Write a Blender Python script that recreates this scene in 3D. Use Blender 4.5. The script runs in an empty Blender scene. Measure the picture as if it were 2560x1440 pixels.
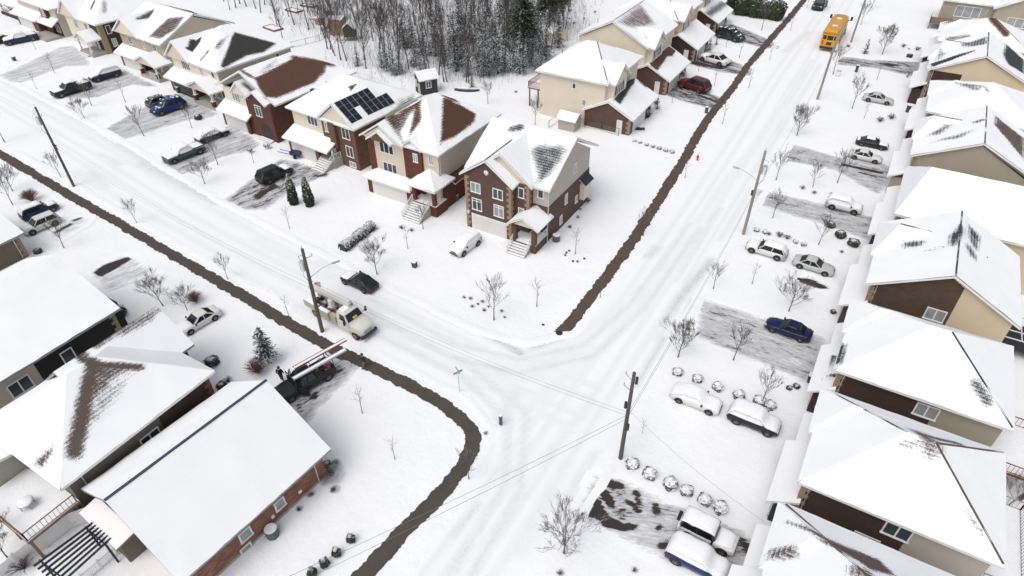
import bpy, math, random
from mathutils import noise as mnoise
from mathutils import Vector, Matrix
R = math.radians
SC = bpy.context.scene
COL = SC.collection

# ------------------------------------------------------------------ camera
cd = bpy.data.cameras.new('drone_camera')
cam = bpy.data.objects.new('drone_camera', cd)
COL.objects.link(cam)
cd.sensor_fit = 'HORIZONTAL'
cd.sensor_width = 36.0
cd.lens = 36.0 * 1628.0 / 2560.0
cd.clip_end = 3000.0
pit, yaw, rol = R(38.69), R(-30.92), R(-0.58)
fw = Vector((math.sin(yaw) * math.cos(pit), math.cos(yaw) * math.cos(pit), -math.sin(pit)))
rt = Vector((math.cos(yaw), -math.sin(yaw), 0))
up = rt.cross(fw)
rt2 = math.cos(rol) * rt + math.sin(rol) * up
up2 = -math.sin(rol) * rt + math.cos(rol) * up
mw = Matrix((rt2, up2, -fw)).transposed().to_4x4()
mw.translation = Vector((0, 0, 48))
cam.matrix_world = mw
SC.camera = cam

# ------------------------------------------------------------------ light: bright overcast winter sky
SUN_EL, SUN_AZ = R(60), R(188)          # azimuth clockwise from +Y
w = bpy.data.worlds.new('World')
SC.world = w
w.use_nodes = True
nt = w.node_tree
nt.nodes.clear()
sky = nt.nodes.new('ShaderNodeTexSky')
sky.sky_type = 'NISHITA'
sky.sun_disc = False
sky.sun_elevation = SUN_EL
sky.sun_rotation = SUN_AZ
sky.dust_density = 5.0
hs = nt.nodes.new('ShaderNodeHueSaturation')
hs.inputs['Saturation'].default_value = 0.38
bg = nt.nodes.new('ShaderNodeBackground')
bg.inputs['Strength'].default_value = 0.15
wo = nt.nodes.new('ShaderNodeOutputWorld')
nt.links.new(sky.outputs[0], hs.inputs['Color'])
nt.links.new(hs.outputs[0], bg.inputs['Color'])
nt.links.new(bg.outputs[0], wo.inputs['Surface'])
sl = bpy.data.lights.new('sun', 'SUN')
sl.energy = 0.55
sl.angle = R(60)
sl.color = (1.0, 0.965, 0.92)
so = bpy.data.objects.new('sun', sl)
COL.objects.link(so)
sd = Vector((math.sin(SUN_AZ) * math.cos(SUN_EL), math.cos(SUN_AZ) * math.cos(SUN_EL), math.sin(SUN_EL)))
so.rotation_euler = sd.to_track_quat('Z', 'Y').to_euler()
so.location = (0, 0, 60)
SC.view_settings.view_transform = 'Standard'
SC.view_settings.look = 'None'
SC.view_settings.exposure = 0.07
SC.view_settings.gamma = 1.0

# ------------------------------------------------------------------ materials
MATS = {}


def newmat(name):
    m = bpy.data.materials.new(name)
    m.use_nodes = True
    m.node_tree.nodes.clear()
    o = m.node_tree.nodes.new('ShaderNodeOutputMaterial')
    b = m.node_tree.nodes.new('ShaderNodeBsdfPrincipled')
    m.node_tree.links.new(b.outputs[0], o.inputs[0])
    return m, m.node_tree, b


def nd(t, kind, **kw):
    n = t.nodes.new('ShaderNode' + kind)
    for k, v in kw.items():
        if k in n.inputs.keys() if hasattr(n.inputs, 'keys') else False:
            n.inputs[k].default_value = v
        else:
            setattr(n, k, v)
    return n


def mathn(t, op, a, b=None, clamp=False):
    n = t.nodes.new('ShaderNodeMath')
    n.operation = op
    n.use_clamp = clamp
    for i, v in enumerate((a, b)):
        if v is None:
            continue
        if isinstance(v, (int, float)):
            n.inputs[i].default_value = v
        else:
            t.links.new(v, n.inputs[i])
    return n.outputs[0]


def noise(t, scale, detail=4, rough=0.6, vec=None, stretch=None):
    n = t.nodes.new('ShaderNodeTexNoise')
    n.inputs['Scale'].default_value = scale
    n.inputs['Detail'].default_value = detail
    n.inputs['Roughness'].default_value = rough
    if vec is None:
        vec = t.nodes.new('ShaderNodeTexCoord').outputs['Object']
    if stretch:
        mp = t.nodes.new('ShaderNodeMapping')
        mp.inputs['Scale'].default_value = stretch
        t.links.new(vec, mp.inputs[0])
        vec = mp.outputs[0]
    t.links.new(vec, n.inputs['Vector'])
    return n.outputs['Fac']


def mixc(t, fac, a, b):
    n = t.nodes.new('ShaderNodeMix')
    n.data_type = 'RGBA'
    for sock, v in ((n.inputs[0], fac), (n.inputs[6], a), (n.inputs[7], b)):
        if isinstance(v, tuple):
            sock.default_value = (*v, 1)
        elif isinstance(v, (int, float)):
            sock.default_value = v
        else:
            t.links.new(v, sock)
    return n.outputs[2]


def ramp(t, fac, stops, interp='LINEAR'):
    n = t.nodes.new('ShaderNodeValToRGB')
    cr = n.color_ramp
    cr.interpolation = interp
    while len(cr.elements) < len(stops):
        cr.elements.new(0.5)
    for e, (p, c) in zip(cr.elements, stops):
        e.position = p
        e.color = (*c, 1) if isinstance(c, tuple) else (c, c, c, 1)
    t.links.new(fac, n.inputs[0])
    return n.outputs[0]


def bump(t, b, h, strength=0.3, dist=0.05):
    n = t.nodes.new('ShaderNodeBump')
    n.inputs['Strength'].default_value = strength
    n.inputs['Distance'].default_value = dist
    t.links.new(h, n.inputs['Height'])
    t.links.new(n.outputs[0], b.inputs['Normal'])


def geo_pos(t):
    return t.nodes.new('ShaderNodeNewGeometry').outputs['Position']


SNOW = (0.84, 0.855, 0.87)


def M(key, col=None, rough=0.7, metal=0.0, var=0.12, scale=3.0, coat=0.0, spec=0.5):
    """plain material with a little tonal noise"""
    if key in MATS:
        return MATS[key]
    m, t, b = newmat(key)
    f = noise(t, scale, 4)
    c1 = tuple(c * (1 - var) for c in col)
    c2 = tuple(min(1, c * (1 + var)) for c in col)
    t.links.new(mixc(t, f, c1, c2), b.inputs['Base Color'])
    b.inputs['Roughness'].default_value = rough
    b.inputs['Metallic'].default_value = metal
    b.inputs['Coat Weight'].default_value = coat
    b.inputs['Specular IOR Level'].default_value = spec
    MATS[key] = m
    return m


def snow_mat():
    m, t, b = newmat('snow')
    p = geo_pos(t)
    n1 = noise(t, 0.12, 5, 0.6, p)
    n2 = noise(t, 1.3, 5, 0.65, p)
    c = mixc(t, n1, (0.775, 0.795, 0.818), (0.87, 0.88, 0.89))
    n3 = noise(t, 3.0, 5, 0.8, p)
    c = mixc(t, ramp(t, n3, [(0.66, 0.0), (0.78, 0.5)]), c, (0.66, 0.675, 0.69))
    t.links.new(c, b.inputs['Base Color'])
    b.inputs['Roughness'].default_value = 0.75
    b.inputs['Specular IOR Level'].default_value = 0.2
    h = mathn(t, 'ADD', mathn(t, 'MULTIPLY', n1, 3.0), mathn(t, 'MULTIPLY', n2, 0.6))
    bump(t, b, h, 0.45, 0.25)
    MATS['snow'] = m
    return m


def roof_mat(key, col):
    """snow lying on shingles; the mesh attribute 'bare' says where it has slid off"""
    key = 'roof_' + key
    if key in MATS:
        return MATS[key]
    m, t, b = newmat(key)
    p = geo_pos(t)
    at = t.nodes.new('ShaderNodeAttribute')
    at.attribute_name = 'bare'
    sep = t.nodes.new('ShaderNodeSeparateXYZ')
    t.links.new(p, sep.inputs[0])
    row = mathn(t, 'FRACT', mathn(t, 'MULTIPLY', sep.outputs[2], 5.5))
    n1 = noise(t, 1.1, 5, 0.7, p)
    n2 = noise(t, 9.0, 4, 0.78, p)
    v = mathn(t, 'ADD', at.outputs['Fac'], mathn(t, 'MULTIPLY', mathn(t, 'SUBTRACT', n1, 0.5), 0.7))
    v = mathn(t, 'ADD', v, mathn(t, 'MULTIPLY', mathn(t, 'SUBTRACT', n2, 0.5), 1.6))
    mid = mathn(t, 'MULTIPLY', mathn(t, 'MULTIPLY', at.outputs['Fac'], mathn(t, 'SUBTRACT', 1.05, at.outputs['Fac'])), 4.0, True)
    v = mathn(t, 'ADD', v, mathn(t, 'MULTIPLY', mathn(t, 'MULTIPLY', mathn(t, 'SUBTRACT', row, 0.5), 0.26), mid))
    gate = mathn(t, 'MULTIPLY', at.outputs['Fac'], 6.0, True)
    v = mathn(t, 'MULTIPLY', v, gate)
    f = ramp(t, v, [(0.30, 0.0), (0.50, 0.5), (0.72, 1.0)])
    sn = mixc(t, noise(t, 0.35, 5, 0.6, p), (0.80, 0.818, 0.835), (0.87, 0.88, 0.89))
    shn = noise(t, 14, 3, 0.6, p)
    sh = mixc(t, shn, tuple(c * 0.72 for c in col), tuple(c * 1.3 for c in col))
    t.links.new(mixc(t, f, sn, sh), b.inputs['Base Color'])
    b.inputs['Roughness'].default_value = 0.85
    b.inputs['Specular IOR Level'].default_value = 0.2
    h = mathn(t, 'SUBTRACT', mathn(t, 'MULTIPLY', n1, 0.25), f)
    bump(t, b, h, 0.6, 0.12)
    MATS[key] = m
    return m


def drive_mat(key, dirt=(0.05, 0.043, 0.04), stretch=(1, 1, 1), ang=0.0, grain=1.0):
    """trodden and scraped snow over asphalt; attribute 'bare' 0 = fresh snow, 0.5 = thin packed, 1 = bare"""
    key = 'drive_' + key
    if key in MATS:
        return MATS[key]
    m, t, b = newmat(key)
    at = t.nodes.new('ShaderNodeAttribute')
    at.attribute_name = 'bare'
    p = geo_pos(t)
    mp = t.nodes.new('ShaderNodeMapping')
    mp.vector_type = 'POINT'
    mp.inputs['Rotation'].default_value = (0, 0, ang)
    t.links.new(p, mp.inputs[0])
    q = mp.outputs[0]
    n1 = noise(t, 0.8, 6, 0.7, q, stretch)
    n2 = noise(t, 4.0 * grain, 4, 0.7, q, stretch)
    k = mathn(t, 'MULTIPLY', at.outputs['Fac'], 5.0, True)
    d = mathn(t, 'ADD', mathn(t, 'MULTIPLY', mathn(t, 'SUBTRACT', n1, 0.5), 1.25), mathn(t, 'MULTIPLY', mathn(t, 'SUBTRACT', n2, 0.5), 0.95))
    v = mathn(t, 'ADD', at.outputs['Fac'], mathn(t, 'MULTIPLY', d, k))
    c = ramp(t, v, [(0.12, SNOW), (0.34, (0.60, 0.61, 0.63)), (0.62, (0.40, 0.405, 0.42)), (0.74, tuple(x * 2.2 for x in dirt)), (0.86, dirt)])
    t.links.new(c, b.inputs['Base Color'])
    b.inputs['Roughness'].default_value = 0.7
    b.inputs['Specular IOR Level'].default_value = 0.25
    bump(t, b, mathn(t, 'MULTIPLY', v, -1.0), 0.5, 0.08)
    MATS[key] = m
    return m


def road_mat():
    m, t, b = newmat('road_snow')
    at = t.nodes.new('ShaderNodeAttribute')
    at.attribute_name = 'bare'
    p = geo_pos(t)
    n1, n2 = noise(t, 0.5, 5, 0.6, p), noise(t, 3.5, 5, 0.75, p)
    d = mathn(t, 'ADD', mathn(t, 'MULTIPLY', n1, 0.9), mathn(t, 'MULTIPLY', n2, 1.5))
    v = mathn(t, 'MULTIPLY', at.outputs['Fac'], mathn(t, 'SUBTRACT', d, 0.42), True)
    c = ramp(t, v, [(0.0, (0.835, 0.85, 0.865)), (0.25, (0.70, 0.715, 0.73)), (0.55, (0.46, 0.47, 0.485)), (0.9, (0.22, 0.22, 0.225))])
    big = noise(t, 0.09, 4, 0.6, p)
    c = mixc(t, mathn(t, 'MULTIPLY', big, 0.16), c, (0.62, 0.63, 0.65))
    t.links.new(c, b.inputs['Base Color'])
    b.inputs['Roughness'].default_value = 0.7
    b.inputs['Specular IOR Level'].default_value = 0.2
    bump(t, b, mathn(t, 'SUBTRACT', n2, mathn(t, 'MULTIPLY', v, 2.0)), 0.4, 0.05)
    return m


def brick_mat(key, c1, c2, mortar, bs=0.5):
    key = 'brick_' + key
    if key in MATS:
        return MATS[key]
    m, t, b = newmat(key)
    tc = t.nodes.new('ShaderNodeTexCoord').outputs['Object']
    sp = t.nodes.new('ShaderNodeSeparateXYZ')
    t.links.new(tc, sp.inputs[0])
    cb = t.nodes.new('ShaderNodeCombineXYZ')
    t.links.new(mathn(t, 'ADD', sp.outputs[0], sp.outputs[1]), cb.inputs[0])
    t.links.new(sp.outputs[2], cb.inputs[1])
    br = t.nodes.new('ShaderNodeTexBrick')
    t.links.new(cb.outputs[0], br.inputs['Vector'])
    br.inputs['Scale'].default_value = 1.0
    br.inputs['Brick Width'].default_value = bs
    br.inputs['Row Height'].default_value = bs * 0.3
    br.inputs['Mortar Size'].default_value = 0.014
    br.inputs['Bias'].default_value = -0.35
    br.inputs['Color1'].default_value = (*c1, 1)
    br.inputs['Color2'].default_value = (*c2, 1)
    br.inputs['Mortar'].default_value = (*mortar, 1)
    n = noise(t, 0.8, 5, 0.6, tc)
    c = mixc(t, mathn(t, 'MULTIPLY', n, 0.55), br.outputs['Color'], tuple(x * 0.45 for x in c1))
    t.links.new(c, b.inputs['Base Color'])
    b.inputs['Roughness'].default_value = 0.85
    MATS[key] = m
    return m


def siding_mat(key, col):
    key = 'siding_' + key
    if key in MATS:
        return MATS[key]
    m, t, b = newmat(key)
    tc = t.nodes.new('ShaderNodeTexCoord').outputs['Object']
    sp = t.nodes.new('ShaderNodeSeparateXYZ')
    t.links.new(tc, sp.inputs[0])
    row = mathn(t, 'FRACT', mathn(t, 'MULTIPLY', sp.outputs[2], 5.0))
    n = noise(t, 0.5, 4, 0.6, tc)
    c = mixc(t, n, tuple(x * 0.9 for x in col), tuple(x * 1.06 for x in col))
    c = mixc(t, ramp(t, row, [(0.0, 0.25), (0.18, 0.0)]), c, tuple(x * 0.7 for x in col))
    t.links.new(c, b.inputs['Base Color'])
    b.inputs['Roughness'].default_value = 0.6
    bump(t, b, row, 0.4, 0.02)
    MATS[key] = m
    return m


def glass_mat(key, col):
    key = 'glass_' + key
    if key in MATS:
        return MATS[key]
    m, t, b = newmat(key)
    tc = t.nodes.new('ShaderNodeTexCoord').outputs['Object']
    n = noise(t, 1.1, 2, 0.5, tc)
    t.links.new(mixc(t, n, tuple(x * 0.5 for x in col), tuple(x * 1.6 for x in col)), b.inputs['Base Color'])
    b.inputs['Roughness'].default_value = 0.08
    b.inputs['IOR'].default_value = 1.5
    MATS[key] = m
    return m


def leafy_mat(key, c1, c2, cover=0.5, sharp=0.18):
    """foliage or twigs with snow caught on whatever faces up"""
    if key in MATS:
        return MATS[key]
    m, t, b = newmat(key)
    g = t.nodes.new('ShaderNodeNewGeometry')
    sp = t.nodes.new('ShaderNodeSeparateXYZ')
    t.links.new(g.outputs['True Normal'], sp.inputs[0])
    n = noise(t, 2.2, 5, 0.7, g.outputs['Position'])
    az = mathn(t, 'ABSOLUTE', sp.outputs[2])
    v = mathn(t, 'ADD', mathn(t, 'MULTIPLY', az, 0.55), mathn(t, 'MULTIPLY', n, 0.75))
    f = ramp(t, v, [(1.0 - cover - sharp, 0.0), (1.0 - cover + sharp, 1.0)])
    n2 = noise(t, 6, 3, 0.6, g.outputs['Position'])
    t.links.new(mixc(t, f, mixc(t, n2, c1, c2), SNOW), b.inputs['Base Color'])
    b.inputs['Roughness'].default_value = 0.8
    b.inputs['Specular IOR Level'].default_value = 0.15
    MATS[key] = m
    return m


snow_mat()
WHITE = M('white_trim', (0.74, 0.74, 0.73), 0.5, var=0.05)
GREYTRIM = M('grey_trim', (0.30, 0.30, 0.31), 0.5)
DARK = M('dark_plastic', (0.018, 0.019, 0.021), 0.5)
RUBBER = M('rubber', (0.015, 0.015, 0.016), 0.85)
RIM = M('rim_alloy', (0.32, 0.33, 0.34), 0.35, 0.8)
GLASS = glass_mat('dark', (0.045, 0.058, 0.068))
GLASSC = glass_mat('curtained', (0.26, 0.28, 0.29))
CARGL = glass_mat('car', (0.012, 0.016, 0.019))
CONC = M('concrete', (0.36, 0.345, 0.32), 0.85)
BARK = M('bark', (0.105, 0.092, 0.085), 0.9, var=0.35, scale=6)
TWIG = leafy_mat('twigs', (0.10, 0.088, 0.083), (0.19, 0.17, 0.16), 0.12, 0.15)
POLEM = M('pole_wood', (0.085, 0.075, 0.072), 0.9, var=0.3, scale=8)
POLEG = M('pole_grey_wood', (0.24, 0.22, 0.20), 0.9, var=0.25, scale=8)
GALV = M('galvanised', (0.42, 0.46, 0.48), 0.5, 0.3)
LAMPR = M('tail_lamp', (0.30, 0.012, 0.012), 0.25)
LAMPW = M('head_lamp', (0.62, 0.64, 0.66), 0.15)
CEDAR = leafy_mat('cedar_foliage', (0.022, 0.032, 0.017), (0.06, 0.075, 0.04), 0.13, 0.12)
SPRUCE = leafy_mat('spruce_foliage', (0.016, 0.030, 0.030), (0.045, 0.068, 0.065), 0.13, 0.12)
PINE = leafy_mat('pine_foliage', (0.018, 0.030, 0.016), (0.05, 0.065, 0.035), 0.02, 0.08)
HEDGE = leafy_mat('hedge_foliage', (0.03, 0.034, 0.026), (0.09, 0.095, 0.08), 0.20, 0.14)
BALL = leafy_mat('ball_foliage', (0.03, 0.034, 0.03), (0.09, 0.095, 0.085), 0.46, 0.10)


# ------------------------------------------------------------------ mesh builder
class MB:
    def __init__(s):
        s.v, s.f, s.m, s.s = [], [], [], []

    def add(s, vs, fs, m=0, smooth=False):
        o = len(s.v)
        s.v += [tuple(v) for v in vs]
        for f in fs:
            s.f.append([i + o for i in f])
            s.m.append(m)
            s.s.append(smooth)
        return s

    def box(s, x0, x1, y0, y1, z0, z1, m=0):
        return s.add([(x0, y0, z0), (x1, y0, z0), (x1, y1, z0), (x0, y1, z0), (x0, y0, z1), (x1, y0, z1), (x1, y1, z1), (x0, y1, z1)],
                     [(0, 3, 2, 1), (4, 5, 6, 7), (0, 1, 5, 4), (1, 2, 6, 5), (2, 3, 7, 6), (3, 0, 4, 7)], m)

    def bar(s, p, q, w, h=None, m=0):
        p, q = Vector(p), Vector(q)
        d = (q - p).normalized()
        a = d.cross(Vector((0, 0, 1)))
        if a.length < 1e-3:
            a = Vector((1, 0, 0))
        a.normalize()
        b = a.cross(d)
        h = h or w
        c = [(-1, -1), (1, -1), (1, 1), (-1, 1)]
        vs = [e + a * (i * w / 2) + b * (j * h / 2) for e in (p, q) for i, j in c]
        return s.add(vs, [(0, 3, 2, 1), (4, 5, 6, 7), (0, 1, 5, 4), (1, 2, 6, 5), (2, 3, 7, 6), (3, 0, 4, 7)], m)

    def prism(s, poly, z0, z1, m=0):
        n = len(poly)
        vs = [(x, y, z0) for x, y in poly] + [(x, y, z1) for x, y in poly]
        fs = [tuple(range(n - 1, -1, -1)), tuple(range(n, 2 * n))] + [(i, (i + 1) % n, n + (i + 1) % n, n + i) for i in range(n)]
        return s.add(vs, fs, m)

    def extr(s, prof, axis, a0, a1, m=0):
        """profile of (u, z) pairs pushed along 'x' or 'y' from a0 to a1"""
        n = len(prof)
        vs = [((a, u, z) if axis == 'x' else (u, a, z)) for a in (a0, a1) for u, z in prof]
        fs = [tuple(range(n - 1, -1, -1)), tuple(range(n, 2 * n))] + [(i, (i + 1) % n, n + (i + 1) % n, n + i) for i in range(n)]
        return s.add(vs, fs, m)

    def tube(s, pts, rads, n=6, m=0, smooth=True, cap=True):
        pts = [Vector(p) for p in pts]
        o = len(s.v)
        ref = Vector((0.31, 0.17, 0.93)) if abs((pts[-1] - pts[0]).normalized().z) < 0.9 else Vector((1, 0, 0))
        for i, p in enumerate(pts):
            d = (pts[min(i + 1, len(pts) - 1)] - pts[max(i - 1, 0)]).normalized()
            a = d.cross(ref).normalized()
            b = d.cross(a)
            r = rads[i] if isinstance(rads, (list, tuple)) else rads
            for k in range(n):
                t = 2 * math.pi * k / n
                s.v.append(tuple(p + a * (r * math.cos(t)) + b * (r * math.sin(t))))
        for i in range(len(pts) - 1):
            for k in range(n):
                s.f.append([o + i * n + k, o + i * n + (k + 1) % n, o + (i + 1) * n + (k + 1) % n, o + (i + 1) * n + k])
                s.m.append(m)
                s.s.append(smooth)
        if cap:
            for e in (0, len(pts) - 1):
                s.f.append([o + e * n + k for k in range(n)])
                s.m.append(m)
                s.s.append(False)
        return s

    def lathe(s, prof, n=14, m=0, c=(0, 0), smooth=True):
        o = len(s.v)
        for r, z in prof:
            for k in range(n):
                t = 2 * math.pi * k / n
                s.v.append((c[0] + r * math.cos(t), c[1] + r * math.sin(t), z))
        for i in range(len(prof) - 1):
            for k in range(n):
                s.f.append([o + i * n + k, o + i * n + (k + 1) % n, o + (i + 1) * n + (k + 1) % n, o + (i + 1) * n + k])
                s.m.append(m)
                s.s.append(smooth)
        for e in (0, len(prof) - 1):
            s.f.append([o + e * n + k for k in range(n)])
            s.m.append(m)
            s.s.append(False)
        return s

    def loft(s, secs, m=0, smooth=True, close=False):
        """sections = lists of points, same count, open rings closed round"""
        n = len(secs[0])
        o = len(s.v)
        for q in secs:
            s.v += [tuple(p) for p in q]
        for i in range(len(secs) - 1):
            for k in range(n):
                s.f.append([o + i * n + k, o + i * n + (k + 1) % n, o + (i + 1) * n + (k + 1) % n, o + (i + 1) * n + k])
                s.m.append(m)
                s.s.append(smooth)
        for e in (0, len(secs) - 1):
            s.f.append([o + e * n + k for k in range(n)])
            s.m.append(m)
            s.s.append(False)
        return s

    def mesh(s, name, mats):
        me = bpy.data.meshes.new(name)
        me.from_pydata(s.v, [], s.f)
        for x in (mats if isinstance(mats, (list, tuple)) else [mats]):
            me.materials.append(x)
        me.polygons.foreach_set('material_index', s.m)
        me.polygons.foreach_set('use_smooth', s.s)
        me.update()
        return me

    def build(s, name, mats, parent=None):
        o = bpy.data.objects.new(name, s.mesh(name, mats))
        COL.objects.link(o)
        if parent:
            o.parent = parent
        return o


def fixn(o):
    import bmesh
    b = bmesh.new()
    b.from_mesh(o.data)
    bmesh.ops.recalc_face_normals(b, faces=b.faces)
    b.to_mesh(o.data)
    b.free()
    return o


def tag(o, label, cat, group=None, kind=None):
    if label:
        o['label'] = label
    if cat:
        o['category'] = cat
    if group:
        o['group'] = group
    if kind:
        o['kind'] = kind
    return o


def thing(name, label, cat, loc, rz=0.0, group=None):
    o = bpy.data.objects.new(name, None)
    o.empty_display_size = 0.3
    COL.objects.link(o)
    o.location = (loc[0], loc[1], loc[2] if len(loc) > 2 else 0.0)
    o.rotation_euler = (0, 0, R(rz))
    return tag(o, label, cat, group)


def dup(root, loc, rz=0.0, sc=1.0, label=None, group=None, cat=None):
    def cp(o, par):
        c = o.copy()
        COL.objects.link(c)
        if par:
            c.parent = par
        for ch in [k for k in o.children]:
            cp(ch, c)
        return c
    r = cp(root, None)
    r.location = (loc[0], loc[1], loc[2] if len(loc) > 2 else 0.0)
    r.rotation_euler = (0, 0, R(rz))
    r.scale = (sc, sc, sc) if isinstance(sc, (int, float)) else sc
    if label:
        r['label'] = label
    if group:
        r['group'] = group
    if cat:
        r['category'] = cat
    return r


def pdist(x, y, poly):
    """signed distance to polygon, positive inside"""
    ins = False
    best = 1e9
    n = len(poly)
    for i in range(n):
        x1, y1 = poly[i]
        x2, y2 = poly[(i + 1) % n]
        if (y1 > y) != (y2 > y) and x < (x2 - x1) * (y - y1) / (y2 - y1) + x1:
            ins = not ins
        dx, dy = x2 - x1, y2 - y1
        L = dx * dx + dy * dy
        u = 0 if L == 0 else max(0, min(1, ((x - x1) * dx + (y - y1) * dy) / L))
        d = (x - x1 - u * dx) ** 2 + (y - y1 - u * dy) ** 2
        if d < best:
            best = d
    best = math.sqrt(best)
    return best if ins else -best


def mask(x, y, patches):
    """patches: (polygon, softness, strength)"""
    v = 0.0
    for poly, soft, st in patches:
        if len(poly) == 2:      # a line: softness is its half width
            (x1, y1), (x2, y2) = poly
            dx, dy = x2 - x1, y2 - y1
            L = dx * dx + dy * dy or 1e-9
            u = max(0, min(1, ((x - x1) * dx + (y - y1) * dy) / L))
            d = soft - math.hypot(x - x1 - u * dx, y - y1 - u * dy)
        else:
            d = pdist(x, y, poly)
        k = max(0.0, min(1.0, 0.5 + d / (2 * soft)))
        v = max(v, st * k * k * (3 - 2 * k))
    return v


def set_bare(o, vals):
    a = o.data.attributes.new('bare', 'FLOAT', 'POINT')
    a.data.foreach_set('value', vals)


# ------------------------------------------------------------------ houses
class House:
    def __init__(s, name, label, x, y, rz, patches=(), roofm=None, cat='house'):
        s.root = thing(name, label, cat, (x, y), rz)
        s.x, s.y, s.a = x, y, R(rz)
        s.pt = list(patches)
        s.rm = roofm

    def w(s, x, y):
        return (s.x + x * math.cos(s.a) - y * math.sin(s.a), s.y + x * math.sin(s.a) + y * math.cos(s.a))

    def wall(s, x0, x1, y0, y1, z0, z1, mat, gable=None, name='wall'):
        b = MB()
        if gable is None:
            b.box(x0, x1, y0, y1, z0, z1)
        elif gable[0] == 'x':   # ridge runs along x
            ym = (y0 + y1) / 2
            b.extr([(y0, z0), (y1, z0), (y1, z1), (ym, gable[1]), (y0, z1)], 'x', x0, x1)
        else:
            xm = (x0 + x1) / 2
            b.extr([(x0, z0), (x1, z0), (x1, z1), (xm, gable[1]), (x0, z1)], 'y', y0, y1)
        return fixn(b.build(name, mat, s.root))

    def roof(s, x0, x1, y0, y1, z, rz, ridge='x', ends='hh', k=1.0, mat=None, th=0.26, name='roof', trim=None, off=0.0, cell=0.45, patches=None, cap=None):
        """hip or gable roof on a rectangle of eaves; ends = kind at the low and high end of the ridge axis"""
        mat = mat or s.rm
        if ridge == 'x':
            T = lambda a, b: (a, b)
            a0, a1, b0, b1 = x0, x1, y0, y1
        else:
            T = lambda a, b: (b, a)
            a0, a1, b0, b1 = y0, y1, x0, x1
        bm = (b0 + b1) / 2 + off
        hsn = (b1 - b0) / 2 * k
        ra0 = a0 + (hsn if ends[0] == 'h' else 0)
        ra1 = a1 - (hsn if ends[1] == 'h' else 0)
        if ra0 > ra1:
            ra0 = ra1 = (ra0 + ra1) / 2
        P = lambda a, b, zz: (*T(a, b), zz)
        planes = [(P(a0, b0, z), P(a1, b0, z), P(ra1, bm, rz), P(ra0, bm, rz)), (P(a1, b1, z), P(a0, b1, z), P(ra0, bm, rz), P(ra1, bm, rz))]
        if ends[0] == 'h':
            planes.append((P(a0, b1, z), P(a0, b0, z), P(ra0, bm, rz), P(ra0, bm, rz)))
        if ends[1] == 'h':
            planes.append((P(a1, b0, z), P(a1, b1, z), P(ra1, bm, rz), P(ra1, bm, rz)))
        b = MB()
        for A, B, C, D in planes:
            A, B, C, D = map(Vector, (A, B, C, D))
            nu = max(2, int(max((B - A).length, (C - D).length) / cell))
            nv = max(2, int((D - A).length / cell))
            vs = []
            for j in range(nv + 1):
                t = j / nv
                L, Rr = A.lerp(D, t), B.lerp(C, t)
                for i in range(nu + 1):
                    q_ = L.lerp(Rr, i / nu)
                    qn = mnoise.noise(Vector((q_.x * 0.5 + s.x, q_.y * 0.5 + s.y, 0)))
                    if j == 0:
                        q_ += (A - D).normalized() * (0.05 + 0.07 * mnoise.noise(Vector((q_.x * 1.3 + s.x, q_.y * 1.3, 3))))
                    q_.z += 0.05 + 0.07 * qn
                    vs.append(q_)
            fs = []
            for j in range(nv):
                for i in range(nu):
                    q = [j * (nu + 1) + i, j * (nu + 1) + i + 1, (j + 1) * (nu + 1) + i + 1, (j + 1) * (nu + 1) + i]
                    if j == nv - 1 and (C - D).length < 1e-6:
                        q = q[:3]
                    fs.append(q)
            b.add(vs, fs, 0)
            dn = Vector((0, 0, th))
            b.add([A - dn, B - dn, C - dn, D - dn], [(3, 2, 1, 0)], 1)
            b.add([A, B, B - dn, A - dn], [(0, 3, 2, 1)], 1)
        for e, a, ra in ((0, a0, ra0), (1, a1, ra1)):
            if ends[e] == 'g':
                dn = Vector((0, 0, th))
                for bb in (b0, b1):
                    A, D = Vector(P(a, bb, z)), Vector(P(ra, bm, rz))
                    b.add([A, D, D - dn, A - dn], [(0, 1, 2, 3)], 1)
        o = b.build(name, [mat, trim or WHITE], s.root)
        pt = s.pt if patches is None else patches
        set_bare(o, [mask(*s.w(v[0], v[1]), pt) if pt else 0.0 for v in b.v])
        if cap:
            # weathered ridge and hip caps: thin strips standing proud of the snow
            lines = []
            R0, R1 = P(ra0, bm, rz), P(ra1, bm, rz)
            if 'r' in cap:
                lines.append((R0, R1))
            for ch, e0, rr in (('1', P(a0, b0, z), R0), ('2', P(a1, b0, z), R1), ('3', P(a1, b1, z), R1), ('4', P(a0, b1, z), R0)):
                if ch in cap:
                    lines.append((Vector(rr), Vector(rr).lerp(Vector(e0), 0.97)))
            c = MB()
            for p, q in lines:
                c.bar(Vector(p) + Vector((0, 0, 0.02)), Vector(q) + Vector((0, 0, 0.02)), 0.15, 0.07)
            c.build('ridge_cap', M('cap_' + mat.name, tuple(MCOL[mat.name]), 0.9), s.root)
        return o

    def shed(s, x0, x1, y0, y1, z0, z1, mat=None, name='roof', th=0.24, side='y', trim=None, cell=0.4, patches=None):
        """single slope: z0 at the low edge (y0, or x0 when side = 'x'), z1 at the other"""
        mat = mat or s.rm
        b = MB()
        nx, ny = max(2, int((x1 - x0) / cell)), max(2, int((y1 - y0) / cell))
        H = lambda u, v: z0 + (z1 - z0) * (v if side == 'y' else (u if side == 'x' else 1 - u))
        vs = [(x0 + (x1 - x0) * i / nx, y0 + (y1 - y0) * j / ny, H(i / nx, j / ny)) for j in range(ny + 1) for i in range(nx + 1)]
        b.add(vs, [(j * (nx + 1) + i, j * (nx + 1) + i + 1, (j + 1) * (nx + 1) + i + 1, (j + 1) * (nx + 1) + i) for j in range(ny) for i in range(nx)], 0)
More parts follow.
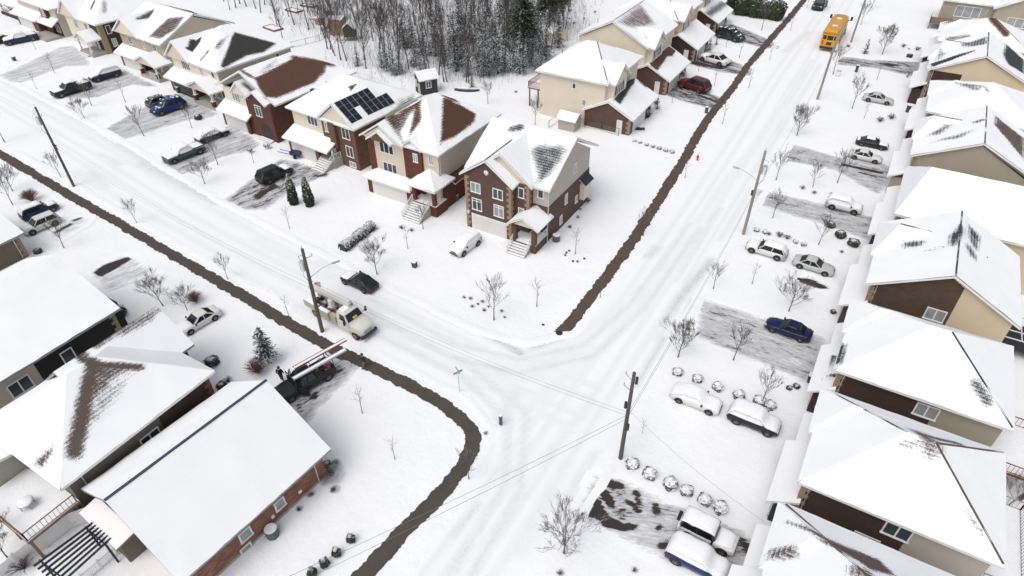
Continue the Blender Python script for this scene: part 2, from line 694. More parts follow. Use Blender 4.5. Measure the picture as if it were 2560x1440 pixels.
        cs = [(x0, y0, H(0, 0)), (x1, y0, H(1, 0)), (x1, y1, H(1, 1)), (x0, y1, H(0, 1))]
        lo = [(x, y, zz - th) for x, y, zz in cs]
        b.add(cs + lo, [(7, 6, 5, 4), (0, 4, 5, 1), (1, 5, 6, 2), (2, 6, 7, 3), (3, 7, 4, 0)], 1)
        o = b.build(name, [mat, trim or WHITE], s.root)
        pt = s.pt if patches is None else patches
        set_bare(o, [mask(*s.w(v[0], v[1]), pt) if pt else 0.0 for v in b.v])
        return o

    def win(s, face, at, u, z, w, h, n=2, pane=None, name='window', top=False):
        """window on a wall: face f/b/l/r, 'at' = coordinate of that wall plane, u = centre along the wall"""
        pr = 0.07
        if face == 'f':
            T = lambda a, d, zz: (a, at - d, zz)
        elif face == 'b':
            T = lambda a, d, zz: (a, at + d, zz)
        elif face == 'r':
            T = lambda a, d, zz: (at + d, a, zz)
        else:
            T = lambda a, d, zz: (at - d, a, zz)
        def bx(b, a0, a1, d0, d1, z0, z1, m=0):
            p, q = T(a0, d0, z0), T(a1, d1, z1)
            b.box(min(p[0], q[0]), max(p[0], q[0]), min(p[1], q[1]), max(p[1], q[1]), z0, z1, m)
        fr = MB()
        t = 0.11
        bx(fr, u - w / 2, u - w / 2 + t, 0.001, pr, z, z + h)
        bx(fr, u + w / 2 - t, u + w / 2, 0.001, pr, z, z + h)
        bx(fr, u - w / 2 + t, u + w / 2 - t, 0.001, pr, z + h - t, z + h)
        bx(fr, u - w / 2 - 0.04, u + w / 2 + 0.04, 0.001, pr + 0.06, z - 0.12, z)
        for i in range(1, n):
            x = u - w / 2 + w * i / n
            bx(fr, x - t / 2, x + t / 2, 0.002, pr - 0.004, z, z + h - t)
        if top:
            bx(fr, u - w / 2 + t, u + w / 2 - t, 0.002, pr - 0.008, z + h * 0.74, z + h * 0.74 + 0.07)
        o = fr.build(name, WHITE, s.root)
        g = MB()
        bx(g, u - w / 2 + t, u + w / 2 - t, 0.0015, 0.03, z, z + h - t)
        s.nw = getattr(s, 'nw', 0) + 1
        g.build('pane', pane or (GLASSC if (s.nw * 7 + int(s.x)) % 5 < 2 else GLASS), o)
        return o

    def box(s, name, x0, x1, y0, y1, z0, z1, mat):
        return MB().box(x0, x1, y0, y1, z0, z1).build(name, mat, s.root)

    def gdoor(s, x0, x1, y, h=2.25, mat=None):
        b = MB().box(x0 - 0.12, x1 + 0.12, y - 0.05, y - 0.002, 0.0, h + 0.12, 1)
        for i in range(4):
            z0, z1 = 0.03 + h * i / 4, h * (i + 1) / 4 - 0.015
            b.box(x0, x1, y - 0.085, y - 0.051, z0, z1, 0)
            nn = 6
            for j in range(nn):
                a0 = x0 + (x1 - x0) * (j + 0.12) / nn
                a1 = x0 + (x1 - x0) * (j + 0.88) / nn
                b.box(a0, a1, y - 0.1, y - 0.086, z0 + 0.12, z1 - 0.12, 0)
        return b.build('garage_door', [mat or M('garage_white', (0.66, 0.65, 0.62), 0.5, var=0.04), WHITE], s.root)

    def quoin(s, x, y, sx, sy, z0, z1, mat):
        """alternating corner blocks; sx, sy = direction (+-1) into the walls that meet there"""
        b = MB()
        n = int((z1 - z0) / 0.42)
        for i in range(n):
            L1, L2 = (0.62, 0.34) if i % 2 else (0.34, 0.62)
            za, zb = z0 + i * 0.42 + 0.02, z0 + i * 0.42 + 0.39
            b.box(min(x - sx * 0.04, x + sx * L1), max(x - sx * 0.04, x + sx * L1), min(y - sy * 0.04, y + sy * L2), max(y - sy * 0.04, y + sy * L2), za, zb)
        return b.build('quoin', mat, s.root)

    def column(s, x, y, z0, z1, mat, bw=0.5, bh=1.1, pw=0.26, pm=None):
        b = MB().box(x - bw / 2, x + bw / 2, y - bw / 2, y + bw / 2, z0, z0 + bh, 0)
        b.box(x - bw / 2 - 0.06, x + bw / 2 + 0.06, y - bw / 2 - 0.06, y + bw / 2 + 0.06, z0 + bh, z0 + bh + 0.08, 1)
        b.box(x - pw / 2, x + pw / 2, y - pw / 2, y + pw / 2, z0 + bh + 0.08, z1, 1)
        return b.build('column', [mat, pm or WHITE], s.root)

    def steps(s, x0, x1, y0, z, n, run=0.3, side=None):
        """flight going down towards -y from the porch edge y0 at height z, snow on every tread"""
        b = MB()
        for i in range(n):
            zt = z * (n - i) / (n + 1)
            ya, yb = y0 - run * (i + 1), y0 - run * i
            b.box(x0, x1, ya, yb, 0, zt - 0.06, 1)
            b.box(x0 + 0.02, x1 - 0.02, ya - 0.03, yb - 0.06, zt - 0.059, zt, 0)
        return b.build('steps', [MATS['snow'], side or CONC], s.root)

    def rail(s, pts, h=0.95, mat=None, name='railing', step=0.16):
        b = MB()
        for p, q in zip(pts, pts[1:]):
            p, q = Vector(p), Vector(q)
            b.bar(p + Vector((0, 0, h)), q + Vector((0, 0, h)), 0.07)
            b.bar(p + Vector((0, 0, 0.12)), q + Vector((0, 0, 0.12)), 0.05)
            n = max(2, int((q - p).length / step))
            for i in range(n + 1):
                c = p.lerp(q, i / n)
                wd = 0.09 if i in (0, n) else 0.03
                b.bar(c, c + Vector((0, 0, h + (0.06 if i in (0, n) else -0.02))), wd)
        return b.build(name, mat or WHITE, s.root)

    def door(s, face, at, u, z, w=1.0, h=2.1, mat=None):
        return s.win(face, at, u, z + 0.12, w, h, 1, mat or M('door_white', (0.66, 0.67, 0.67), 0.45), name='door')

    def pipe(s, pts):
        return MB().tube(pts, 0.05, 5).build('downspout', WHITE, s.root)

    def vent(s, x, y, z):
        return MB().tube([(x, y, z - 0.3), (x, y, z + 0.45)], 0.06, 6).build('vent_pipe', DARK, s.root)


MCOL = {}


def RM(key, col):
    m = roof_mat(key, col)
    MCOL[m.name] = col
    return m

# ------------------------------------------------------------------ setting: ground, roads, paths, drives
def sheet(name, poly, z, mat, patches, cell=0.5, margin=0.9, kind='structure'):
    xs, ys = [p[0] for p in poly], [p[1] for p in poly]
    x0, x1, y0, y1 = min(xs) - margin, max(xs) + margin, min(ys) - margin, max(ys) + margin
    nx, ny = int((x1 - x0) / cell) + 1, int((y1 - y0) / cell) + 1
    idx, vs, fs = {}, [], []
    for j in range(ny):
        for i in range(nx):
            if pdist(x0 + (i + .5) * cell, y0 + (j + .5) * cell, poly) < -margin + 0.1:
                continue
            q = []
            for a, b in ((i, j), (i + 1, j), (i + 1, j + 1), (i, j + 1)):
                if (a, b) not in idx:
                    idx[(a, b)] = len(vs)
                    vs.append((x0 + a * cell, y0 + b * cell, z))
                q.append(idx[(a, b)])
            fs.append(q)
    o = MB().add(vs, fs).build(name, mat, None)
    set_bare(o, [mask(v[0], v[1], patches) for v in vs])
    o['kind'] = kind
    return o


g = MB()
n = 60
gv = []
rng = random.Random(3)
for j in range(n + 1):
    for i in range(n + 1):
        x, y = -520 + 720 * i / n, -120 + 720 * j / n
        gv.append((x, y, 0.0))
g.add(gv, [(j * (n + 1) + i, j * (n + 1) + i + 1, (j + 1) * (n + 1) + i + 1, (j + 1) * (n + 1) + i) for j in range(n) for i in range(n)])
go = g.build('ground', MATS['snow'])
go['kind'] = 'structure'

ROAD = [(-260, 72), (-153, 57.9), (-108, 52.3), (-77.4, 47.1), (-48, 44.2), (-30, 42.6), (-24.0, 43.6), (-20.8, 47.5), (-20.3, 66), (-21.6, 90), (-23.2, 110), (-23.8, 150), (-24, 260),
        (-12.5, 260), (-12, 177), (-11.5, 90), (-12, 50), (-11.8, 32), (-12.5, 20), (-14, -20), (-20.5, -20), (-19.5, 20), (-19.6, 28), (-21.0, 33), (-26, 35.2),
        (-45, 35.8), (-61, 37.3), (-84, 39.2), (-120, 42.7), (-160, 48), (-260, 61)]
RP = [
    ([(-152.27, 57.91), (-107.81, 52.12)], 0.9, 0.22), ([(-109.78, 52.20), (-92.43, 49.35)], 1.0, 0.34), ([(-96.56, 49.53), (-84.51, 48.25)], 1.1, 0.42), ([(-87.09, 48.14), (-76.68, 47.14)], 0.8, 0.40),
    ([(-29.21, 42.61), (-26.99, 42.46), (-24.31, 42.06), (-23.70, 42.69), (-25.33, 42.99), (-27.81, 42.98)], 0.3, 0.62),
    ([(-23.75, 43.63), (-21.74, 46.64)], 0.35, 0.5),
    ([(-42.63, 34.11), (-41.09, 34.29), (-38.80, 34.01), (-39.15, 33.46), (-41.34, 33.44)], 0.6, 0.5),
    ([(-13.25, 55.00), (-13.08, 59.52)], 0.5, 0.46), ([(-13.08, 59.52), (-12.13, 68.61)], 0.6, 0.5), ([(-11.44, 56.82), (-11.67, 60.58)], 0.5, 0.4),
    ([(-12.26, 44.19), (-12.31, 52.18)], 0.35, 0.42), ([(-12.93, 51.46), (-12.64, 61.04)], 0.25, 0.3), ([(-14.62, 62.52), (-14.84, 81.11)], 0.35, 0.3),
    ([(-12.55, 73.41), (-12.44, 88.80)], 0.3, 0.26), ([(-11.04, 42.20), (-11.37, 50.25)], 0.3, 0.3),
    ([(-19.30, 65.46), (-19.06, 67.60)], 0.7, 0.4), ([(-16.64, 51.51), (-16.29, 96.52)], 0.5, 0.16), ([(-16.43, 75.53), (-15.00, 130.56)], 0.6, 0.16), ([(-15.43, 91.18), (-15.37, 147.64)], 0.6, 0.2),
    ([(-13.16, 93.89), (-13.49, 146.03)], 0.4, 0.22), ([(-21.48, 149.77), (-19.76, 166.06)], 0.8, 0.28),
    ([(-18.82, 21.70), (-18.46, 25.26)], 0.35, 0.36), ([(-16.05, 31.29), (-15.25, 40.34)], 0.5, 0.2), ([(-21.67, 33.74), (-22.14, 37.53)], 0.9, 0.26), ([(-12.46, 29.64), (-12.33, 34.94)], 0.4, 0.24),
    ([(-60.57, 36.92), (-49.48, 36.42)], 0.6, 0.16), ([(-101.42, 42.05), (-65.61, 38.79)], 0.5, 0.16), ([(-123.87, 52.38), (-67.98, 44.81)], 0.8, 0.14), ([(-64.85, 43.34), (-45.37, 41.28)], 0.8, 0.16),
    ([(-43.21, 40.86), (-25.81, 40.52)], 0.6, 0.16), ([(-41.33, 43.62), (-29.17, 43.52)], 0.5, 0.14), ([(-35.08, 28.23), (-20.46, 31.75)], 0.0001, 0.0),
    ([(-21.15, 43.22), (-17.76, 58.94)], 0.9, 0.15), ([(-23.93, 38.98), (-20.25, 45.10)], 1.6, 0.2), ([(-13.45, 23.26), (-14.11, 32.91)], 0.6, 0.16), ([(-20.03, 36.97), (-17.60, 47.34)], 0.7, 0.16),
    ([(-105.52, 47.99), (-99.61, 47.49)], 0.5, 0.3), ([(-101.27, 43.57), (-94.33, 41.96)], 0.5, 0.2), ([(-74.55, 36.71), (-70.91, 35.74)], 0.9, 0.3), ([(-54.15, 43.92), (-47.92, 44.22)], 0.5, 0.25)]
def track(pts, wd, st):
    for p, q in zip(pts, pts[1:]):
        RP.append(([p, q], wd, st))


for off in (0, 1.7, 4.2, 5.8):
    track([(-150 + 0, 51.6 + off * 0.9), (-108, 46.2 + off * 0.9), (-77, 41.4 + off), (-48, 38.4 + off), (-30, 37 + off), (-15, 36.2 + off)], 0.35, 0.19)
    track([(-14.6 - off * 0.8, -10), (-14.2 - off * 0.8, 25), (-13.6 - off * 0.9, 60), (-13.6 - off, 95), (-14.6 - off, 130), (-15 - off, 200)], 0.32, 0.20)
track([(-44, 41.5), (-31, 40.2), (-24, 41.6), (-19.2, 47), (-17.6, 56), (-17.2, 75)], 0.4, 0.34)
track([(-44, 39.9), (-31, 38.4), (-23.5, 39.6), (-17.6, 46), (-16, 56), (-15.6, 75)], 0.4, 0.34)
track([(-40, 37.2), (-28, 36.6), (-21, 34.2), (-17.6, 28), (-16.8, 15), (-17, 0)], 0.4, 0.32)
track([(-40, 38.8), (-28, 38.2), (-20, 35.8), (-16.2, 28), (-15.4, 15), (-15.6, 0)], 0.4, 0.32)
sheet('road', ROAD, 0.004, road_mat(), RP, 0.45, 0.2)


def ribbon(name, pts, w, z, mat, seed, jag=0.22, step=0.3, label=None):
    """a shovelled path with ragged edges"""
    r = random.Random(seed)
    P = [Vector(p) for p in pts]
    out = []
    for i in range(len(P) - 1):
        p0, p1, p2, p3 = P[max(i - 1, 0)], P[i], P[i + 1], P[min(i + 2, len(P) - 1)]
        m = max(1, int((p2 - p1).length / step))
        for k in range(m):
            t = k / m
            out.append(0.5 * ((2 * p1) + (-p0 + p2) * t + (2 * p0 - 5 * p1 + 4 * p2 - p3) * t * t + (-p0 + 3 * p1 - 3 * p2 + p3) * t ** 3))
    out.append(P[-1])
    vs, fs = [], []
    ja = jb = 0
    for i, p in enumerate(out):
        d = (out[min(i + 1, len(out) - 1)] - out[max(i - 1, 0)]).normalized()
        nn = Vector((-d.y, d.x))
        ja = ja * 0.6 + r.uniform(-1, 1) * jag * 0.6
        jb = jb * 0.6 + r.uniform(-1, 1) * jag * 0.6
        a, b = p + nn * (w / 2 + ja), p - nn * (w / 2 + jb)
        vs += [(a.x, a.y, z), (b.x, b.y, z)]
        if i:
            fs.append((2 * i - 2, 2 * i - 1, 2 * i + 1, 2 * i))
    o = MB().add(vs, fs).build(name, mat)
    o['kind'] = 'structure'
    return o


def mud(key, c):
    m, t, b = newmat(key)
    p = geo_pos(t)
    n1, n2 = noise(t, 0.5, 5, 0.6, p), noise(t, 5, 4, 0.7, p)
    col = mixc(t, n1, tuple(x * 0.78 for x in c), tuple(x * 1.25 for x in c))
    col = mixc(t, ramp(t, n2, [(0.70, 0.0), (0.78, 0.8)]), col, (0.45, 0.44, 0.43))
    t.links.new(col, b.inputs['Base Color'])
    b.inputs['Roughness'].default_value = 0.8
    b.inputs['Specular IOR Level'].default_value = 0.2
    bump(t, b, n2, 0.4, 0.03)
    return m


ribbon('sidewalk', [(-128.47, 40.71), (-119.80, 40.01), (-100.08, 38.13), (-83.89, 36.80), (-69.88, 35.55), (-60.87, 34.76), (-50.57, 33.80), (-43.06, 33.15), (-40.55, 33.06), (-38.02, 33.10), (-32.99, 33.03), (-28.28, 32.65), (-25.28, 32.03), (-23.17, 31.23), (-22.29, 29.75), (-21.84, 27.91),
    (-21.86, 24.61), (-22.17, 21.38), (-22.57, 18.52), (-22.91, 15.12), (-23.21, 12.18)], 1.42, 0.036, mud('mud_grey', (0.076, 0.065, 0.055)), 5, 0.17, 0.2)
ribbon('sidewalk', [(-22.32, 47.11), (-22.06, 50.68), (-22.17, 64.60), (-23.51, 87.69), (-25.07, 106.17), (-25.39, 124.25), (-26.01, 141.13), (-25.86, 169.46), (-25.96, 191.68), (-26.46, 243.20)], 1.48, 0.036, mud('mud_brown', (0.092, 0.068, 0.052)), 9, 0.19, 0.2)


def bank(name, pts, w, h, seed):
    """ploughed snow ridge along a kerb"""
    r = random.Random(seed)
    P = [Vector((*p, 0)) for p in pts]
    out = []
    for p, q in zip(P, P[1:]):
        m = max(1, int((q - p).length / 0.8))
        out += [p.lerp(q, k / m) for k in range(m)]
    out.append(P[-1])
    b = MB()
    secs = []
    hh, off = h, 0
    for i, p in enumerate(out):
        d = (out[min(i + 1, len(out) - 1)] - out[max(i - 1, 0)]).normalized()
        nn = Vector((-d.y, d.x, 0))
        hh = hh * 0.6 + 0.4 * h * r.uniform(0.2, 1.6)
        off = off * 0.7 + r.uniform(-0.12, 0.12)
        e = min(1, i / 4, (len(out) - 1 - i) / 4)
        secs.append([p + nn * (off + w * u) + Vector((0, 0, hh * v * e - 0.01)) for u, v in ((-.5, 0), (-.28, .6), (-.05, 1), (.2, .75), (.5, 0))])
    for i, s_ in enumerate(secs):
        b.v += [tuple(v) for v in s_]
        if i:
            for k in range(4):
                b.f.append([(i - 1) * 5 + k, i * 5 + k, i * 5 + k + 1, (i - 1) * 5 + k + 1])
                b.m.append(0)
                b.s.append(True)
    o = b.build(name, MATS['snow'])
    o['kind'] = 'structure'
    return o


bank('snow_bank', [(-150, 58.4), (-108, 53), (-77.4, 47.8), (-60, 45.9), (-44, 44.4), (-30, 43.2), (-24.6, 44.2), (-21.2, 48), (-20.6, 66), (-21.9, 90), (-23.5, 110), (-24.1, 150), (-24.4, 200)], 1.5, 0.09, 1)
bank('snow_bank', [(-120, 42.0), (-84, 38.6), (-61, 36.8), (-46, 35.4)], 1.4, 0.08, 2)
bank('snow_bank', [(-40, 35.2), (-26, 34.5), (-21.8, 32.6), (-20.2, 28), (-20.1, 18), (-20.8, 0)], 1.2, 0.06, 3)
bank('snow_bank', [(-11.2, 10), (-11.3, 20), (-10.6, 32), (-11, 50), (-10.5, 90), (-11, 177)], 1.3, 0.08, 4)

# driveways: outline, direction of the scraping, level of cover, darker worn patches
DW = [
    ([(-155.60, 58.50), (-161.59, 74.96), (-160.38, 77.47), (-148.15, 73.21), (-144.53, 71.17), (-148.96, 68.69), (-147.64, 58.12)], 80, 0.42, [([(-148.74, 59.90), (-152.18, 73.76)], 0.4, 0.52), ([(-153.81, 59.51), (-158.98, 75.22)], 0.4, 0.5)]),
    ([(-129.66, 60.09), (-134.44, 58.71), (-138.52, 65.65), (-138.37, 73.84), (-130.24, 72.27), (-121.71, 70.85), (-127.47, 69.00), (-127.68, 66.57), (-127.55, 61.94)], 80, 0.5, []),
    ([(-113.26, 53.39), (-114.57, 57.65), (-116.44, 66.70), (-115.61, 72.69), (-101.50, 67.96), (-101.46, 66.62), (-104.06, 63.61), (-107.05, 52.55)], 80, 0.5, [([(-108.99, 53.86), (-107.87, 62.41)], 0.5, 0.56)]),
    ([(-94.81, 50.68), (-94.77, 52.54), (-96.28, 59.87), (-95.67, 66.49), (-85.80, 63.29), (-85.04, 61.74), (-87.33, 57.25), (-88.02, 49.71)], 80, 0.52, [([(-88.93, 50.63), (-88.67, 58.39), (-89.26, 63.86)], 0.5, 0.58)]),
    ([(-76.54, 48.22), (-77.60, 54.96), (-78.95, 61.10), (-75.79, 61.83), (-69.71, 61.60), (-69.20, 59.76), (-70.25, 55.47), (-69.43, 49.33), (-72.11, 47.79)], 78, 0.6, [([(-74.02, 50.95), (-74.77, 53.15), (-74.06, 55.59), (-72.65, 55.03), (-72.23, 50.07)], 0.6, 0.95), ([(-75.89, 48.60), (-77.12, 54.53)], 0.6, 0.7), ([(-72.21, 54.61), (-72.79, 58.41)], 0.7, 0.72), ([(-72.45, 48.09), (-71.41, 51.17)], 0.3, 0.66), ([(-70.16, 59.91), (-69.17, 60.76)], 0.6, 0.8)]),
    ([(-76.96, 28.22), (-77.10, 32.18), (-75.16, 32.80), (-69.04, 32.04), (-71.68, 26.95)], 75, 0.32, [([(-76.74, 28.34), (-77.03, 30.06), (-76.05, 32.58), (-75.23, 32.46), (-75.15, 30.86), (-75.18, 28.32)], 0.28, 1.1)]),
    ([(-38.33, 24.05), (-41.84, 24.89), (-42.20, 29.03), (-42.24, 33.20), (-37.82, 32.75), (-37.71, 29.72), (-37.76, 26.67), (-37.09, 24.11)], 72, 0.56, [([(-39.51, 26.84), (-39.21, 27.92), (-38.49, 27.43), (-38.55, 26.68)], 0.5, 0.95), ([(-39.90, 30.36), (-39.24, 31.73), (-38.48, 31.18), (-38.98, 30.25)], 0.5, 0.85), ([(-39.94, 25.40), (-39.29, 26.08), (-38.36, 24.88), (-38.86, 24.59)], 0.5, 0.95), ([(-37.85, 24.61), (-37.90, 30.24)], 0.4, 0.44)]),
    ([(-11.27, 152.67), (-4.64, 153.65), (4.01, 157.16), (4.44, 147.32), (-2.57, 149.05), (-10.24, 147.33)], 0, 0.62, [([(-10.63, 149.76), (-4.33, 151.17)], 0.8, 0.78), ([(-3.33, 152.25), (-1.57, 153.24), (1.04, 153.14), (-1.00, 151.47)], 0.45, 1.1)]),
    ([(-11.17, 106.24), (-3.02, 104.85), (2.83, 106.22), (4.99, 104.25), (3.51, 95.98), (0.28, 98.09), (-2.88, 100.47), (-10.06, 99.77)], 0, 0.55, [([(-2.11, 102.81), (2.95, 102.81)], 0.35, 1.1), ([(0.37, 101.33), (2.60, 101.20)], 0.2, 1.0), ([(-9.91, 103.25), (-2.79, 103.46)], 0.5, 0.5)]),
    ([(-11.57, 88.77), (-2.58, 89.11), (4.84, 89.10), (4.14, 83.01), (-1.63, 83.80), (-11.10, 84.71)], 4, 0.54, [([(-10.60, 86.00), (2.68, 84.84)], 0.25, 0.62), ([(-10.96, 87.44), (-2.23, 87.14)], 0.2, 0.6)]),
    ([(-10.96, 60.57), (-4.25, 60.59), (2.29, 60.63), (2.85, 59.74), (2.57, 52.80), (0.51, 53.48), (-2.67, 54.27), (-9.33, 54.12)], 2, 0.5, [([(-8.70, 54.63), (1.78, 53.90)], 0.5, 0.58), ([(-1.51, 58.07), (2.15, 58.08)], 0.6, 0.58)]),
    ([(-1.12, 71.20), (1.68, 70.16), (1.42, 69.15), (-1.22, 70.07)], 0, 0.3, [([(-2.82, 70.04), (-0.64, 70.58), (1.51, 69.89), (0.50, 69.31), (-2.24, 69.48)], 0.2, 1.05)]),
    ([(-11.20, 32.67), (-8.93, 33.29), (-2.60, 33.31), (2.19, 33.57), (2.18, 32.40), (1.56, 30.16), (-2.27, 28.47), (-5.54, 28.47), (-11.04, 28.64)], 20, 0.5, [
        ([(-10.41, 30.39), (-10.05, 29.09), (-8.52, 28.61), (-7.13, 29.01), (-6.15, 29.99), (-6.54, 30.09), (-7.68, 29.51), (-8.79, 29.61), (-9.60, 30.21), (-9.92, 30.68)], 0.22, 1.15),
        ([(-8.60, 31.23), (-7.66, 30.27), (-7.43, 29.57)], 0.45, 1.1), ([(-9.87, 31.38), (-8.98, 30.70)], 0.35, 1.1), ([(-9.34, 32.09), (-7.96, 31.83), (-6.59, 31.53), (-6.39, 31.02), (-7.38, 31.29), (-8.46, 31.75)], 0.3, 1.1),
        ([(-10.01, 32.52), (-9.07, 32.75)], 0.4, 1.05), ([(-7.64, 32.81), (-6.98, 31.87)], 0.35, 1.0), ([(-5.19, 31.21), (-4.62, 30.88), (-4.89, 30.24)], 0.35, 1.05), ([(-5.83, 32.54), (-5.53, 31.94)], 0.4, 0.95), ([(-4.05, 29.34), (-3.86, 29.72)], 0.4, 1.0), ([(-10.79, 28.87), (-9.95, 29.02)], 0.35, 1.0),
        ([(1.10, 32.94), (1.87, 32.41)], 0.6, 0.85)]),
    ([(-38.94, 160.46), (-36.51, 163.55), (-25.95, 156.22), (-22.92, 152.45), (-25.30, 149.95), (-36.24, 153.00)], -14, 0.66, [([(-30.96, 153.42), (-23.43, 150.99)], 0.5, 0.72)]),
    ([(-37.52, 135.22), (-37.44, 143.75), (-32.59, 140.73), (-24.82, 136.56), (-24.15, 132.44), (-29.90, 131.68), (-36.91, 132.89)], -14, 0.64, [([(-35.63, 134.14), (-30.55, 133.85)], 0.8, 1.1), ([(-36.94, 135.55), (-36.81, 141.77)], 1.5, 0.85), ([(-30.68, 134.30), (-24.77, 133.32)], 0.5, 0.7)]),
    ([(-37.14, 116.95), (-37.80, 123.55), (-27.86, 119.76), (-24.85, 118.46), (-25.11, 113.20), (-27.34, 113.34), (-33.74, 114.49)], -14, 0.68, [([(-36.70, 118.32), (-35.74, 122.33)], 1.6, 0.85), ([(-29.56, 117.93), (-26.17, 116.67)], 0.8, 0.85)]),
    ([(-88.63, 29.66), (-91.03, 33.28), (-88.88, 35.67), (-87.93, 34.48), (-87.26, 29.92)], 75, 0.25, [([(-89.48, 31.35), (-89.64, 33.27)], 0.4, 0.95), ([(-90.13, 34.14), (-89.89, 34.86)], 0.35, 0.95)]),
]
for i, (poly, ang, lvl, pt) in enumerate(DW):
    mt = drive_mat('drive_%d' % ang, stretch=(0.35, 1.3, 1), ang=R(-ang), dirt=(0.040, 0.034, 0.031))
    fixed = []
    for q, sf, st in pt:
        fixed.append((q, sf, st * 1.3 if st > 1 else st))
    sheet('driveway', poly, 0.008 + 0.0012 * i, mt, [(poly, 0.7, lvl)] + fixed, 0.32, 1.0)

# ------------------------------------------------------------------ houses
R_BROWN = RM('brown_shingle', (0.088, 0.046, 0.030))
R_RUST = RM('russet_shingle', (0.098, 0.050, 0.036))
R_CHAR = RM('charcoal_shingle', (0.042, 0.041, 0.038))
R_SLATE = RM('slate_shingle', (0.040, 0.050, 0.060))
R_TAUPE = RM('taupe_shingle', (0.115, 0.088, 0.068))
R_GREYB = RM('grey_brown_shingle', (0.105, 0.080, 0.070))
B_RED = brick_mat('red', (0.135, 0.036, 0.019), (0.10, 0.027, 0.015), (0.12, 0.05, 0.035))
B_COCO = brick_mat('cocoa', (0.120, 0.062, 0.045), (0.085, 0.043, 0.032), (0.13, 0.09, 0.07))
B_RUSS = brick_mat('russet', (0.112, 0.042, 0.025), (0.075, 0.028, 0.017), (0.10, 0.05, 0.035))
B_WALNUT = brick_mat('walnut', (0.095, 0.058, 0.036), (0.05, 0.032, 0.022), (0.10, 0.075, 0.055))
B_TAN = brick_mat('tan', (0.155, 0.080, 0.045), (0.095, 0.045, 0.026), (0.13, 0.09, 0.06))
B_DARK = brick_mat('dark', (0.060, 0.032, 0.024), (0.040, 0.022, 0.017), (0.05, 0.03, 0.025))
B_MIX = brick_mat('mixed', (0.20, 0.075, 0.048), (0.42, 0.25, 0.15), (0.22, 0.13, 0.09), 0.55)
B_BLACK = brick_mat('black', (0.018, 0.016, 0.016), (0.013, 0.012, 0.012), (0.02, 0.018, 0.018))
B_TAUPE = brick_mat('taupe', (0.20, 0.155, 0.115), (0.15, 0.115, 0.085), (0.16, 0.13, 0.1))
S_CREAM = siding_mat('cream', (0.70, 0.62, 0.50))
S_BEIGE = siding_mat('beige', (0.63, 0.55, 0.45))
S_SAND = siding_mat('sand', (0.66, 0.54, 0.38))
S_STONE = siding_mat('stone', (0.47, 0.42, 0.37))
S_GREIGE = siding_mat('greige', (0.40, 0.37, 0.32))
S_KHAKI = siding_mat('khaki', (0.36, 0.32, 0.25))
S_OLIVE = siding_mat('olive', (0.13, 0.118, 0.092))
S_TAN2 = siding_mat('tan', (0.40, 0.33, 0.24))
QT = M('quoin_tan', (0.30, 0.22, 0.14), 0.85)
QB = M('quoin_brown', (0.17, 0.075, 0.05), 0.85)
QK = M('quoin_dark', (0.11, 0.035, 0.022), 0.85)
REDWOOD = M('red_deck_paint', (0.24, 0.035, 0.03), 0.6)
DECKW = M('deck_wood', (0.20, 0.13, 0.085), 0.8)
SNOWM = MATS['snow']

# --- corner house in brown brick
h = House('house', 'tall brown brick corner house with white garage door beside the junction', -42.7, 59.9, 0, [
    ([(-33.43, 61.00), (-33.56, 62.50), (-36.28, 65.31), (-35.37, 66.25), (-32.30, 66.80), (-31.59, 66.30), (-32.12, 62.91)], 0.9, 0.68),
    ([(-40.11, 67.37), (-39.05, 67.81)], 0.5, 0.75), ([(-31.22, 61.96), (-24.93, 55.56), (-31.17, 62.29)], 0.5, 0.8)], R_SLATE)
h.wall(0, 6.8, 0, 14, 0, 8, B_COCO)
h.wall(0.02, 6.78, 0.004, 3.0, 7.9, 8.02, B_COCO, ('y', 10.4), 'gable_wall')
h.wall(6.8, 8.8, 1.0, 13.9, 0, 8, B_COCO)
h.wall(8.8, 10.98, 2.0, 13.8, 5.2, 8, S_STONE)
h.wall(8.8, 11.0, 2.02, 14, 0, 5.2, B_COCO)
h.wall(10.7, 10.97, 2.0, 14, 8.0, 8.05, S_STONE, ('x', 11.7), 'gable_wall')
h.wall(0.9, 8.6, 1.2, 3, 8, 8.05, S_BEIGE, ('y', 11.1), 'gable_wall')
h.roof(-0.9, 11.5, 1.3, 15.4, 8, 12, 'x', 'gg', cap='')
h.roof(-0.55, 7.3, -0.45, 8.4, 8, 10.75, 'y', 'gg', cap='r')
h.roof(0.3, 9.3, 0.75, 8.2, 8.02, 11.5, 'y', 'gg', cap='')
h.gdoor(0.9, 6.0, 0)
for u, z, hh, tp in ((1.6, 5.7, 1.35, 0), (4.9, 5.7, 1.35, 0), (1.7, 3.1, 1.65, 1), (5.0, 3.1, 1.65, 1)):
    h.win('f', 0, u, z, 1.5, hh, 2, None, top=tp)
h.win('f', 1.0, 7.7, 6.2, 0.85, 1.35, 1)
h.win('f', 1.0, 7.7, 3.3, 0.85, 1.35, 1)
h.win('f', 2.0, 9.9, 6.3, 0.85, 1.2, 1)
for u, z, hh in ((9.2, 6.7, 1.3), (7.0, 3.2, 1.4), (10.2, 1.7, 1.0), (5.7, 0.8, 1.2)):
    h.win('r', 11.0, u, z, 0.75, hh, 2)
b = MB().lathe([(0.001, -0.05), (0.33, -0.05), (0.33, 0.05), (0.001, 0.05)], 14)
o = b.build('round_vent', WHITE, h.root)
o.rotation_euler = (R(90), 0, 0)
o.location = (3.3, -0.06, 8.9)
b = MB().box(11.0, 11.7, 11.2, 13.2, 1.6, 4.0)
bay = b.build('bay', S_CREAM, h.root)
h.shed(11.0, 12.0, 10.9, 13.5, 4.0, 4.75, R_SLATE, 'bay_roof', 0.12, side='X', patches=[([(-60, 60), (-20, 60), (-20, 80), (-60, 80)], 0.1, 1.2)])
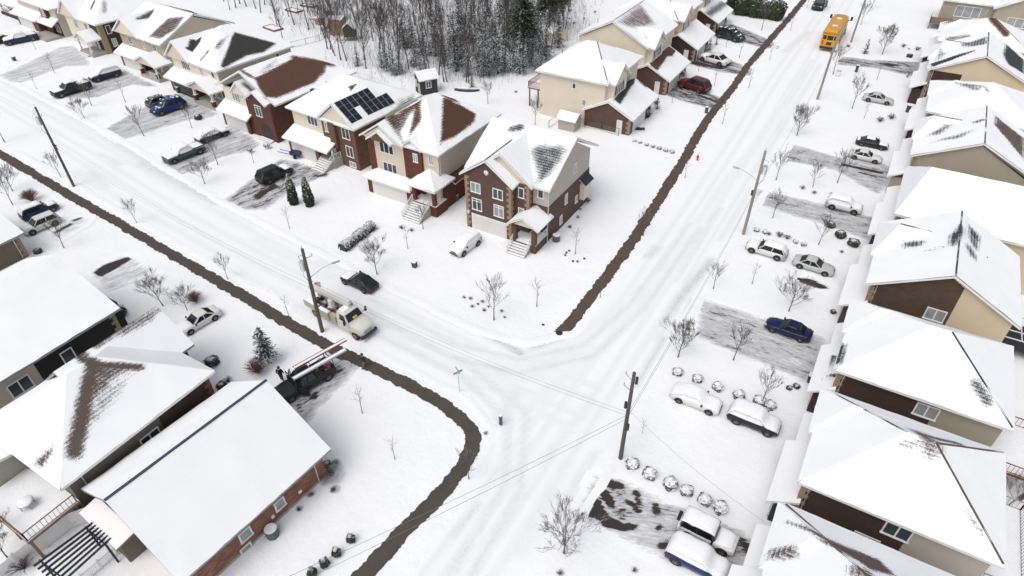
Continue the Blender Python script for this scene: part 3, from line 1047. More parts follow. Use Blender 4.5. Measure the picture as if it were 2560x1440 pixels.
h.quoin(0, 0, 1, 1, 0.2, 8, QT)
h.quoin(6.8, 0, -1, 1, 0.2, 8, QT)
h.quoin(8.8, 1.0, -1, 1, 4.6, 8, QT)
h.box('porch_floor', 7.6, 11.0, -1.2, 2.0, 0, 1.15, B_COCO)
h.box('snow_cover', 7.62, 10.98, -1.18, 1.98, 1.151, 1.24, SNOWM)
h.steps(7.7, 10.3, -1.2, 1.2, 5)
h.column(7.9, -0.95, 1.15, 3.7, B_COCO, 0.55, 2.0, 0.4, B_COCO)
h.column(10.7, -0.95, 1.15, 3.7, B_COCO, 0.55, 1.9, 0.4, B_COCO)
h.roof(7.2, 11.5, -1.6, 2.6, 3.7, 5.0, 'y', 'gg', name='porch_roof', k=0.5, mat=R_SLATE, th=0.18)
h.wall(8.0, 10.7, -1.3, -1.0, 3.7, 3.72, S_BEIGE, ('y', 4.7), 'porch_gable')
h.door('f', 2.0, 9.4, 1.15)
h.rail([(7.75, -2.7, 0.1), (7.75, -1.1, 1.15)])
h.rail([(10.25, -2.7, 0.1), (10.25, -1.1, 1.15)])
h.rail([(10.9, -0.6, 1.15), (10.9, 1.9, 1.15)])
h.pipe([(11.05, 1.9, 7.9), (11.05, 1.9, 0.2), (11.3, 1.5, 0.1)])
for x in (0.35, 6.35):
    MB().box(x - 0.12, x + 0.12, -0.2, -0.001, 2.2, 2.65).build('wall_lamp', WHITE, h.root)

# --- red brick house with the brown hip roof
h = House('house', 'tall beige and red brick house with brown hip roof left of the corner house', -60.3, 61.9, -1, [
    ([(-52.46, 70.49), (-51.11, 71.59), (-49.00, 72.38), (-48.34, 70.82), (-48.19, 66.14), (-48.55, 63.87), (-48.48, 62.87)], 0.35, 1.0),
    ([(-53.01, 70.35), (-51.94, 71.38), (-49.40, 65.15), (-48.35, 62.86)], 0.4, 1.0),
    ([(-56.08, 71.96), (-53.22, 70.37), (-51.26, 71.84)], 0.5, 1.0),
    ([(-57.05, 62.35), (-56.99, 67.54), (-54.94, 65.62), (-54.89, 62.61), (-53.24, 61.41)], 0.6, 0.72), ([(-54.99, 66.20), (-58.42, 72.85), (-52.89, 64.90), (-53.13, 62.22)], 0.5, 0.85),
    ([(-56.87, 63.20), (-55.27, 66.61)], 0.8, 0.8), ([(-52.29, 68.99), (-51.68, 69.04), (-50.73, 66.67)], 0.4, 0.8)], R_BROWN)
h.wall(0.05, 12.2, 0, 14.2, 0, 8.5, S_BEIGE)
h.wall(0, 1.1, -0.08, 3, 0, 8.4, B_RED)
h.wall(6.6, 9.6, -0.3, 3, 0, 8.3, B_RED)
h.roof(-0.5, 12.8, -0.6, 14.8, 8.6, 12.6, 'y', 'hh', cap='1')
h.roof(-0.6, 7.0, -1.0, 8.0, 8.5, 11.0, 'y', 'gg')
h.wall(0.2, 6.2, -0.7, 0, 8.3, 8.5, S_CREAM, ('y', 10.6), 'gable_wall')
h.roof(0.8, 5.2, -1.25, 0.0, 8.45, 10.0, 'y', 'gg', th=0.3)
h.wall(1.6, 4.4, -1.12, -0.7, 8.4, 8.5, B_TAN, ('y', 9.5), 'gable_wall')
h.roof(6.4, 9.8, -0.7, 4.0, 8.5, 9.8, 'y', 'gg')
for u, z, hh in ((3.3, 6.3, 1.6), (3.5, 3.2, 1.6)):
    h.win('f', 0, u, z, 2.5, hh, 3)
h.win('f', -0.3, 8.6, 6.5, 0.8, 1.2, 2)
h.win('f', -0.3, 9.0, 3.4, 0.8, 1.2, 2)
h.win('f', 0, 11.0, 6.6, 0.8, 1.2, 2)
h.win('r', 12.2, 11.2, 6.9, 0.8, 1.4, 2)
h.win('r', 12.2, 9.0, 3.3, 0.9, 1.5, 2)
h.win('r', 12.2, 8.2, 0.9, 0.9, 1.5, 2)
h.wall(0.2, 8.2, -1.5, 0, 0, 2.7, B_RED, name='garage')
h.gdoor(1.2, 7.2, -1.5)
h.roof(-0.1, 8.5, -2.1, 1.2, 2.75, 3.6, 'x', 'hh', name='garage_roof')
h.quoin(6.6, -0.3, 1, 1, 2.8, 8, QK)
h.quoin(9.6, -0.3, -1, 1, 2.8, 8, QK)
h.quoin(0.0, -0.08, 1, 1, 0.2, 8, QK)
h.wall(9.6, 12.7, 0.4, 7.0, 0, 3.4, B_RED, name='side_wing')
h.box('porch_floor', 8.9, 12.9, -2.2, 0.38, 0, 1.6, B_RED)
h.box('snow_cover', 8.92, 12.88, -2.18, 0.36, 1.601, 1.68, SNOWM)
h.steps(8.9, 11.9, -2.2, 1.65, 8, 0.32)
h.roof(8.4, 13.3, -2.7, 2.0, 4.3, 6.0, 'y', 'hh', name='porch_roof', mat=R_BROWN, patches=[])
h.shed(12.0, 13.5, 1.6, 8.0, 3.6, 4.5, R_BROWN, 'wing_roof', 0.14, side='X', patches=[([(-70, 50), (-40, 50), (-40, 80), (-70, 80)], 0.1, 1.2)])
h.column(9.2, -1.9, 1.6, 4.3, B_RED, 0.5, 2.6, 0.5, B_RED)
h.column(12.5, -1.9, 1.6, 4.3, B_RED, 0.5, 2.6, 0.5, B_RED)
h.door('f', 0.4, 11.2, 1.6)
h.rail([(8.95, -4.7, 0.1), (8.95, -2.2, 1.6)])
h.rail([(11.85, -4.7, 0.1), (11.85, -2.2, 1.6)])
h.quoin(12.7, 0.4, -1, 1, 0.2, 3.4, QK)
h.pipe([(12.25, 0.3, 8.4), (12.25, 0.3, 5.0), (12.8, 0.0, 4.6)])
h.pipe([(12.3, 7.6, 3.6), (12.3, 7.6, 0.2)])
h.vent(9.2, 9.5, 10.6)

# --- house with solar panels
h = House('house', 'russet brick house with solar panels on its snowy roof', -79.1, 65.6, -4, [
    ([(-64.74, 74.77), (-64.42, 77.91), (-56.87, 68.10), (-64.30, 72.66)], 0.8, 0.6), ([(-70.88, 70.35), (-69.53, 71.18), (-69.74, 69.51)], 0.25, 0.8), ([(-71.39, 65.43), (-69.51, 64.76)], 0.25, 0.9)], R_CHAR)
h.wall(0, 13.78, 0.05, 14, 0, 7, S_CREAM)
h.wall(6.9, 13.8, -0.2, 6.4, 0, 7, B_TAN)
h.roof(-0.5, 14.4, -0.7, 14.6, 7.1, 11.0, 'x', 'hh', k=0.75)
h.roof(6.6, 14.5, -0.85, 7.0, 7.1, 10.2, 'y', 'gg')
h.wall(7.1, 13.6, -0.5, -0.2, 6.9, 7.1, S_CREAM, ('y', 9.6), 'gable_wall')
h.wall(8.9, 10.2, -0.75, -0.2, 2.9, 7.0, B_TAN, name='brick_pier')
h.win('f', 0.05, 4.6, 5.1, 2.3, 1.5, 3)
h.win('f', -0.2, 8.0, 5.0, 1.0, 1.5, 2)
h.win('f', -0.2, 12.0, 4.9, 1.6, 1.7, 2)
h.win('f', -0.2, 12.2, 2.0, 1.5, 1.7, 2)
h.win('f', -0.2, 12.4, 0.35, 1.4, 0.8, 2)
h.wall(0.2, 7.0, -2.0, 0.04, 0, 2.8, B_TAN, name='garage')
h.gdoor(1.0, 6.2, -2.0)
h.shed(-0.3, 9.8, -2.7, 0.1, 2.9, 4.1, name='garage_roof')
h.quoin(13.8, -0.2, -1, 1, 0.2, 6.8, QB)
h.box('porch_floor', 7.0, 10.2, -1.9, -0.21, 0, 1.3, CONC)
h.steps(7.2, 9.9, -1.9, 1.35, 6, 0.34)
h.column(9.9, -1.7, 1.3, 2.9, WHITE, 0.3, 0.3, 0.2)
h.rail([(9.95, -4.0, 0.1), (9.95, -1.9, 1.3), (10.1, -0.3, 1.3)])
h.door('f', -0.2, 8.6, 1.3)
h.vent(3.4, 5.0, 9.6)
h.box('roof_vent', 1.6, 2.3, 3.0, 3.6, 8.4, 9.1, DARK)
# solar array on the right slope of the front gable
PANEL = glass_mat('solar', (0.010, 0.013, 0.020))
sp = 3.1 / 3.95
for i in range(8):
    for j in range(2):
        if (i, j) in ((2, 1), (6, 0), (7, 0)):
            continue
        b = MB()
        y0 = -0.3 + i * 1.15
        xa, xb = 10.75 + j * 1.55, 10.75 + j * 1.55 + 1.48
        za = lambda x: 10.2 - (x - 10.55) * sp + 0.14
        b.add([(xa, y0, za(xa)), (xb, y0, za(xb)), (xb, y0 + 1.09, za(xb)), (xa, y0 + 1.09, za(xa))] + [(xa, y0, za(xa) - 0.06), (xb, y0, za(xb) - 0.06), (xb, y0 + 1.09, za(xb) - 0.06), (xa, y0 + 1.09, za(xa) - 0.06)],
              [(0, 1, 2, 3), (0, 4, 5, 1), (1, 5, 6, 2), (2, 6, 7, 3), (3, 7, 4, 0)])
        xm = (xa + xb) / 2
        b.bar((xm, y0 + 0.02, za(xm) + 0.004), (xm, y0 + 1.07, za(xm) + 0.004), 0.03, 0.012, 1)
        for yy in (y0 + 0.01, y0 + 1.08):
            b.bar((xa, yy, za(xa) + 0.004), (xb, yy, za(xb) + 0.004), 0.03, 0.012, 1)
        b.build('solar_panel', [PANEL, GALV], h.root)

# --- brown roof, brick tower house
h = House('house', 'russet brick house with a broad bare brown roof and arched entry', -96.9, 66.2, -5, [
    ([(-88.30, 76.26), (-85.16, 80.30), (-83.71, 78.23), (-82.95, 74.65), (-83.25, 70.88), (-83.61, 66.88), (-84.57, 65.65), (-86.71, 66.47), (-88.14, 67.36)], 0.45, 1.0),
    ([(-88.30, 76.26), (-84.35, 80.82)], 0.6, 0.9), ([(-89.12, 70.85), (-89.32, 73.29), (-88.66, 71.22), (-88.39, 68.73)], 0.8, 0.7), ([(-90.42, 66.75), (-88.43, 67.16)], 0.4, 0.7)], R_RUST)
h.wall(0, 13.5, 1.5, 17.5, 0, 6.3, S_STONE)
h.wall(0.1, 7.8, 0.9, 6, 0, 6.3, S_CREAM)
h.wall(7.4, 13.6, 0, 8.6, 0, 6.35, B_RUSS)
h.roof(-1.4, 14.2, 0.6, 18.3, 6.4, 10.3, 'y', 'gh', k=0.85, cap='')
h.roof(7.6, 13.0, -0.5, 5.0, 6.4, 8.1, 'y', 'gg')
h.wall(7.8, 12.8, -0.1, 0.5, 6.3, 6.42, B_RUSS, ('y', 7.9), 'gable_wall')
h.roof(3.2, 8.2, -0.1, 5.5, 6.4, 8.6, 'y', 'gg')
h.wall(3.5, 7.9, 0.2, 0.9, 6.3, 6.42, S_CREAM, ('y', 8.3), 'gable_wall')
h.win('f', 0.9, 3.4, 4.5, 2.1, 1.4, 3)
h.win('f', 0, 10.3, 3.9, 1.6, 1.8, 2, top=True)
h.win('r', 13.5, 12.0, 3.6, 1.0, 1.4, 2)
h.wall(0.1, 7.3, -0.5, 0.88, 0, 2.8, B_RUSS, name='garage')
h.gdoor(0.9, 6.4, -0.5)
h.shed(-0.4, 8.0, -1.2, 1.2, 2.9, 4.2, name='garage_roof')
h.quoin(13.6, 0, -1, 1, 0.2, 6.2, QK)
h.quoin(7.4, 0, 1, 1, 0.2, 2.6, QK)
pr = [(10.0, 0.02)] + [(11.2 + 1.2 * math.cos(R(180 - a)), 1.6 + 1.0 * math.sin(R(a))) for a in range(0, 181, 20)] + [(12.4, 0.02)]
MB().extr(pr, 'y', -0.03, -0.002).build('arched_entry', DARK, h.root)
h.steps(9.6, 12.8, -0.1, 0.4, 3, 0.4)

# --- dark grey hip house
h = House('house', 'beige house with charcoal hip roof and dark garage door', -118.0, 73.1, -6, [
    ([(-107.80, 80.46), (-102.80, 85.26), (-102.34, 81.68), (-103.05, 78.09), (-102.80, 72.71), (-103.35, 72.58)], 0.45, 1.0),
    ([(-113.10, 73.90), (-113.94, 75.29), (-112.65, 77.01), (-112.05, 75.84), (-112.07, 73.64), (-113.05, 73.11)], 0.35, 1.0), ([(-107.56, 77.84), (-107.67, 79.08), (-106.06, 74.85), (-107.55, 74.91)], 0.6, 0.65), ([(-108.52, 72.53), (-108.29, 74.33)], 0.3, 0.7)], R_CHAR)
h.wall(0, 14.7, 0, 16, 0, 6.3, S_GREIGE)
h.wall(0.05, 14.6, -0.05, 2, 0, 6.25, S_CREAM)
h.roof(-0.5, 15.3, -0.6, 16.6, 6.4, 11.0, 'y', 'hh', cap='2')
h.roof(-0.7, 7.2, -1.0, 8, 6.4, 9.6, 'y', 'gg')
h.wall(0, 6.6, -0.7, 0, 6.2, 6.42, S_BEIGE, ('y', 8.9), 'gable_wall')
h.win('f', -0.05, 4.4, 4.4, 2.6, 1.5, 4)
h.win('f', -0.05, 9.4, 4.4, 1.1, 1.4, 2)
h.win('f', -0.05, 13.0, 4.4, 1.0, 1.4, 1)
h.win('r', 14.7, 8.0, 4.6, 0.9, 1.4, 2)
h.win('r', 14.7, 12.8, 5.0, 0.9, 0.9, 1)
h.wall(0.2, 8.4, -1.8, -0.06, 0, 2.7, B_TAN, name='garage')
h.gdoor(1.2, 7.4, -1.8, mat=M('garage_dark', (0.016, 0.019, 0.021), 0.5))
h.shed(-0.5, 9.2, -2.6, 0.2, 2.8, 4.1, name='garage_roof')
h.box('porch_floor', 9.0, 15.6, -2.9, -0.06, 0, 0.6, CONC)
h.column(9.6, -2.6, 0.6, 3.3, B_RUSS, 0.6, 1.0, 0.32)
h.column(15.1, -2.6, 0.6, 3.3, B_RUSS, 0.6, 1.0, 0.32)
h.roof(8.4, 16.0, -3.4, 0.2, 3.3, 5.0, 'y', 'gg', name='porch_roof')
h.wall(9.0, 15.4, -3.1, -2.8, 3.1, 3.3, S_BEIGE, ('y', 4.6), 'porch_gable')
h.wall(14.4, 14.75, -0.08, 4.0, 0, 3.1, B_TAN, name='brick_pier')
h.win('f', -0.05, 13.4, 1.0, 1.6, 1.6, 3)
h.door('f', -0.05, 11.3, 0.6, mat=DARK)

# --- beige gable house
h = House('house', 'beige gable house with bare brown strip on the roof by the large bare wall', -138.8, 76.6, -5, [
    ([(-133.76, 78.15), (-134.23, 82.89), (-133.25, 82.05), (-132.86, 80.58), (-133.43, 77.82)], 0.4, 0.95), ([(-127.94, 75.81), (-127.58, 80.98), (-123.67, 82.13), (-122.72, 78.82), (-124.18, 75.78)], 0.7, 0.78), ([(-137.53, 86.83), (-133.87, 90.91), (-122.87, 84.92)], 0.5, 0.8)], R_GREYB)
h.wall(0, 15.5, 0, 15.5, 0, 6.7, S_BEIGE, ('x', 10.0))
h.wall(0.05, 15.4, -0.05, 2, 0, 6.6, S_TAN2)
h.roof(-0.5, 16.1, -0.7, 16.2, 6.8, 10.5, 'x', 'gg', cap='')
h.roof(-0.7, 8.6, -1.0, 8, 6.8, 9.9, 'y', 'gg')
h.wall(0, 8, -0.7, 0, 6.6, 6.82, S_CREAM, ('y', 9.3), 'gable_wall')
for u, n in ((3.6, 2), (8.6, 1), (12.4, 2)):
    h.win('f', -0.05, u, 4.6, 1.3 if n == 2 else 0.8, 1.5, n)
h.win('r', 15.5, 9.5, 4.8, 0.9, 0.9, 1)
h.wall(0.2, 9, -1.6, -0.06, 0, 2.7, B_RUSS, name='garage')
h.gdoor(1.2, 7.6, -1.6)
h.shed(-0.5, 9.6, -2.4, 0.2, 2.8, 4.1, name='garage_roof')
h.box('porch_floor', 9.2, 15.8, -3.0, -0.06, 0, 0.6, CONC)
h.column(9.6, -2.6, 0.6, 3.2, B_RUSS, 0.55, 1.0, 0.3)
h.column(15.2, -2.6, 0.6, 3.2, B_RUSS, 0.55, 1.0, 0.3)
h.roof(8.6, 16.4, -3.4, 0.4, 3.2, 4.9, 'y', 'gg', name='porch_roof', mat=R_GREYB)
h.wall(9.2, 15.8, -3.1, -2.8, 3.0, 3.2, S_BEIGE, ('y', 4.5), 'porch_gable')
h.rail([(12.6, -2.8, 0.6), (15.6, -2.8, 0.6)])
h.door('f', -0.05, 12.5, 0.6)

# --- house with dark brick side and small porch
h = House('house', 'beige house with dark brick side wall and small gabled porch', -162.3, 79.0, -6, [([(-152.78, 80.24), (-153.94, 82.17)], 0.3, 0.8), ([(-149.15, 80.70), (-151.21, 82.79)], 0.5, 0.5)], R_GREYB)
h.wall(0, 14.6, 0, 15, 0, 6.3, B_DARK)
h.wall(0.05, 10.6, -0.06, 2, 0, 6.25, S_CREAM)
h.roof(-0.5, 15.3, -0.7, 15.6, 6.4, 10.8, 'y', 'hh')
h.roof(-0.7, 7.6, -1.0, 8, 6.4, 9.8, 'y', 'gg')
h.wall(0, 7, -0.7, 0, 6.2, 6.42, S_BEIGE, ('y', 9.2), 'gable_wall')
h.win('f', -0.06, 4.5, 3.9, 1.6, 1.7, 2)
h.win('f', -0.06, 9.2, 3.9, 1.2, 1.7, 2)
h.win('r', 14.6, 1.9, 4.0, 1.0, 1.6, 1)
h.win('r', 14.6, 2.2, 1.2, 1.0, 1.6, 2)
h.gdoor(1.0, 7.8, -0.06)
h.box('porch_floor', 8.8, 14.4, -3.0, -0.07, 0, 0.7, CONC)
h.column(9.2, -2.7, 0.7, 3.3, WHITE, 0.34, 0.5, 0.26)
h.column(13.6, -2.7, 0.7, 3.3, WHITE, 0.34, 0.5, 0.26)
h.roof(8.2, 14.4, -3.3, 0.1, 3.3, 4.9, 'y', 'gg', name='porch_roof')
h.wall(8.8, 13.8, -3.0, -2.8, 3.2, 3.32, S_BEIGE, ('y', 4.5), 'porch_gable')
h.wall(13.9, 14.66, -0.08, 1.0, 0, 6.2, QT, name='brick_pier')
h.door('f', -0.06, 11.8, 0.7)
h.steps(9.6, 13.0, -3.0, 0.5, 2, 0.35)

# --- brown brick house and its porch at the upper left
h = House('house', 'brown brick house with cream garage door and open porch at the far left', -186.5, 81.6, -6, [([(-173.61, 79.83), (-171.01, 80.38)], 0.6, 0.7)], R_SLATE)
h.wall(0, 19.5, 0, 14, 0, 6.3, S_BEIGE)
h.wall(0.1, 19.4, -0.06, 2, 0, 3.2, B_TAN)
h.wall(13.2, 16.2, -0.7, 2, 0, 6.3, B_RUSS, name='tower')
h.roof(-0.5, 20.1, -1.2, 14.6, 6.4, 10.6, 'x', 'hh', patches=[])
h.wall(0.0, 11.4, -1.6, -0.07, 0, 2.8, B_TAN, name='garage')
h.gdoor(1.2, 8.4, -1.6)
h.shed(-0.6, 12.4, -2.4, 0.2, 2.9, 4.4, name='garage_roof')
h.win('f', -0.7, 14.7, 4.2, 1.4, 1.6, 2)
h.win('f', -0.06, 17.6, 1.0, 2.0, 1.7, 3)
h.box('porch_floor', 12.2, 19.6, -4.2, -0.71, 0, 0.5, CONC)
h.shed(12.0, 19.8, -2.0, 0.1, 2.9, 4.2, name='porch_roof')
h.rail([(13.0, -3.9, 0.5), (15.8, -4.0, 0.5)])
h = House('house', 'dark brick house with white columned porch in the top left corner', -207.5, 87.0, -6, [], R_SLATE)
h.wall(0, 19, 0, 14, 0, 6.3, B_DARK)
h.roof(-0.5, 19.5, -0.6, 14.6, 6.4, 10.4, 'x', 'hh')
h.box('porch_floor', 8.4, 18.8, -3.6, -0.01, 0, 0.7, B_DARK)
h.shed(8.0, 19.2, -4.0, 0.1, 3.4, 4.3, name='porch_roof')
for x in (9.0, 13.6, 18.2):
    h.column(x, -3.2, 0.7, 3.4, WHITE, 0.5, 0.6, 0.36)
h.win('f', 0, 14.0, 1.2, 1.6, 1.6, 2)
h.rail([(9.2, -3.3, 0.7), (18, -3.3, 0.7)])

# --- the row behind the wood's edge, facing the long road
def mrow(label, x, y, W, D, ez, rz, kind, patches, wallm, brickm, deck=False, win2=True, rm=R_RUST, gp=()):
    h = House('house', label, x, y, 90, patches, rm)   # local +x runs up the road, -y faces it
    if kind == 'g':
        h.wall(0, W, 0, D, 0, ez, wallm, ('x', rz - 0.5))
        h.roof(-0.5, W + 0.5, -0.7, D + 0.7, ez + 0.1, rz, 'x', 'gg', cap='r')
    else:
        h.wall(0, W, 0, D, 0, ez, wallm)
        h.roof(-0.6, W + 0.6, -0.7, D + 0.7, ez + 0.1, rz, 'y', 'hh', k=0.75, cap='1')
    # front bay with its own gable
    h.wall(0.9, 6.2, -1.2, 0.5, 0, ez - 0.2, wallm, ('y', ez + 1.8), name='front_bay')
    h.roof(0.35, 6.75, -1.7, 6.2, ez - 0.1, ez + 2.3, 'y', 'gg')
    h.win('f', -1.2, 3.2, ez - 2.3, 2.4, 1.6, 3)
    for s in (-1, 1):
        u = 3.2 + s * 1.5
        MB().box(u - 0.2, u + 0.2, -1.27, -1.201, ez - 2.3, ez - 0.7).build('shutter', DARK, h.root)
    h.win('f', 0, 9.0, ez - 2.2, 1.3, 1.5, 2)
    # garage wing
    gx0, gx1 = 0.02, 7.4
    ym = -1.0
    b = MB().extr([(-5.0, 0), (3.2, 0), (3.2, 2.9), (-0.9, 4.9), (-5.0, 2.9)], 'x', gx0 - 0.4, gx1)
    b = fixn(b.build('garage', brickm, h.root))
    h.roof(gx0 - 0.8, gx1 + 3.6, -5.6, 3.6, 2.9, 5.2, 'x', 'gg', name='garage_roof', patches=gp)
    h.gdoor(1.2, 6.4, -5.0)
    h.quoin(gx0 - 0.4, -5.0, 1, 1, 0.2, 2.8, QT)
    h.door('l', gx0 - 0.4, -3.2, 0.1, 0.95)
    h.box('porch_floor', 7.6, 10.8, -4.6, -0.01, 0, 0.5, CONC)
    h.column(10.5, -4.3, 0.5, 3.0, B_TAN, 0.4, 0.8, 0.26)
    h.door('f', 0, 9.2, 0.5)
    h.win('l', 0, 3.6, 3.4, 0.8, 1.0, 1)
    h.win('l', 0, 5.6, 5.9, 0.7, 0.9, 1)
    h.vent(6, D - 1, rz - 2.4)
    if deck:
        h.box('deck_floor', 2.0, 9.0, D + 0.02, D + 3.6, 3.3, 3.5, REDWOOD)
        h.box('snow_cover', 2.05, 8.95, D + 0.05, D + 3.55, 3.501, 3.62, SNOWM)
        h.rail([(2.1, D + 0.1, 3.5), (2.1, D + 3.5, 3.5), (8.9, D + 3.5, 3.5), (8.9, D + 0.1, 3.5)], 1.05, REDWOOD)
        for px, py in ((2.2, D + 3.3), (5.4, D + 3.3), (8.8, D + 3.3), (2.2, D + 1.6)):
            h.box('deck_post', px - 0.1, px + 0.1, py - 0.1, py + 0.1, 0, 3.3, DECKW)
    return h


mrow('cream hip roofed house with red deck nearest the corner house', -39.6, 96.3, 14.2, 12.0, 7.8, 11.6, 'h', [([(-43.45, 97.61), (-40.77, 96.41), (-42.44, 97.46)], 1.2, 0.5), ([(-44.31, 103.76), (-42.41, 106.39), (-45.41, 102.93)], 1.5, 0.45)], S_CREAM, B_COCO, True, rm=R_SLATE,
     gp=[([(-38.16, 96.95), (-39.62, 106.09), (-42.45, 115.88), (-41.05, 114.60), (-38.04, 105.27), (-38.07, 104.10), (-37.41, 99.45), (-37.13, 97.16)], 0.35, 1.1), ([(-37.69, 107.21), (-36.62, 107.14)], 0.5, 0.7)])
mrow('cream gable house with bare brown garage roof behind the hip roofed one', -40.2, 115.3, 15.0, 13.4, 7.9, 11.7, 'g', [([(-46.40, 115.29), (-46.85, 127.94), (-42.04, 124.80), (-43.44, 118.01)], 1.2, 0.6), ([(-42.39, 118.35), (-40.36, 116.93), (-40.72, 116.86)], 0.5, 0.85)], S_CREAM, B_COCO, rm=R_RUST,
     gp=[([(-39.08, 115.00), (-39.30, 125.85), (-37.78, 126.10), (-37.56, 123.27), (-38.10, 122.00), (-37.37, 115.03)], 0.35, 1.2)])
mrow('cream house with tall brick garage third along the long road', -41.2, 134.5, 15.0, 13.0, 7.6, 11.0, 'h', [], S_SAND, B_DARK, rm=R_SLATE, gp=[([(-40.93, 134.89), (-41.31, 139.76)], 0.8, 0.7)])
mrow('pale house with dark brick garage beside the round clipped evergreens', -42.6, 153.5, 15.0, 13.0, 7.6, 11.0, 'g', [], S_SAND, B_DARK, rm=R_SLATE, gp=[([(-39.76, 153.46), (-39.35, 164.31)], 0.9, 0.7)])

# --- the row along the right of the long road
def srow(label, x, y0, y1, D, kind, patches, sidem, rearm, ez=6.3, rz=9.9, rm=R_SLATE, split=0.62, wins=(), gd=2.3, cap='', gables=True, garpt=()):
    W = y1 - y0 - 0.9
    h = House('house', label, x + 0.45, y1 - 0.45, -90, patches, rm)    # local +x comes back towards the camera, +y away from the road
    Dw = D - 0.9
    ys = Dw * split
    if kind == 'g':
        h.wall(0, W, 0, Dw, 0, ez, rearm, ('x', rz - 0.55))
        h.wall(W - 0.4, W + 0.03, -0.03, ys, 0, ez if split < 0.9 else ez, sidem, name='side_wall')
        if split > 0.5:
            b = MB().extr([(-0.03, ez), (ys, ez), (ys, ez + (rz - ez) * min(1, (Dw - ys) / (Dw / 2)) - 0.6), (Dw / 2, rz - 0.6)], 'x', W - 0.4, W + 0.03)
            fixn(b.build('gable_wall', sidem, h.root))
        h.roof(-0.6, W + 0.5, -0.6, Dw + 0.6, ez + 0.1, rz, 'x', 'gg', cap='r' + cap)
        h.roof(-0.4, W * 0.56, -0.95, Dw * 0.5, ez + 0.05, ez + 2.5, 'y', 'hg', k=0.5, cap='r')
    elif kind == 'h':
        h.wall(0, W, 0, Dw, 0, ez, rearm)
        h.wall(W - 0.4, W + 0.03, -0.03, ys, 0, ez - 0.01, sidem, name='side_wall')
        h.roof(-0.5, W + 0.5, -0.5, Dw + 0.5, ez + 0.1, rz, 'y', 'hh', k=1.06, cap=cap)
        h.roof(-0.45, W * 0.5, -0.8, Dw * 0.4, ez + 0.06, ez + 1.9, 'y', 'hg', k=0.9)
    else:
        h.wall(0, W, 0, Dw, 0, ez, rearm)
        h.wall(W - 0.4, W + 0.03, -0.03, ys, 0, ez - 0.01, sidem, name='side_wall')
        h.roof(-0.5, W + 0.5, -0.5, Dw + 8, ez + 0.1, rz, 'y', 'hg', k=0.34, cap=cap)
    h.wall(0.02, W, -0.05, 0.6, 0, ez - 0.02, S_TAN2, name='front_wall')
    for u, z, ww in wins:
        h.win('r', W + 0.03, u, z, ww, 1.35, 2)
    gw = W * 0.62
    h.wall(W - gw, W + 0.02, -gd + 0.6, -0.06, 0, 2.7, sidem, name='garage')
    h.gdoor(W - gw + 0.9, W - 0.7, -gd + 0.6)
    h.shed(W - gw - 0.3, W + 0.5, -gd, 0.2, 2.85, 4.2, name='garage_roof', patches=garpt)
    h.shed(-0.2, W - gw - 0.32, -gd + 0.7, 0.2, 3.1, 4.0, name='porch_roof', patches=[])
    h.box('porch_floor', 0.2, W - gw - 0.1, -gd + 0.9, -0.06, 0, 0.45, CONC)
    h.column(0.5, -gd + 1.2, 0.45, 2.9, WHITE, 0.3, 0.4, 0.22)
    h.door('f', -0.05, 1.8, 0.45, mat=DARK)
    h.win('f', -0.05, W * 0.62, 4.3, 1.6, 1.4, 2)
    h.win('f', -0.05, W * 0.25, 4.3, 1.2, 1.4, 2)
    h.quoin(W + 0.03, -0.05, -1, 1, 0.2, ez, QT)
    h.pipe([(W + 0.1, 0.45, ez), (W + 0.1, 0.45, 0.2)])
    h.vent(W * 0.4, Dw * 0.75, rz - 2.0)
    return h


def deck(h, W, y0, y1, x0, x1, z, m, snow=True):
    h.box('deck_floor', x0, x1, y0, y1, z - 0.2, z, m)
    if snow:
        h.box('snow_cover', x0 + 0.04, x1 - 0.04, y0 + 0.02, y1 - 0.04, z + 0.001, z + 0.1, SNOWM)
    h.rail([(x1 - 0.05, y0 + 0.1, z), (x1 - 0.05, y1 - 0.05, z), (x0 + 0.05, y1 - 0.05, z), (x0 + 0.05, y0 + 0.1, z)], 1.0, m, step=0.3)
    for px in (x0 + 0.15, x1 - 0.15):
        h.box('deck_post', px - 0.09, px + 0.09, y1 - 0.3, y1 - 0.12, 0, z - 0.2, m)


s1 = srow('dark brick house cut off by the bottom edge at the right', 2.9, 21.5, 33.0, 13, 'h', [([(3.24, 31.15), (6.14, 30.38), (9.08, 30.72), (9.91, 29.54), (8.49, 28.92), (5.72, 29.92)], 0.35, 0.95), ([(3.17, 28.35), (4.11, 28.78)], 0.4, 0.75), ([(7.71, 28.14), (8.11, 28.23)], 0.5, 0.7)], B_DARK, S_KHAKI, rm=R_GREYB, cap='1')
s2 = srow('snow roofed house with two windows in its dark brick side wall', 3.45, 35.4, 46.0, 13.1, 'h', [([(8.89, 40.06), (9.83, 39.99), (9.56, 39.85), (8.83, 39.83)], 0.5, 0.85), ([(10.17, 41.84), (10.69, 40.57)], 0.8, 0.7), ([(13.68, 37.55), (14.70, 36.88), (15.08, 36.32)], 0.5, 0.7), ([(10.00, 41.56), (12.92, 43.18)], 0.35, 0.8)], B_DARK, S_STONE, rm=R_GREYB, split=0.6, wins=((5.2, 1.9, 1.8), (6.6, 4.4, 1.8)), cap='123', gd=2.0)
deck(s2, 9.7, 12.2, 15.2, 1.0, 9.0, 2.6, GREYTRIM)
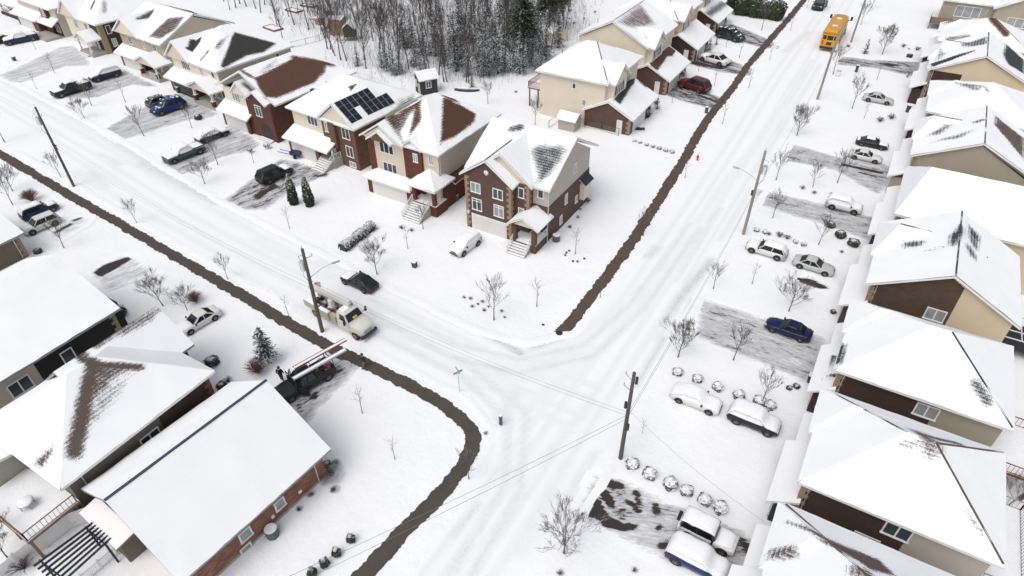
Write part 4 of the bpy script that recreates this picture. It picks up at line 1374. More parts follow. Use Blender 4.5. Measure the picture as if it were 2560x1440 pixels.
s3 = srow('wholly white hip roofed house with one window in its dark brick side', 3.75, 48.9, 60.0, 13.4, 'h', [([(3.79, 49.87), (3.67, 52.20)], 0.4, 0.9), ([(13.90, 51.20), (15.01, 50.19)], 0.4, 0.6)], B_DARK, S_KHAKI, rm=R_SLATE, split=0.62, wins=((7.2, 4.3, 1.8),), cap='3', gd=1.9, garpt=[([(3.24, 50.65), (4.39, 51.10)], 0.15, 0.95), ([(3.58, 53.93), (3.77, 51.04)], 0.12, 0.9), ([(3.80, 52.36), (3.87, 49.87), (3.90, 49.30)], 0.25, 0.95)])
deck(s3, 10.2, 12.5, 16.2, 5.5, 11.5, 2.6, REDWOOD)
s4 = srow('brown brick gable house with window facing the camera and slate patches on the roof', 4.5, 63.3, 76.4, 13.2, 'g', [([(10.26, 71.10), (11.32, 74.04), (11.43, 71.85), (10.73, 69.02), (10.42, 69.38)], 0.5, 0.95), ([(6.60, 71.05), (8.38, 70.77), (8.06, 69.75), (6.85, 69.78)], 0.6, 0.8), ([(8.16, 68.58), (9.54, 68.84), (10.42, 69.54)], 0.5, 0.75), ([(11.85, 74.65), (13.26, 74.14), (12.93, 70.78), (12.20, 71.72)], 0.7, 0.85), ([(12.26, 70.16), (12.61, 69.05)], 0.5, 0.65)], B_WALNUT, S_SAND, rm=R_SLATE, split=0.6, wins=((6.2, 4.2, 1.8),), rz=10.0)
s5 = srow('broad pure white hip roof house between two gable houses', 5.3, 79.3, 92.6, 16, 'x', [], B_DARK, S_SAND, rm=R_GREYB, rz=10.0, split=0.3)
s6 = srow('khaki gable house with taupe shingles showing through the snow', 5.6, 96.3, 109.6, 14.5, 'g', [([(6.85, 102.27), (8.42, 104.80), (9.54, 104.93), (8.21, 102.13)], 0.8, 0.8), ([(7.10, 99.50), (10.37, 99.42), (11.88, 101.66)], 0.6, 0.68), ([(14.20, 108.10), (18.35, 107.39), (18.21, 99.82), (15.42, 103.06), (13.96, 104.74)], 0.6, 0.85), ([(11.83, 104.17), (12.42, 104.48)], 0.4, 0.8)], S_KHAKI, S_KHAKI, rm=R_TAUPE, rz=10.0, split=0.95)
s7 = srow('white hip roofed house behind the khaki gable house', 6.1, 113.4, 127.6, 15, 'h', [([(10.15, 122.08), (11.76, 118.97)], 0.5, 0.6), ([(6.98, 126.19), (13.19, 118.68)], 0.18, 0.7)], B_DARK, S_SAND, rm=R_GREYB, rz=9.9, cap='')
s8 = srow('beige gable house with dark slate patches near the striped driveway', 5.0, 132.8, 146.8, 15, 'g', [([(5.06, 135.49), (8.95, 137.41), (10.99, 137.86), (10.50, 136.98), (8.00, 134.95), (5.45, 133.28)], 0.5, 1.0), ([(5.83, 141.25), (7.23, 140.26), (5.85, 135.90)], 0.9, 0.65), ([(8.55, 142.85), (12.41, 144.48), (12.48, 139.55), (9.89, 140.42)], 0.7, 0.66), ([(15.74, 146.67), (19.10, 144.37), (18.95, 136.40), (16.09, 135.80), (15.24, 139.67)], 0.7, 0.95)], B_DARK, S_SAND, rm=R_SLATE, rz=10.0, split=0.34)
s9 = srow('white roofed house with russet hip line near the top right corner', 5.4, 150.6, 163.5, 15, 'h', [([(6.96, 151.14), (10.03, 152.23)], 0.6, 0.6), ([(6.65, 161.48), (7.12, 160.79)], 1.0, 0.7), ([(12.85, 157.01), (15.84, 153.98)], 0.6, 1.0)], B_DARK, S_SAND, rm=R_RUST, rz=9.9, cap='3')

# houses behind, seen gable on
h = House('house', 'khaki bungalow with two broad triple windows at the top right', *(5.03, 186.62), 0, [], R_SLATE)
h.wall(0, 10.2, 0, 9, 0, 5.4, S_KHAKI)
h.wall(10.2, 21.0, -2.4, 9, 0, 5.4, S_KHAKI, ('y', 8.2))
h.roof(-0.6, 10.6, -0.6, 9.6, 5.5, 8.0, 'x', 'gg')
h.roof(9.6, 21.6, -3.0, 9.6, 5.5, 8.6, 'y', 'gg')
h.win('f', 0, 5.2, 2.3, 5.0, 2.3, 3, GLASSC)
h.win('f', -2.4, 15.4, 2.1, 4.8, 1.9, 3, GLASSC)
h.pipe([(9.4, -0.1, 5.3), (9.0, -0.1, 4.9), (8.6, -0.1, 2)])
h.box('deck_floor', -1.6, 3.0, -5.0, -0.02, 1.3, 1.5, DECKW)
h.rail([(-1.5, -0.2, 1.5), (-1.5, -4.9, 1.5), (2.8, -4.9, 1.5)], 1.0, DECKW)
for px in (-1.4, 2.7):
    h.box('deck_post', px - 0.1, px + 0.1, -4.9, -4.7, 0, 1.3, DECKW)
h = House('house', 'beige house cut off by the right edge at the top', *(20.32, 190.02), 0, [], R_SLATE)
h.wall(0, 14, 0, 12, 0, 5.6, S_SAND, ('y', 8.6))
h.roof(-0.6, 14.6, -0.6, 12.6, 5.7, 9.2, 'y', 'gg')
h.win('f', 0, 5, 2.2, 2.6, 2.0, 2)

# --- the row at the lower left, fronts to the far street
h = House('house', 'bungalow with wholly white roof and mixed brick side wall at the bottom left', -31.4, 20.9, 175.5, [([(-43.26, 7.86), (-38.35, 7.92)], 0.3, 0.0)], R_SLATE)
h.wall(0, 11.85, 0, 12.8, 0.35, 3.6, B_MIX, ('y', 7.4))
h.wall(0.05, 11.8, 0.05, 12.7, 0, 0.34, CONC, name='foundation')
h.roof(-0.72, 12.58, -0.6, 13.4, 3.65, 7.9, 'y', 'gg', trim=GREYTRIM)
MB().bar((5.93, -0.6, 7.97), (5.93, 13.4, 7.97), 0.2, 0.1).build('ridge_cap', M('ridge_blue', (0.045, 0.055, 0.085), 0.8), h.root)
for u, z in ((5.3, 1.2), (7.3, 1.2), (9.4, 1.3)):
    pass
for u, z, ww in ((4.7, 1.3, 1.0), (8.0, 1.35, 1.1), (8.4, 0.1, 1.0)):
    h.win('l', 0, u, z, ww, 1.0 if z > 1 else 0.6, 1, GLASSC)
h.pipe([(-0.06, 0.9, 3.6), (-0.06, 0.9, 0.2)])
for u, z in ((2.8, 1.0), (5.6, 1.0)):
    MB().box(-0.12, -0.001, u - 0.14, u + 0.14, z, z + 0.28).build('vent_hood', WHITE, h.root)
h.wall(6.6, 11.4, 12.81, 14.2, 0, 2.5, S_OLIVE, name='rear_wing')
h.shed(6.3, 11.7, 12.9, 14.5, 2.9, 2.6, name='rear_wing_roof', trim=M('fascia_brown', (0.20, 0.15, 0.13), 0.6))

h = House('house', 'olive sided house with brown hip line and shingle stripes on its white roof', -45.4, 21.3, 180, [
    ([(-50.44, 15.34), (-46.09, 9.52), (-46.26, 10.19), (-48.24, 13.53), (-48.85, 15.90), (-48.43, 17.80), (-49.34, 16.76)], 0.5, 0.72), ([(-50.44, 15.34), (-46.22, 9.81)], 0.5, 1.0), ([(-50.44, 15.34), (-49.98, 15.94), (-49.43, 14.90)], 0.5, 1.05),
    ([(-48.25, 13.02), (-48.27, 16.87), (-47.61, 15.10), (-46.82, 11.36)], 0.9, 0.55), ([(-50.44, 15.34), (-48.36, 17.72)], 0.3, 0.95), ([(-53.24, 15.72), (-50.49, 15.32)], 0.4, 1.0),
    ([(-53.17, 18.61), (-53.02, 23.20), (-52.64, 22.59), (-52.64, 20.68), (-52.75, 19.38)], 0.5, 0.75), ([(-53.02, 23.20), (-53.20, 16.93)], 0.22, 0.8),
    ([(-48.75, 7.79), (-47.71, 9.44), (-47.57, 8.64), (-47.64, 7.79)], 0.35, 0.85)], R_GREYB)
h.wall(0, 11, 0, 13.2, 0, 5.1, S_OLIVE)
h.wall(-0.03, 0.4, -0.03, 5.2, 0, 5.08, B_DARK, name='side_wall')
h.wall(4.6, 11.2, -1.4, 0.2, 0, 5.1, B_DARK, name='front_bay')
h.roof(-0.6, 11.6, -0.6, 13.9, 5.2, 9.1, 'y', 'hh', k=0.98, cap='')
h.roof(4.0, 11.7, -2.0, 8.0, 5.22, 8.3, 'y', 'gg', trim=GREYTRIM)
h.win('l', -0.0, 6.5, 2.2, 1.8, 1.4, 2)
h.pipe([(-0.06, 12.2, 5.0), (-0.06, 12.2, 0.3)])
h.quoin(-0.03, -0.03, 1, 1, 0.2, 5.0, QB)
h.gdoor(5.4, 10.4, -1.4)
h.wall(6.6, 11.0, 13.21, 16.2, 2.6, 5.0, S_GREIGE, name='sunroom')
h.shed(6.2, 11.6, 13.3, 17.0, 5.0, 5.6, name='sunroom_roof', side='y', patches=[])
h.box('deck_floor', -0.2, 6.4, 13.22, 17.4, 2.3, 2.5, DECKW)
h.box('snow_cover', -0.15, 6.35, 13.24, 17.35, 2.501, 2.6, SNOWM)
h.rail([(-0.1, 13.4, 2.5), (-0.1, 17.3, 2.5), (6.3, 17.3, 2.5)], 1.0, DECKW, step=0.3)
for px in (0.0, 3.1, 6.1):
    h.box('deck_post', px - 0.1, px + 0.1, 17.1, 17.3, 0, 2.3, DECKW)
t_ = thing('garden_table', 'round snow covered table on the wooden deck at the lower left', 'table', (*h.w(2.8, 15.6), 0))
b = MB().lathe([(0.58, 3.26), (0.58, 3.30), (0.52, 3.36), (0.001, 3.39)], 18).build('snow_cover', SNOWM, t_)
MB().lathe([(0.001, 3.2), (0.6, 3.2), (0.6, 3.26)], 18).build('table_top', GREYTRIM, t_)
for k in range(4):
    a = k * math.pi / 2
    MB().bar((0.5 * math.cos(a), 0.5 * math.sin(a), 2.6), (0.5 * math.cos(a), 0.5 * math.sin(a), 3.2), 0.05).build('leg', GREYTRIM, t_)

h = House('house', 'black brick house with unbroken white roof at the left edge', -60.9, 22.4, 180, [], R_SLATE)
h.wall(0, 12.6, 0, 18, 0, 5.2, S_STONE)
h.wall(-0.03, 0.4, -0.03, 8.2, 0, 5.18, B_BLACK, name='side_wall')
h.roof(-0.6, 16.4, -0.6, 18.6, 5.3, 9.0, 'y', 'gg', trim=GREYTRIM)
h.win('l', -0.03, 5.4, 2.6, 1.2, 1.5, 1)
h.win('l', 0, 10.0, 2.6, 2.0, 1.5, 2)
h.quoin(-0.03, -0.03, 1, 1, 0.2, 5.0, QT)
h.wall(1.0, 11, -1.2, -0.04, 0, 5.0, B_BLACK, name='front_wall')
h.gdoor(1.8, 7, -1.2)

h = House('house', 'taupe brick bungalow with brown corner blocks at the far left edge', -87.2, 26.4, 180, [], R_SLATE)
h.wall(0, 12, 0, 14, 0, 3.3, B_TAUPE)
h.roof(-0.6, 12.6, -0.6, 14.6, 3.4, 6.2, 'y', 'gg', trim=GREYTRIM)
h.quoin(0, 0, 1, 1, 0.2, 3.2, QT)
h.pipe([(-0.06, 0.7, 3.3), (-0.06, 0.7, 0.2)])
h.gdoor(3, 9, 0)

# ------------------------------------------------------------------ vehicles
def paint(key, col, rough=0.28):
    return M('paint_' + key, col, rough, 0.0, 0.06, 2.0, coat=0.12, spec=0.35)


P_BLACK = paint('black', (0.012, 0.014, 0.017))
P_NAVY = paint('navy', (0.012, 0.022, 0.055))
P_BLUE = paint('blue', (0.008, 0.022, 0.13))
P_DBLUE = paint('deep_blue', (0.006, 0.012, 0.065))
P_WHITE = paint('white', (0.66, 0.655, 0.635), 0.35)
P_SILVER = paint('silver', (0.47, 0.48, 0.47), 0.35)
P_STEEL = paint('steel', (0.055, 0.075, 0.088))
P_RED = paint('red', (0.10, 0.008, 0.012))
P_GREEN = paint('dark_green', (0.010, 0.022, 0.024))
P_YELLOW = paint('yellow', (0.62, 0.29, 0.015), 0.4)
P_TRUCK = paint('cream_white', (0.62, 0.605, 0.55), 0.45)
SPEC = {  # length, width, belt, roof, hood height, windscreen base, roof front, roof rear, tail base (x along the car, front = +)
    'sedan': (4.75, 1.84, 0.92, 1.45, 0.86, 0.95, 0.20, -0.95, -1.75),
    'suv': (4.65, 1.90, 1.08, 1.72, 1.04, 1.10, 0.45, -1.85, -2.22),
    'hatch': (4.2, 1.78, 0.95, 1.50, 0.90, 1.00, 0.30, -1.45, -2.00),
    'wagon': (4.95, 1.92, 1.05, 1.66, 1.00, 1.05, 0.35, -1.95, -2.38),
    'pickup': (5.7, 2.0, 1.12, 1.86, 1.10, 1.25, 0.60, -0.75, -1.00),
    'jeep': (4.5, 1.88, 1.12, 1.86, 1.10, 0.72, 0.48, -2.00, -2.12),
}


def ring(x, w, z0, z1, tuck=0.86, sh=0.14):
    return [(x, -w * 0.93, z0), (x, -w, z0 + (z1 - z0) * 0.35), (x, -w * 0.985, z0 + (z1 - z0) * 0.72), (x, -w * 0.95, z1 - sh * 0.35), (x, -w * tuck, z1),
            (x, 0, z1 + 0.03), (x, w * tuck, z1), (x, w * 0.95, z1 - sh * 0.35), (x, w * 0.985, z0 + (z1 - z0) * 0.72), (x, w, z0 + (z1 - z0) * 0.35), (x, w * 0.93, z0)]


def car(kind, col, label, xy, heading, snow='none', cat='car', s=1.0, seed=0, roofbar=False):
    """snow: none / dust / roof (hood, roof and tail carry slabs) / full (glass buried as well)"""
    L, W, belt, roof, hood, wb, rf, rr, tb = SPEC[kind]
    hw = W / 2
    t = thing('parked_car' if cat == 'car' else cat.replace(' ', '_'), label, cat, xy, heading)
    t.scale = (s, s, s)
    fx, bx = L / 2, -L / 2
    z0 = 0.22 if kind in ('sedan', 'hatch') else 0.30
    tail = belt if kind not in ('sedan',) else belt + 0.04
    secs = [ring(fx, hw * 0.70, z0 + 0.12, hood - 0.30), ring(fx - 0.10, hw * 0.84, z0 + 0.05, hood - 0.18), ring(fx - 0.42, hw * 0.96, z0, hood - 0.07), ring(fx - 1.0, hw, z0, hood),
            ring(wb, hw, z0, belt - 0.01), ring(0, hw, z0, belt), ring(tb * 0.6, hw, z0, belt + 0.01), ring(tb, hw * 0.99, z0, tail), ring(bx + 0.30, hw * 0.96, z0 + 0.03, tail - 0.02), ring(bx + 0.05, hw * 0.88, z0 + 0.10, tail - 0.12), ring(bx, hw * 0.8, z0 + 0.2, tail - 0.22)]
    if kind in ('jeep', 'pickup'):
        secs[0] = ring(fx, hw * 0.86, z0 + 0.12, hood - 0.12)
        secs[1] = ring(fx - 0.10, hw * 0.9, z0 + 0.05, hood - 0.06)
        secs[-2] = ring(bx + 0.05, hw * 0.96, z0 + 0.10, tail - 0.02)
        secs[-1] = ring(bx, hw * 0.95, z0 + 0.14, tail - 0.05)
    fixn(MB().loft(secs).build('body', col, t))
    # glasshouse
    it = 0.80 if kind != 'jeep' else 0.90
    gb = [(wb, hw * 0.86), (tb, hw * 0.86)]
    def plan(x0, x1, w0, w1, z):
        return [(x0, -w0 * 0.82, z), (x0 - 0.14, -w0, z), ((x0 + x1) / 2, -(w0 + w1) / 2 * 1.02, z), (x1 + 0.12, -w1, z), (x1, -w1 * 0.82, z), (x1, w1 * 0.82, z), (x1 + 0.12, w1, z), ((x0 + x1) / 2, (w0 + w1) / 2 * 1.02, z), (x0 - 0.14, w0, z), (x0, w0 * 0.82, z)]
    lo = plan(wb, tb, hw * 0.90, hw * 0.88, belt - 0.02)
    hi = plan(rf, rr, hw * it * 0.92, hw * it * 0.90, roof - 0.06)
    fixn(MB().loft([lo, hi], smooth=False).build('windows', SNOWM if snow == 'full' else CARGL, t))
    rp = MB()
    top = plan(rf + 0.04, rr - 0.05, hw * it * 0.94, hw * it * 0.92, roof - 0.065)
    mid = plan(rf - 0.04, rr + 0.05, hw * it * 0.92, hw * it * 0.9, roof - 0.01)
    cen = plan(rf - 0.30, rr + 0.30, hw * it * 0.6, hw * it * 0.6, roof + 0.02)
    rp.loft([top, mid, cen])
    for k in (1, 3, 6, 8):
        rp.bar(Vector(lo[k]) * 1.005, Vector(hi[k]) + Vector((0, 0, 0.03)), 0.08, 0.08)
    for k in (2, 7):
        rp.bar(Vector(lo[k]), Vector(hi[k]) + Vector((0, 0, 0.03)), 0.07, 0.05)
    fixn(rp.build('roof_panel', SNOWM if snow == 'full' else (DARK if kind == 'jeep' else col), t))
    wr = 0.34 if kind in ('sedan', 'hatch') else 0.39
    if kind in ('jeep', 'pickup'):
        wr = 0.43
    wx = (fx - 0.88, bx + 0.95)
    for x in wx:
        for sy in (-1, 1):
            y = sy * (hw - 0.10)
            wo_ = MB().tube([(x, y - 0.11, wr), (x, y + 0.125 * 1, wr)], wr, 16).build('wheel', RUBBER, t)
            r_ = MB()
            yo = y + sy * 0.13
            r_.tube([(x, y + sy * 0.11, wr), (x, yo, wr)], wr * 0.64, 12, 0)
            for k in range(5):
                a = k * 2 * math.pi / 5
                r_.bar((x, yo + sy * 0.004, wr), (x + wr * 0.58 * math.cos(a), yo + sy * 0.004, wr + wr * 0.58 * math.sin(a)), 0.05, 0.03, 1)
            r_.build('rim', [M('rim_dark', (0.05, 0.05, 0.052), 0.5), RIM], wo_)
    for x in wx:
        for sy in (-1, 1):
            ar = MB()
            pts = [(x + (wr + 0.05) * math.cos(R(a)), sy * (hw - 0.005), wr + (wr + 0.05) * math.sin(R(a))) for a in range(-10, 191, 20)]
            ar.tube(pts, 0.055, 5)
            ar.build('wheel_arch', DARK, t)
    for sy in (-1, 1):
        MB().box(fx - 0.22, fx - 0.045, sy * hw * 0.62 - 0.17, sy * hw * 0.62 + 0.17, hood - 0.34, hood - 0.17).build('headlight', LAMPW, t)
        MB().box(bx + 0.015, bx + 0.2, sy * hw * 0.72 - 0.14, sy * hw * 0.72 + 0.14, tail - 0.36, tail - 0.14).build('taillight', LAMPR, t)
        MB().box(wb - 0.28, wb - 0.12, sy * (hw + 0.02) if sy > 0 else -hw - 0.20, (hw + 0.20) if sy > 0 else -hw - 0.02, belt, belt + 0.16).build('mirror', DARK if snow != 'none' else col, t)
    MB().box(fx - 0.06, fx + 0.03, -hw * 0.68, hw * 0.68, z0 + 0.06, z0 + 0.30).build('bumper', DARK, t)
    MB().box(bx - 0.03, bx + 0.06, -hw * 0.72, hw * 0.72, z0 + 0.10, z0 + 0.32).build('bumper', DARK, t)
    MB().box(fx - 0.02, fx + 0.02, -hw * 0.38, hw * 0.38, hood - 0.36, hood - 0.22).build('grille', DARK, t)
    if kind == 'pickup':
        b = MB().box(bx + 0.1, tb - 0.15, -hw * 0.8, hw * 0.8, belt - 0.02, belt + 0.035)
        b.build('bed_liner', DARK if snow == 'none' else SNOWM, t)
        b = MB()
        for sy in (-1, 1):
            b.box(bx + 0.05, tb - 0.05, sy * hw * 0.9 - 0.06, sy * hw * 0.9 + 0.06, belt - 0.02, belt + 0.14)
        b.box(bx + 0.02, bx + 0.1, -hw * 0.88, hw * 0.88, belt - 0.02, belt + 0.12)
        b.build('bed_rail', col, t)
    if kind == 'jeep':
        MB().tube([(bx - 0.02, 0.1, 1.0), (bx - 0.26, 0.1, 1.0)], 0.40, 16).build('spare_wheel', RUBBER, t)
    if roofbar:
        for sy in (-1, 1):
            MB().tube([(rf - 0.2, sy * hw * 0.68, roof + 0.06), (rr + 0.2, sy * hw * 0.68, roof + 0.06)], 0.025, 5).build('roof_rail', DARK, t)
    rg = random.Random(seed + 7)
    def slab(xs, zf, wf, th, name='snow_cover'):
        """soft snow loaf following a height profile"""
        ss = []
        for i, x in enumerate(xs):
            e = 0.25 if i in (0, len(xs) - 1) else 1.0
            w_, z_, k = wf(x) * (0.96 + 0.06 * rg.random()), zf(x), th * e * (0.8 + 0.4 * rg.random())
            ss.append([(x, -w_, z_ - 0.07), (x, -w_ * 1.0, z_ + k * 0.45), (x, -w_ * 0.82, z_ + k * 0.9), (x, -w_ * 0.4, z_ + k), (x, 0, z_ + k * 1.08), (x, w_ * 0.4, z_ + k), (x, w_ * 0.82, z_ + k * 0.9), (x, w_, z_ + k * 0.45), (x, w_, z_ - 0.07)])
        return fixn(MB().loft(ss).build(name, SNOWM, t))
    lin = lambda a, b, n: [a + (b - a) * i / n for i in range(n + 1)]
    if snow in ('roof', 'hood'):
        slab(lin(wb - 0.02, fx - 0.12, 6), lambda x: hood - 0.01 - max(0, (x - fx + 0.7)) * 0.16, lambda x: hw * (0.86 if x < fx - 0.5 else 0.74), 0.15)
    if snow == 'roof':
        slab(lin(rr - 0.05, rf + 0.08, 6), lambda x: roof - 0.02, lambda x: hw * it * 0.93, 0.17)
        if kind == 'sedan':
            slab(lin(bx + 0.12, tb - 0.08, 4), lambda x: tail - 0.02, lambda x: hw * 0.82, 0.14)
        elif kind == 'pickup':
            slab(lin(bx + 0.12, tb - 0.16, 4), lambda x: belt, lambda x: hw * 0.85, 0.25)
        else:
            slab(lin(bx + 0.10, rr - 0.06, 3), lambda x: belt + (roof - belt) * max(0, min(1, (x - bx - 0.1) / (rr - bx - 0.16))) * 0.9, lambda x: hw * 0.72, 0.08)
    if snow == 'full':
        def zf(x):
            if x > wb:
                return hood + 0.0 - max(0, (x - fx + 0.6)) * 0.30
            if x > rf:
                return hood + (roof - hood) * ((wb - x) / (wb - rf)) ** 0.8
            if x > rr:
                return roof
            if x > tb:
                return roof - (roof - tail) * ((rr - x) / (rr - tb)) ** 1.2
            return tail - max(0, (bx + 0.3 - x)) * 0.5
        def wf(x):
            if x > wb:
                return hw * (0.95 if x < fx - 0.5 else 0.84)
            if x < tb:
                return hw * 0.92
            return hw * 0.90
        slab(lin(bx + 0.02, fx - 0.03, 18), zf, wf, 0.20)
    if snow == 'dust':
        b = MB()
        for k in range(16):
            x = rg.uniform(bx + 0.3, fx - 0.3)
            y = rg.uniform(-hw * 0.7, hw * 0.7)
            zt = roof + 0.015 if rr < x < rf else (hood + 0.02 if x > wb else (tail + 0.02 if x < tb else belt + (roof - belt) * 0.6))
            r_ = rg.uniform(0.06, 0.22)
            b.lathe([(r_, zt - 0.03), (r_ * 0.8, zt + 0.02), (r_ * 0.3, zt + 0.04)], 7, 0, (x, y))
        b.build('snow_cover', SNOWM, t)
    return t


car('pickup', P_NAVY, 'dark navy pickup with snow topped roof in the upper left drive', (-172.59, 72.65), 252, 'full', seed=1, s=1.2, cat='pickup truck')
car('sedan', P_BLACK, 'dark car cut off by the left edge of the photo', (-176.23, 69.67), 252, 'roof', seed=2, s=1.2)
car('pickup', P_BLACK, 'black pickup with snowy hood behind a bare round tree', (-133.77, 60.84), 262, 'roof', seed=3, s=1.2, cat='pickup truck')
car('suv', P_NAVY, 'navy car half buried in snow beside the cleared drive', (-135.05, 68.60), 258, 'full', seed=4, s=1.25)
car('hatch', P_STEEL, 'dark grey hatchback flecked with snow next to the bright blue car', (-113.89, 65.65), 80, 'dust', seed=5, s=1.2)
car('suv', P_BLUE, 'bright blue sport utility car lightly flecked with snow', (-110.19, 64.52), 260, 'dust', seed=6, s=1.3)
car('sedan', P_BLACK, 'black sedan with snow on roof and trunk near the brick archway house', (-94.22, 60.88), 79, 'full', seed=7, s=1.15)
car('pickup', P_STEEL, 'steel blue pickup heaped with snow nose to the street', (-92.57, 54.09), 260, 'full', seed=8, s=1.1, cat='pickup truck')
car('suv', P_BLACK, 'black sport utility car with snowy hood near the two columnar cedars', (-74.92, 56.36), 80, 'hood', seed=9, s=1.18)
car('sedan', P_BLACK, 'black car with snow on its hood driving on the far street', (-46.73, 42.84), 177, 'hood', seed=10, s=1.04)
car('suv', P_WHITE, 'white car under smooth snow in front of the corner house garage', (-39.98, 55.39), 264, 'full', seed=11)
car('suv', P_NAVY, 'navy sport utility car with snowy roof beside a white one at the left edge', (-95.82, 32.84), 82, 'roof', seed=12)
car('suv', P_WHITE, 'white sport utility car with bare glass beside a taupe brick wall', (-92.04, 30.95), 262, 'hood', seed=13)
car('sedan', P_WHITE, 'white sedan parked alone behind the spruce at the lower left', (-57.51, 28.61), 262, 'hood', seed=14)
car('sedan', P_SILVER, 'silver sedan with clear glass in the uppermost right hand drive', (-0.87, 130.97), 0, 'none', seed=15, s=1.06)
car('sedan', P_BLACK, 'black sedan with snow covered top beside a white sedan', (0.60, 111.54), 0, 'roof', seed=16)
car('sedan', P_WHITE, 'white sedan with cleared glass beside the black one', (0.32, 106.17), 0, 'none', seed=17)
car('suv', P_WHITE, 'white sport utility car blanketed in snow alone in a scraped drive', (-0.14, 89.13), 0, 'full', seed=18)
car('wagon', P_WHITE, 'white wagon with snowy roof near the grey utility pole', (-6.72, 73.31), 178, 'roof', seed=19)
car('sedan', P_SILVER, 'silver sedan with snow dusted roof behind the white wagon', (-1.01, 72.93), -2, 'none', seed=20)
car('sedan', P_DBLUE, 'deep blue sedan free of snow in the wide scraped drive', (-1.08, 59.61), 178, 'none', seed=21)
car('sedan', P_WHITE, 'white sedan buried in snow along the row of round shrubs', (-6.49, 44.99), 0, 'full', seed=22)
car('suv', P_BLACK, 'dark sport utility car under a thick snow cap near the round shrubs', (-1.08, 45.19), 0, 'full', seed=23)
car('jeep', P_WHITE, 'boxy white off roader with dark windows in the bottom right drive', (-1.25, 31.80), -1, 'roof', seed=24)
car('suv', P_BLUE, 'blue car under a thick snow cap cut by the bottom edge', (-1.24, 29.27), -1, 'full', seed=25, s=1.03)
car('suv', P_GREEN, 'dark green sport utility car on the upper striped drive', (-33.94, 152.43), -16, 'dust', seed=26, s=1.4)
car('sedan', P_WHITE, 'white sedan with snowy top in the drive above the red car', (-32.49, 136.09), 164, 'hood', seed=27, s=1.4)
car('suv', P_RED, 'dark red sport utility car with roof rails on the icy drive', (-31.60, 120.36), 164, 'none', seed=28, s=1.35, roofbar=True)
car('suv', P_GREEN, 'dark car coming down the road at the top edge', (-21.20, 186.84), 268, 'none', seed=29, s=1.4)

# --- utility bucket truck: x forward
t = thing('bucket_truck', 'cream white bucket truck with folded boom beside the utility pole', 'truck', (-44.22, 36.79), -6)
MB().box(-4.4, 4.3, -0.45, 0.45, 0.55, 0.85).build('chassis', DARK, t)
cb = [(4.7, 1.62, 0.72), (4.75, 1.45, 0.75)]
secs = []
for x, w_, za, zb in ((4.55, 0.78, 0.75, 1.35), (4.4, 0.95, 0.65, 1.62), (3.6, 1.08, 0.65, 1.78), (2.75, 1.15, 0.65, 1.9)):
    secs.append(ring(x, w_, za, zb))
fixn(MB().loft(secs).build('hood', P_TRUCK, t))
cabm = MB().loft([[(x, y, z) for x, y, z in q] for q in (
    [(2.78, -1.14, 0.7), (2.78, 1.14, 0.7), (1.0, 1.14, 0.7), (1.0, -1.14, 0.7)], [(2.76, -1.14, 1.9), (2.76, 1.14, 1.9), (1.0, 1.14, 1.9), (1.0, -1.14, 1.9)],
    [(2.2, -0.98, 2.68), (2.2, 0.98, 2.68), (1.02, 0.98, 2.68), (1.02, -0.98, 2.68)], [(1.95, -0.8, 2.82), (1.95, 0.8, 2.82), (1.15, 0.8, 2.82), (1.15, -0.8, 2.82)])], smooth=False)
fixn(cabm.build('cab', P_TRUCK, t))
ws = MB().add([(2.77, -1.0, 1.94), (2.77, 1.0, 1.94), (2.26, 0.88, 2.62), (2.26, -0.88, 2.62), (2.72, -1.0, 1.94), (2.72, 1.0, 1.94), (2.2, 0.88, 2.62), (2.2, -0.88, 2.62)], [(0, 1, 2, 3), (4, 7, 6, 5), (0, 4, 5, 1), (1, 5, 6, 2), (2, 6, 7, 3), (3, 7, 4, 0)])
ob = ws.build('windscreen', CARGL, t)
MB().add([(2.78, -0.28, 2.0), (2.78, 0.28, 2.0), (2.62, 0.27, 2.2), (2.62, -0.27, 2.2)], [(0, 1, 2, 3)]).build('dash_card', M('card_yellow', (0.55, 0.42, 0.03), 0.6), t)
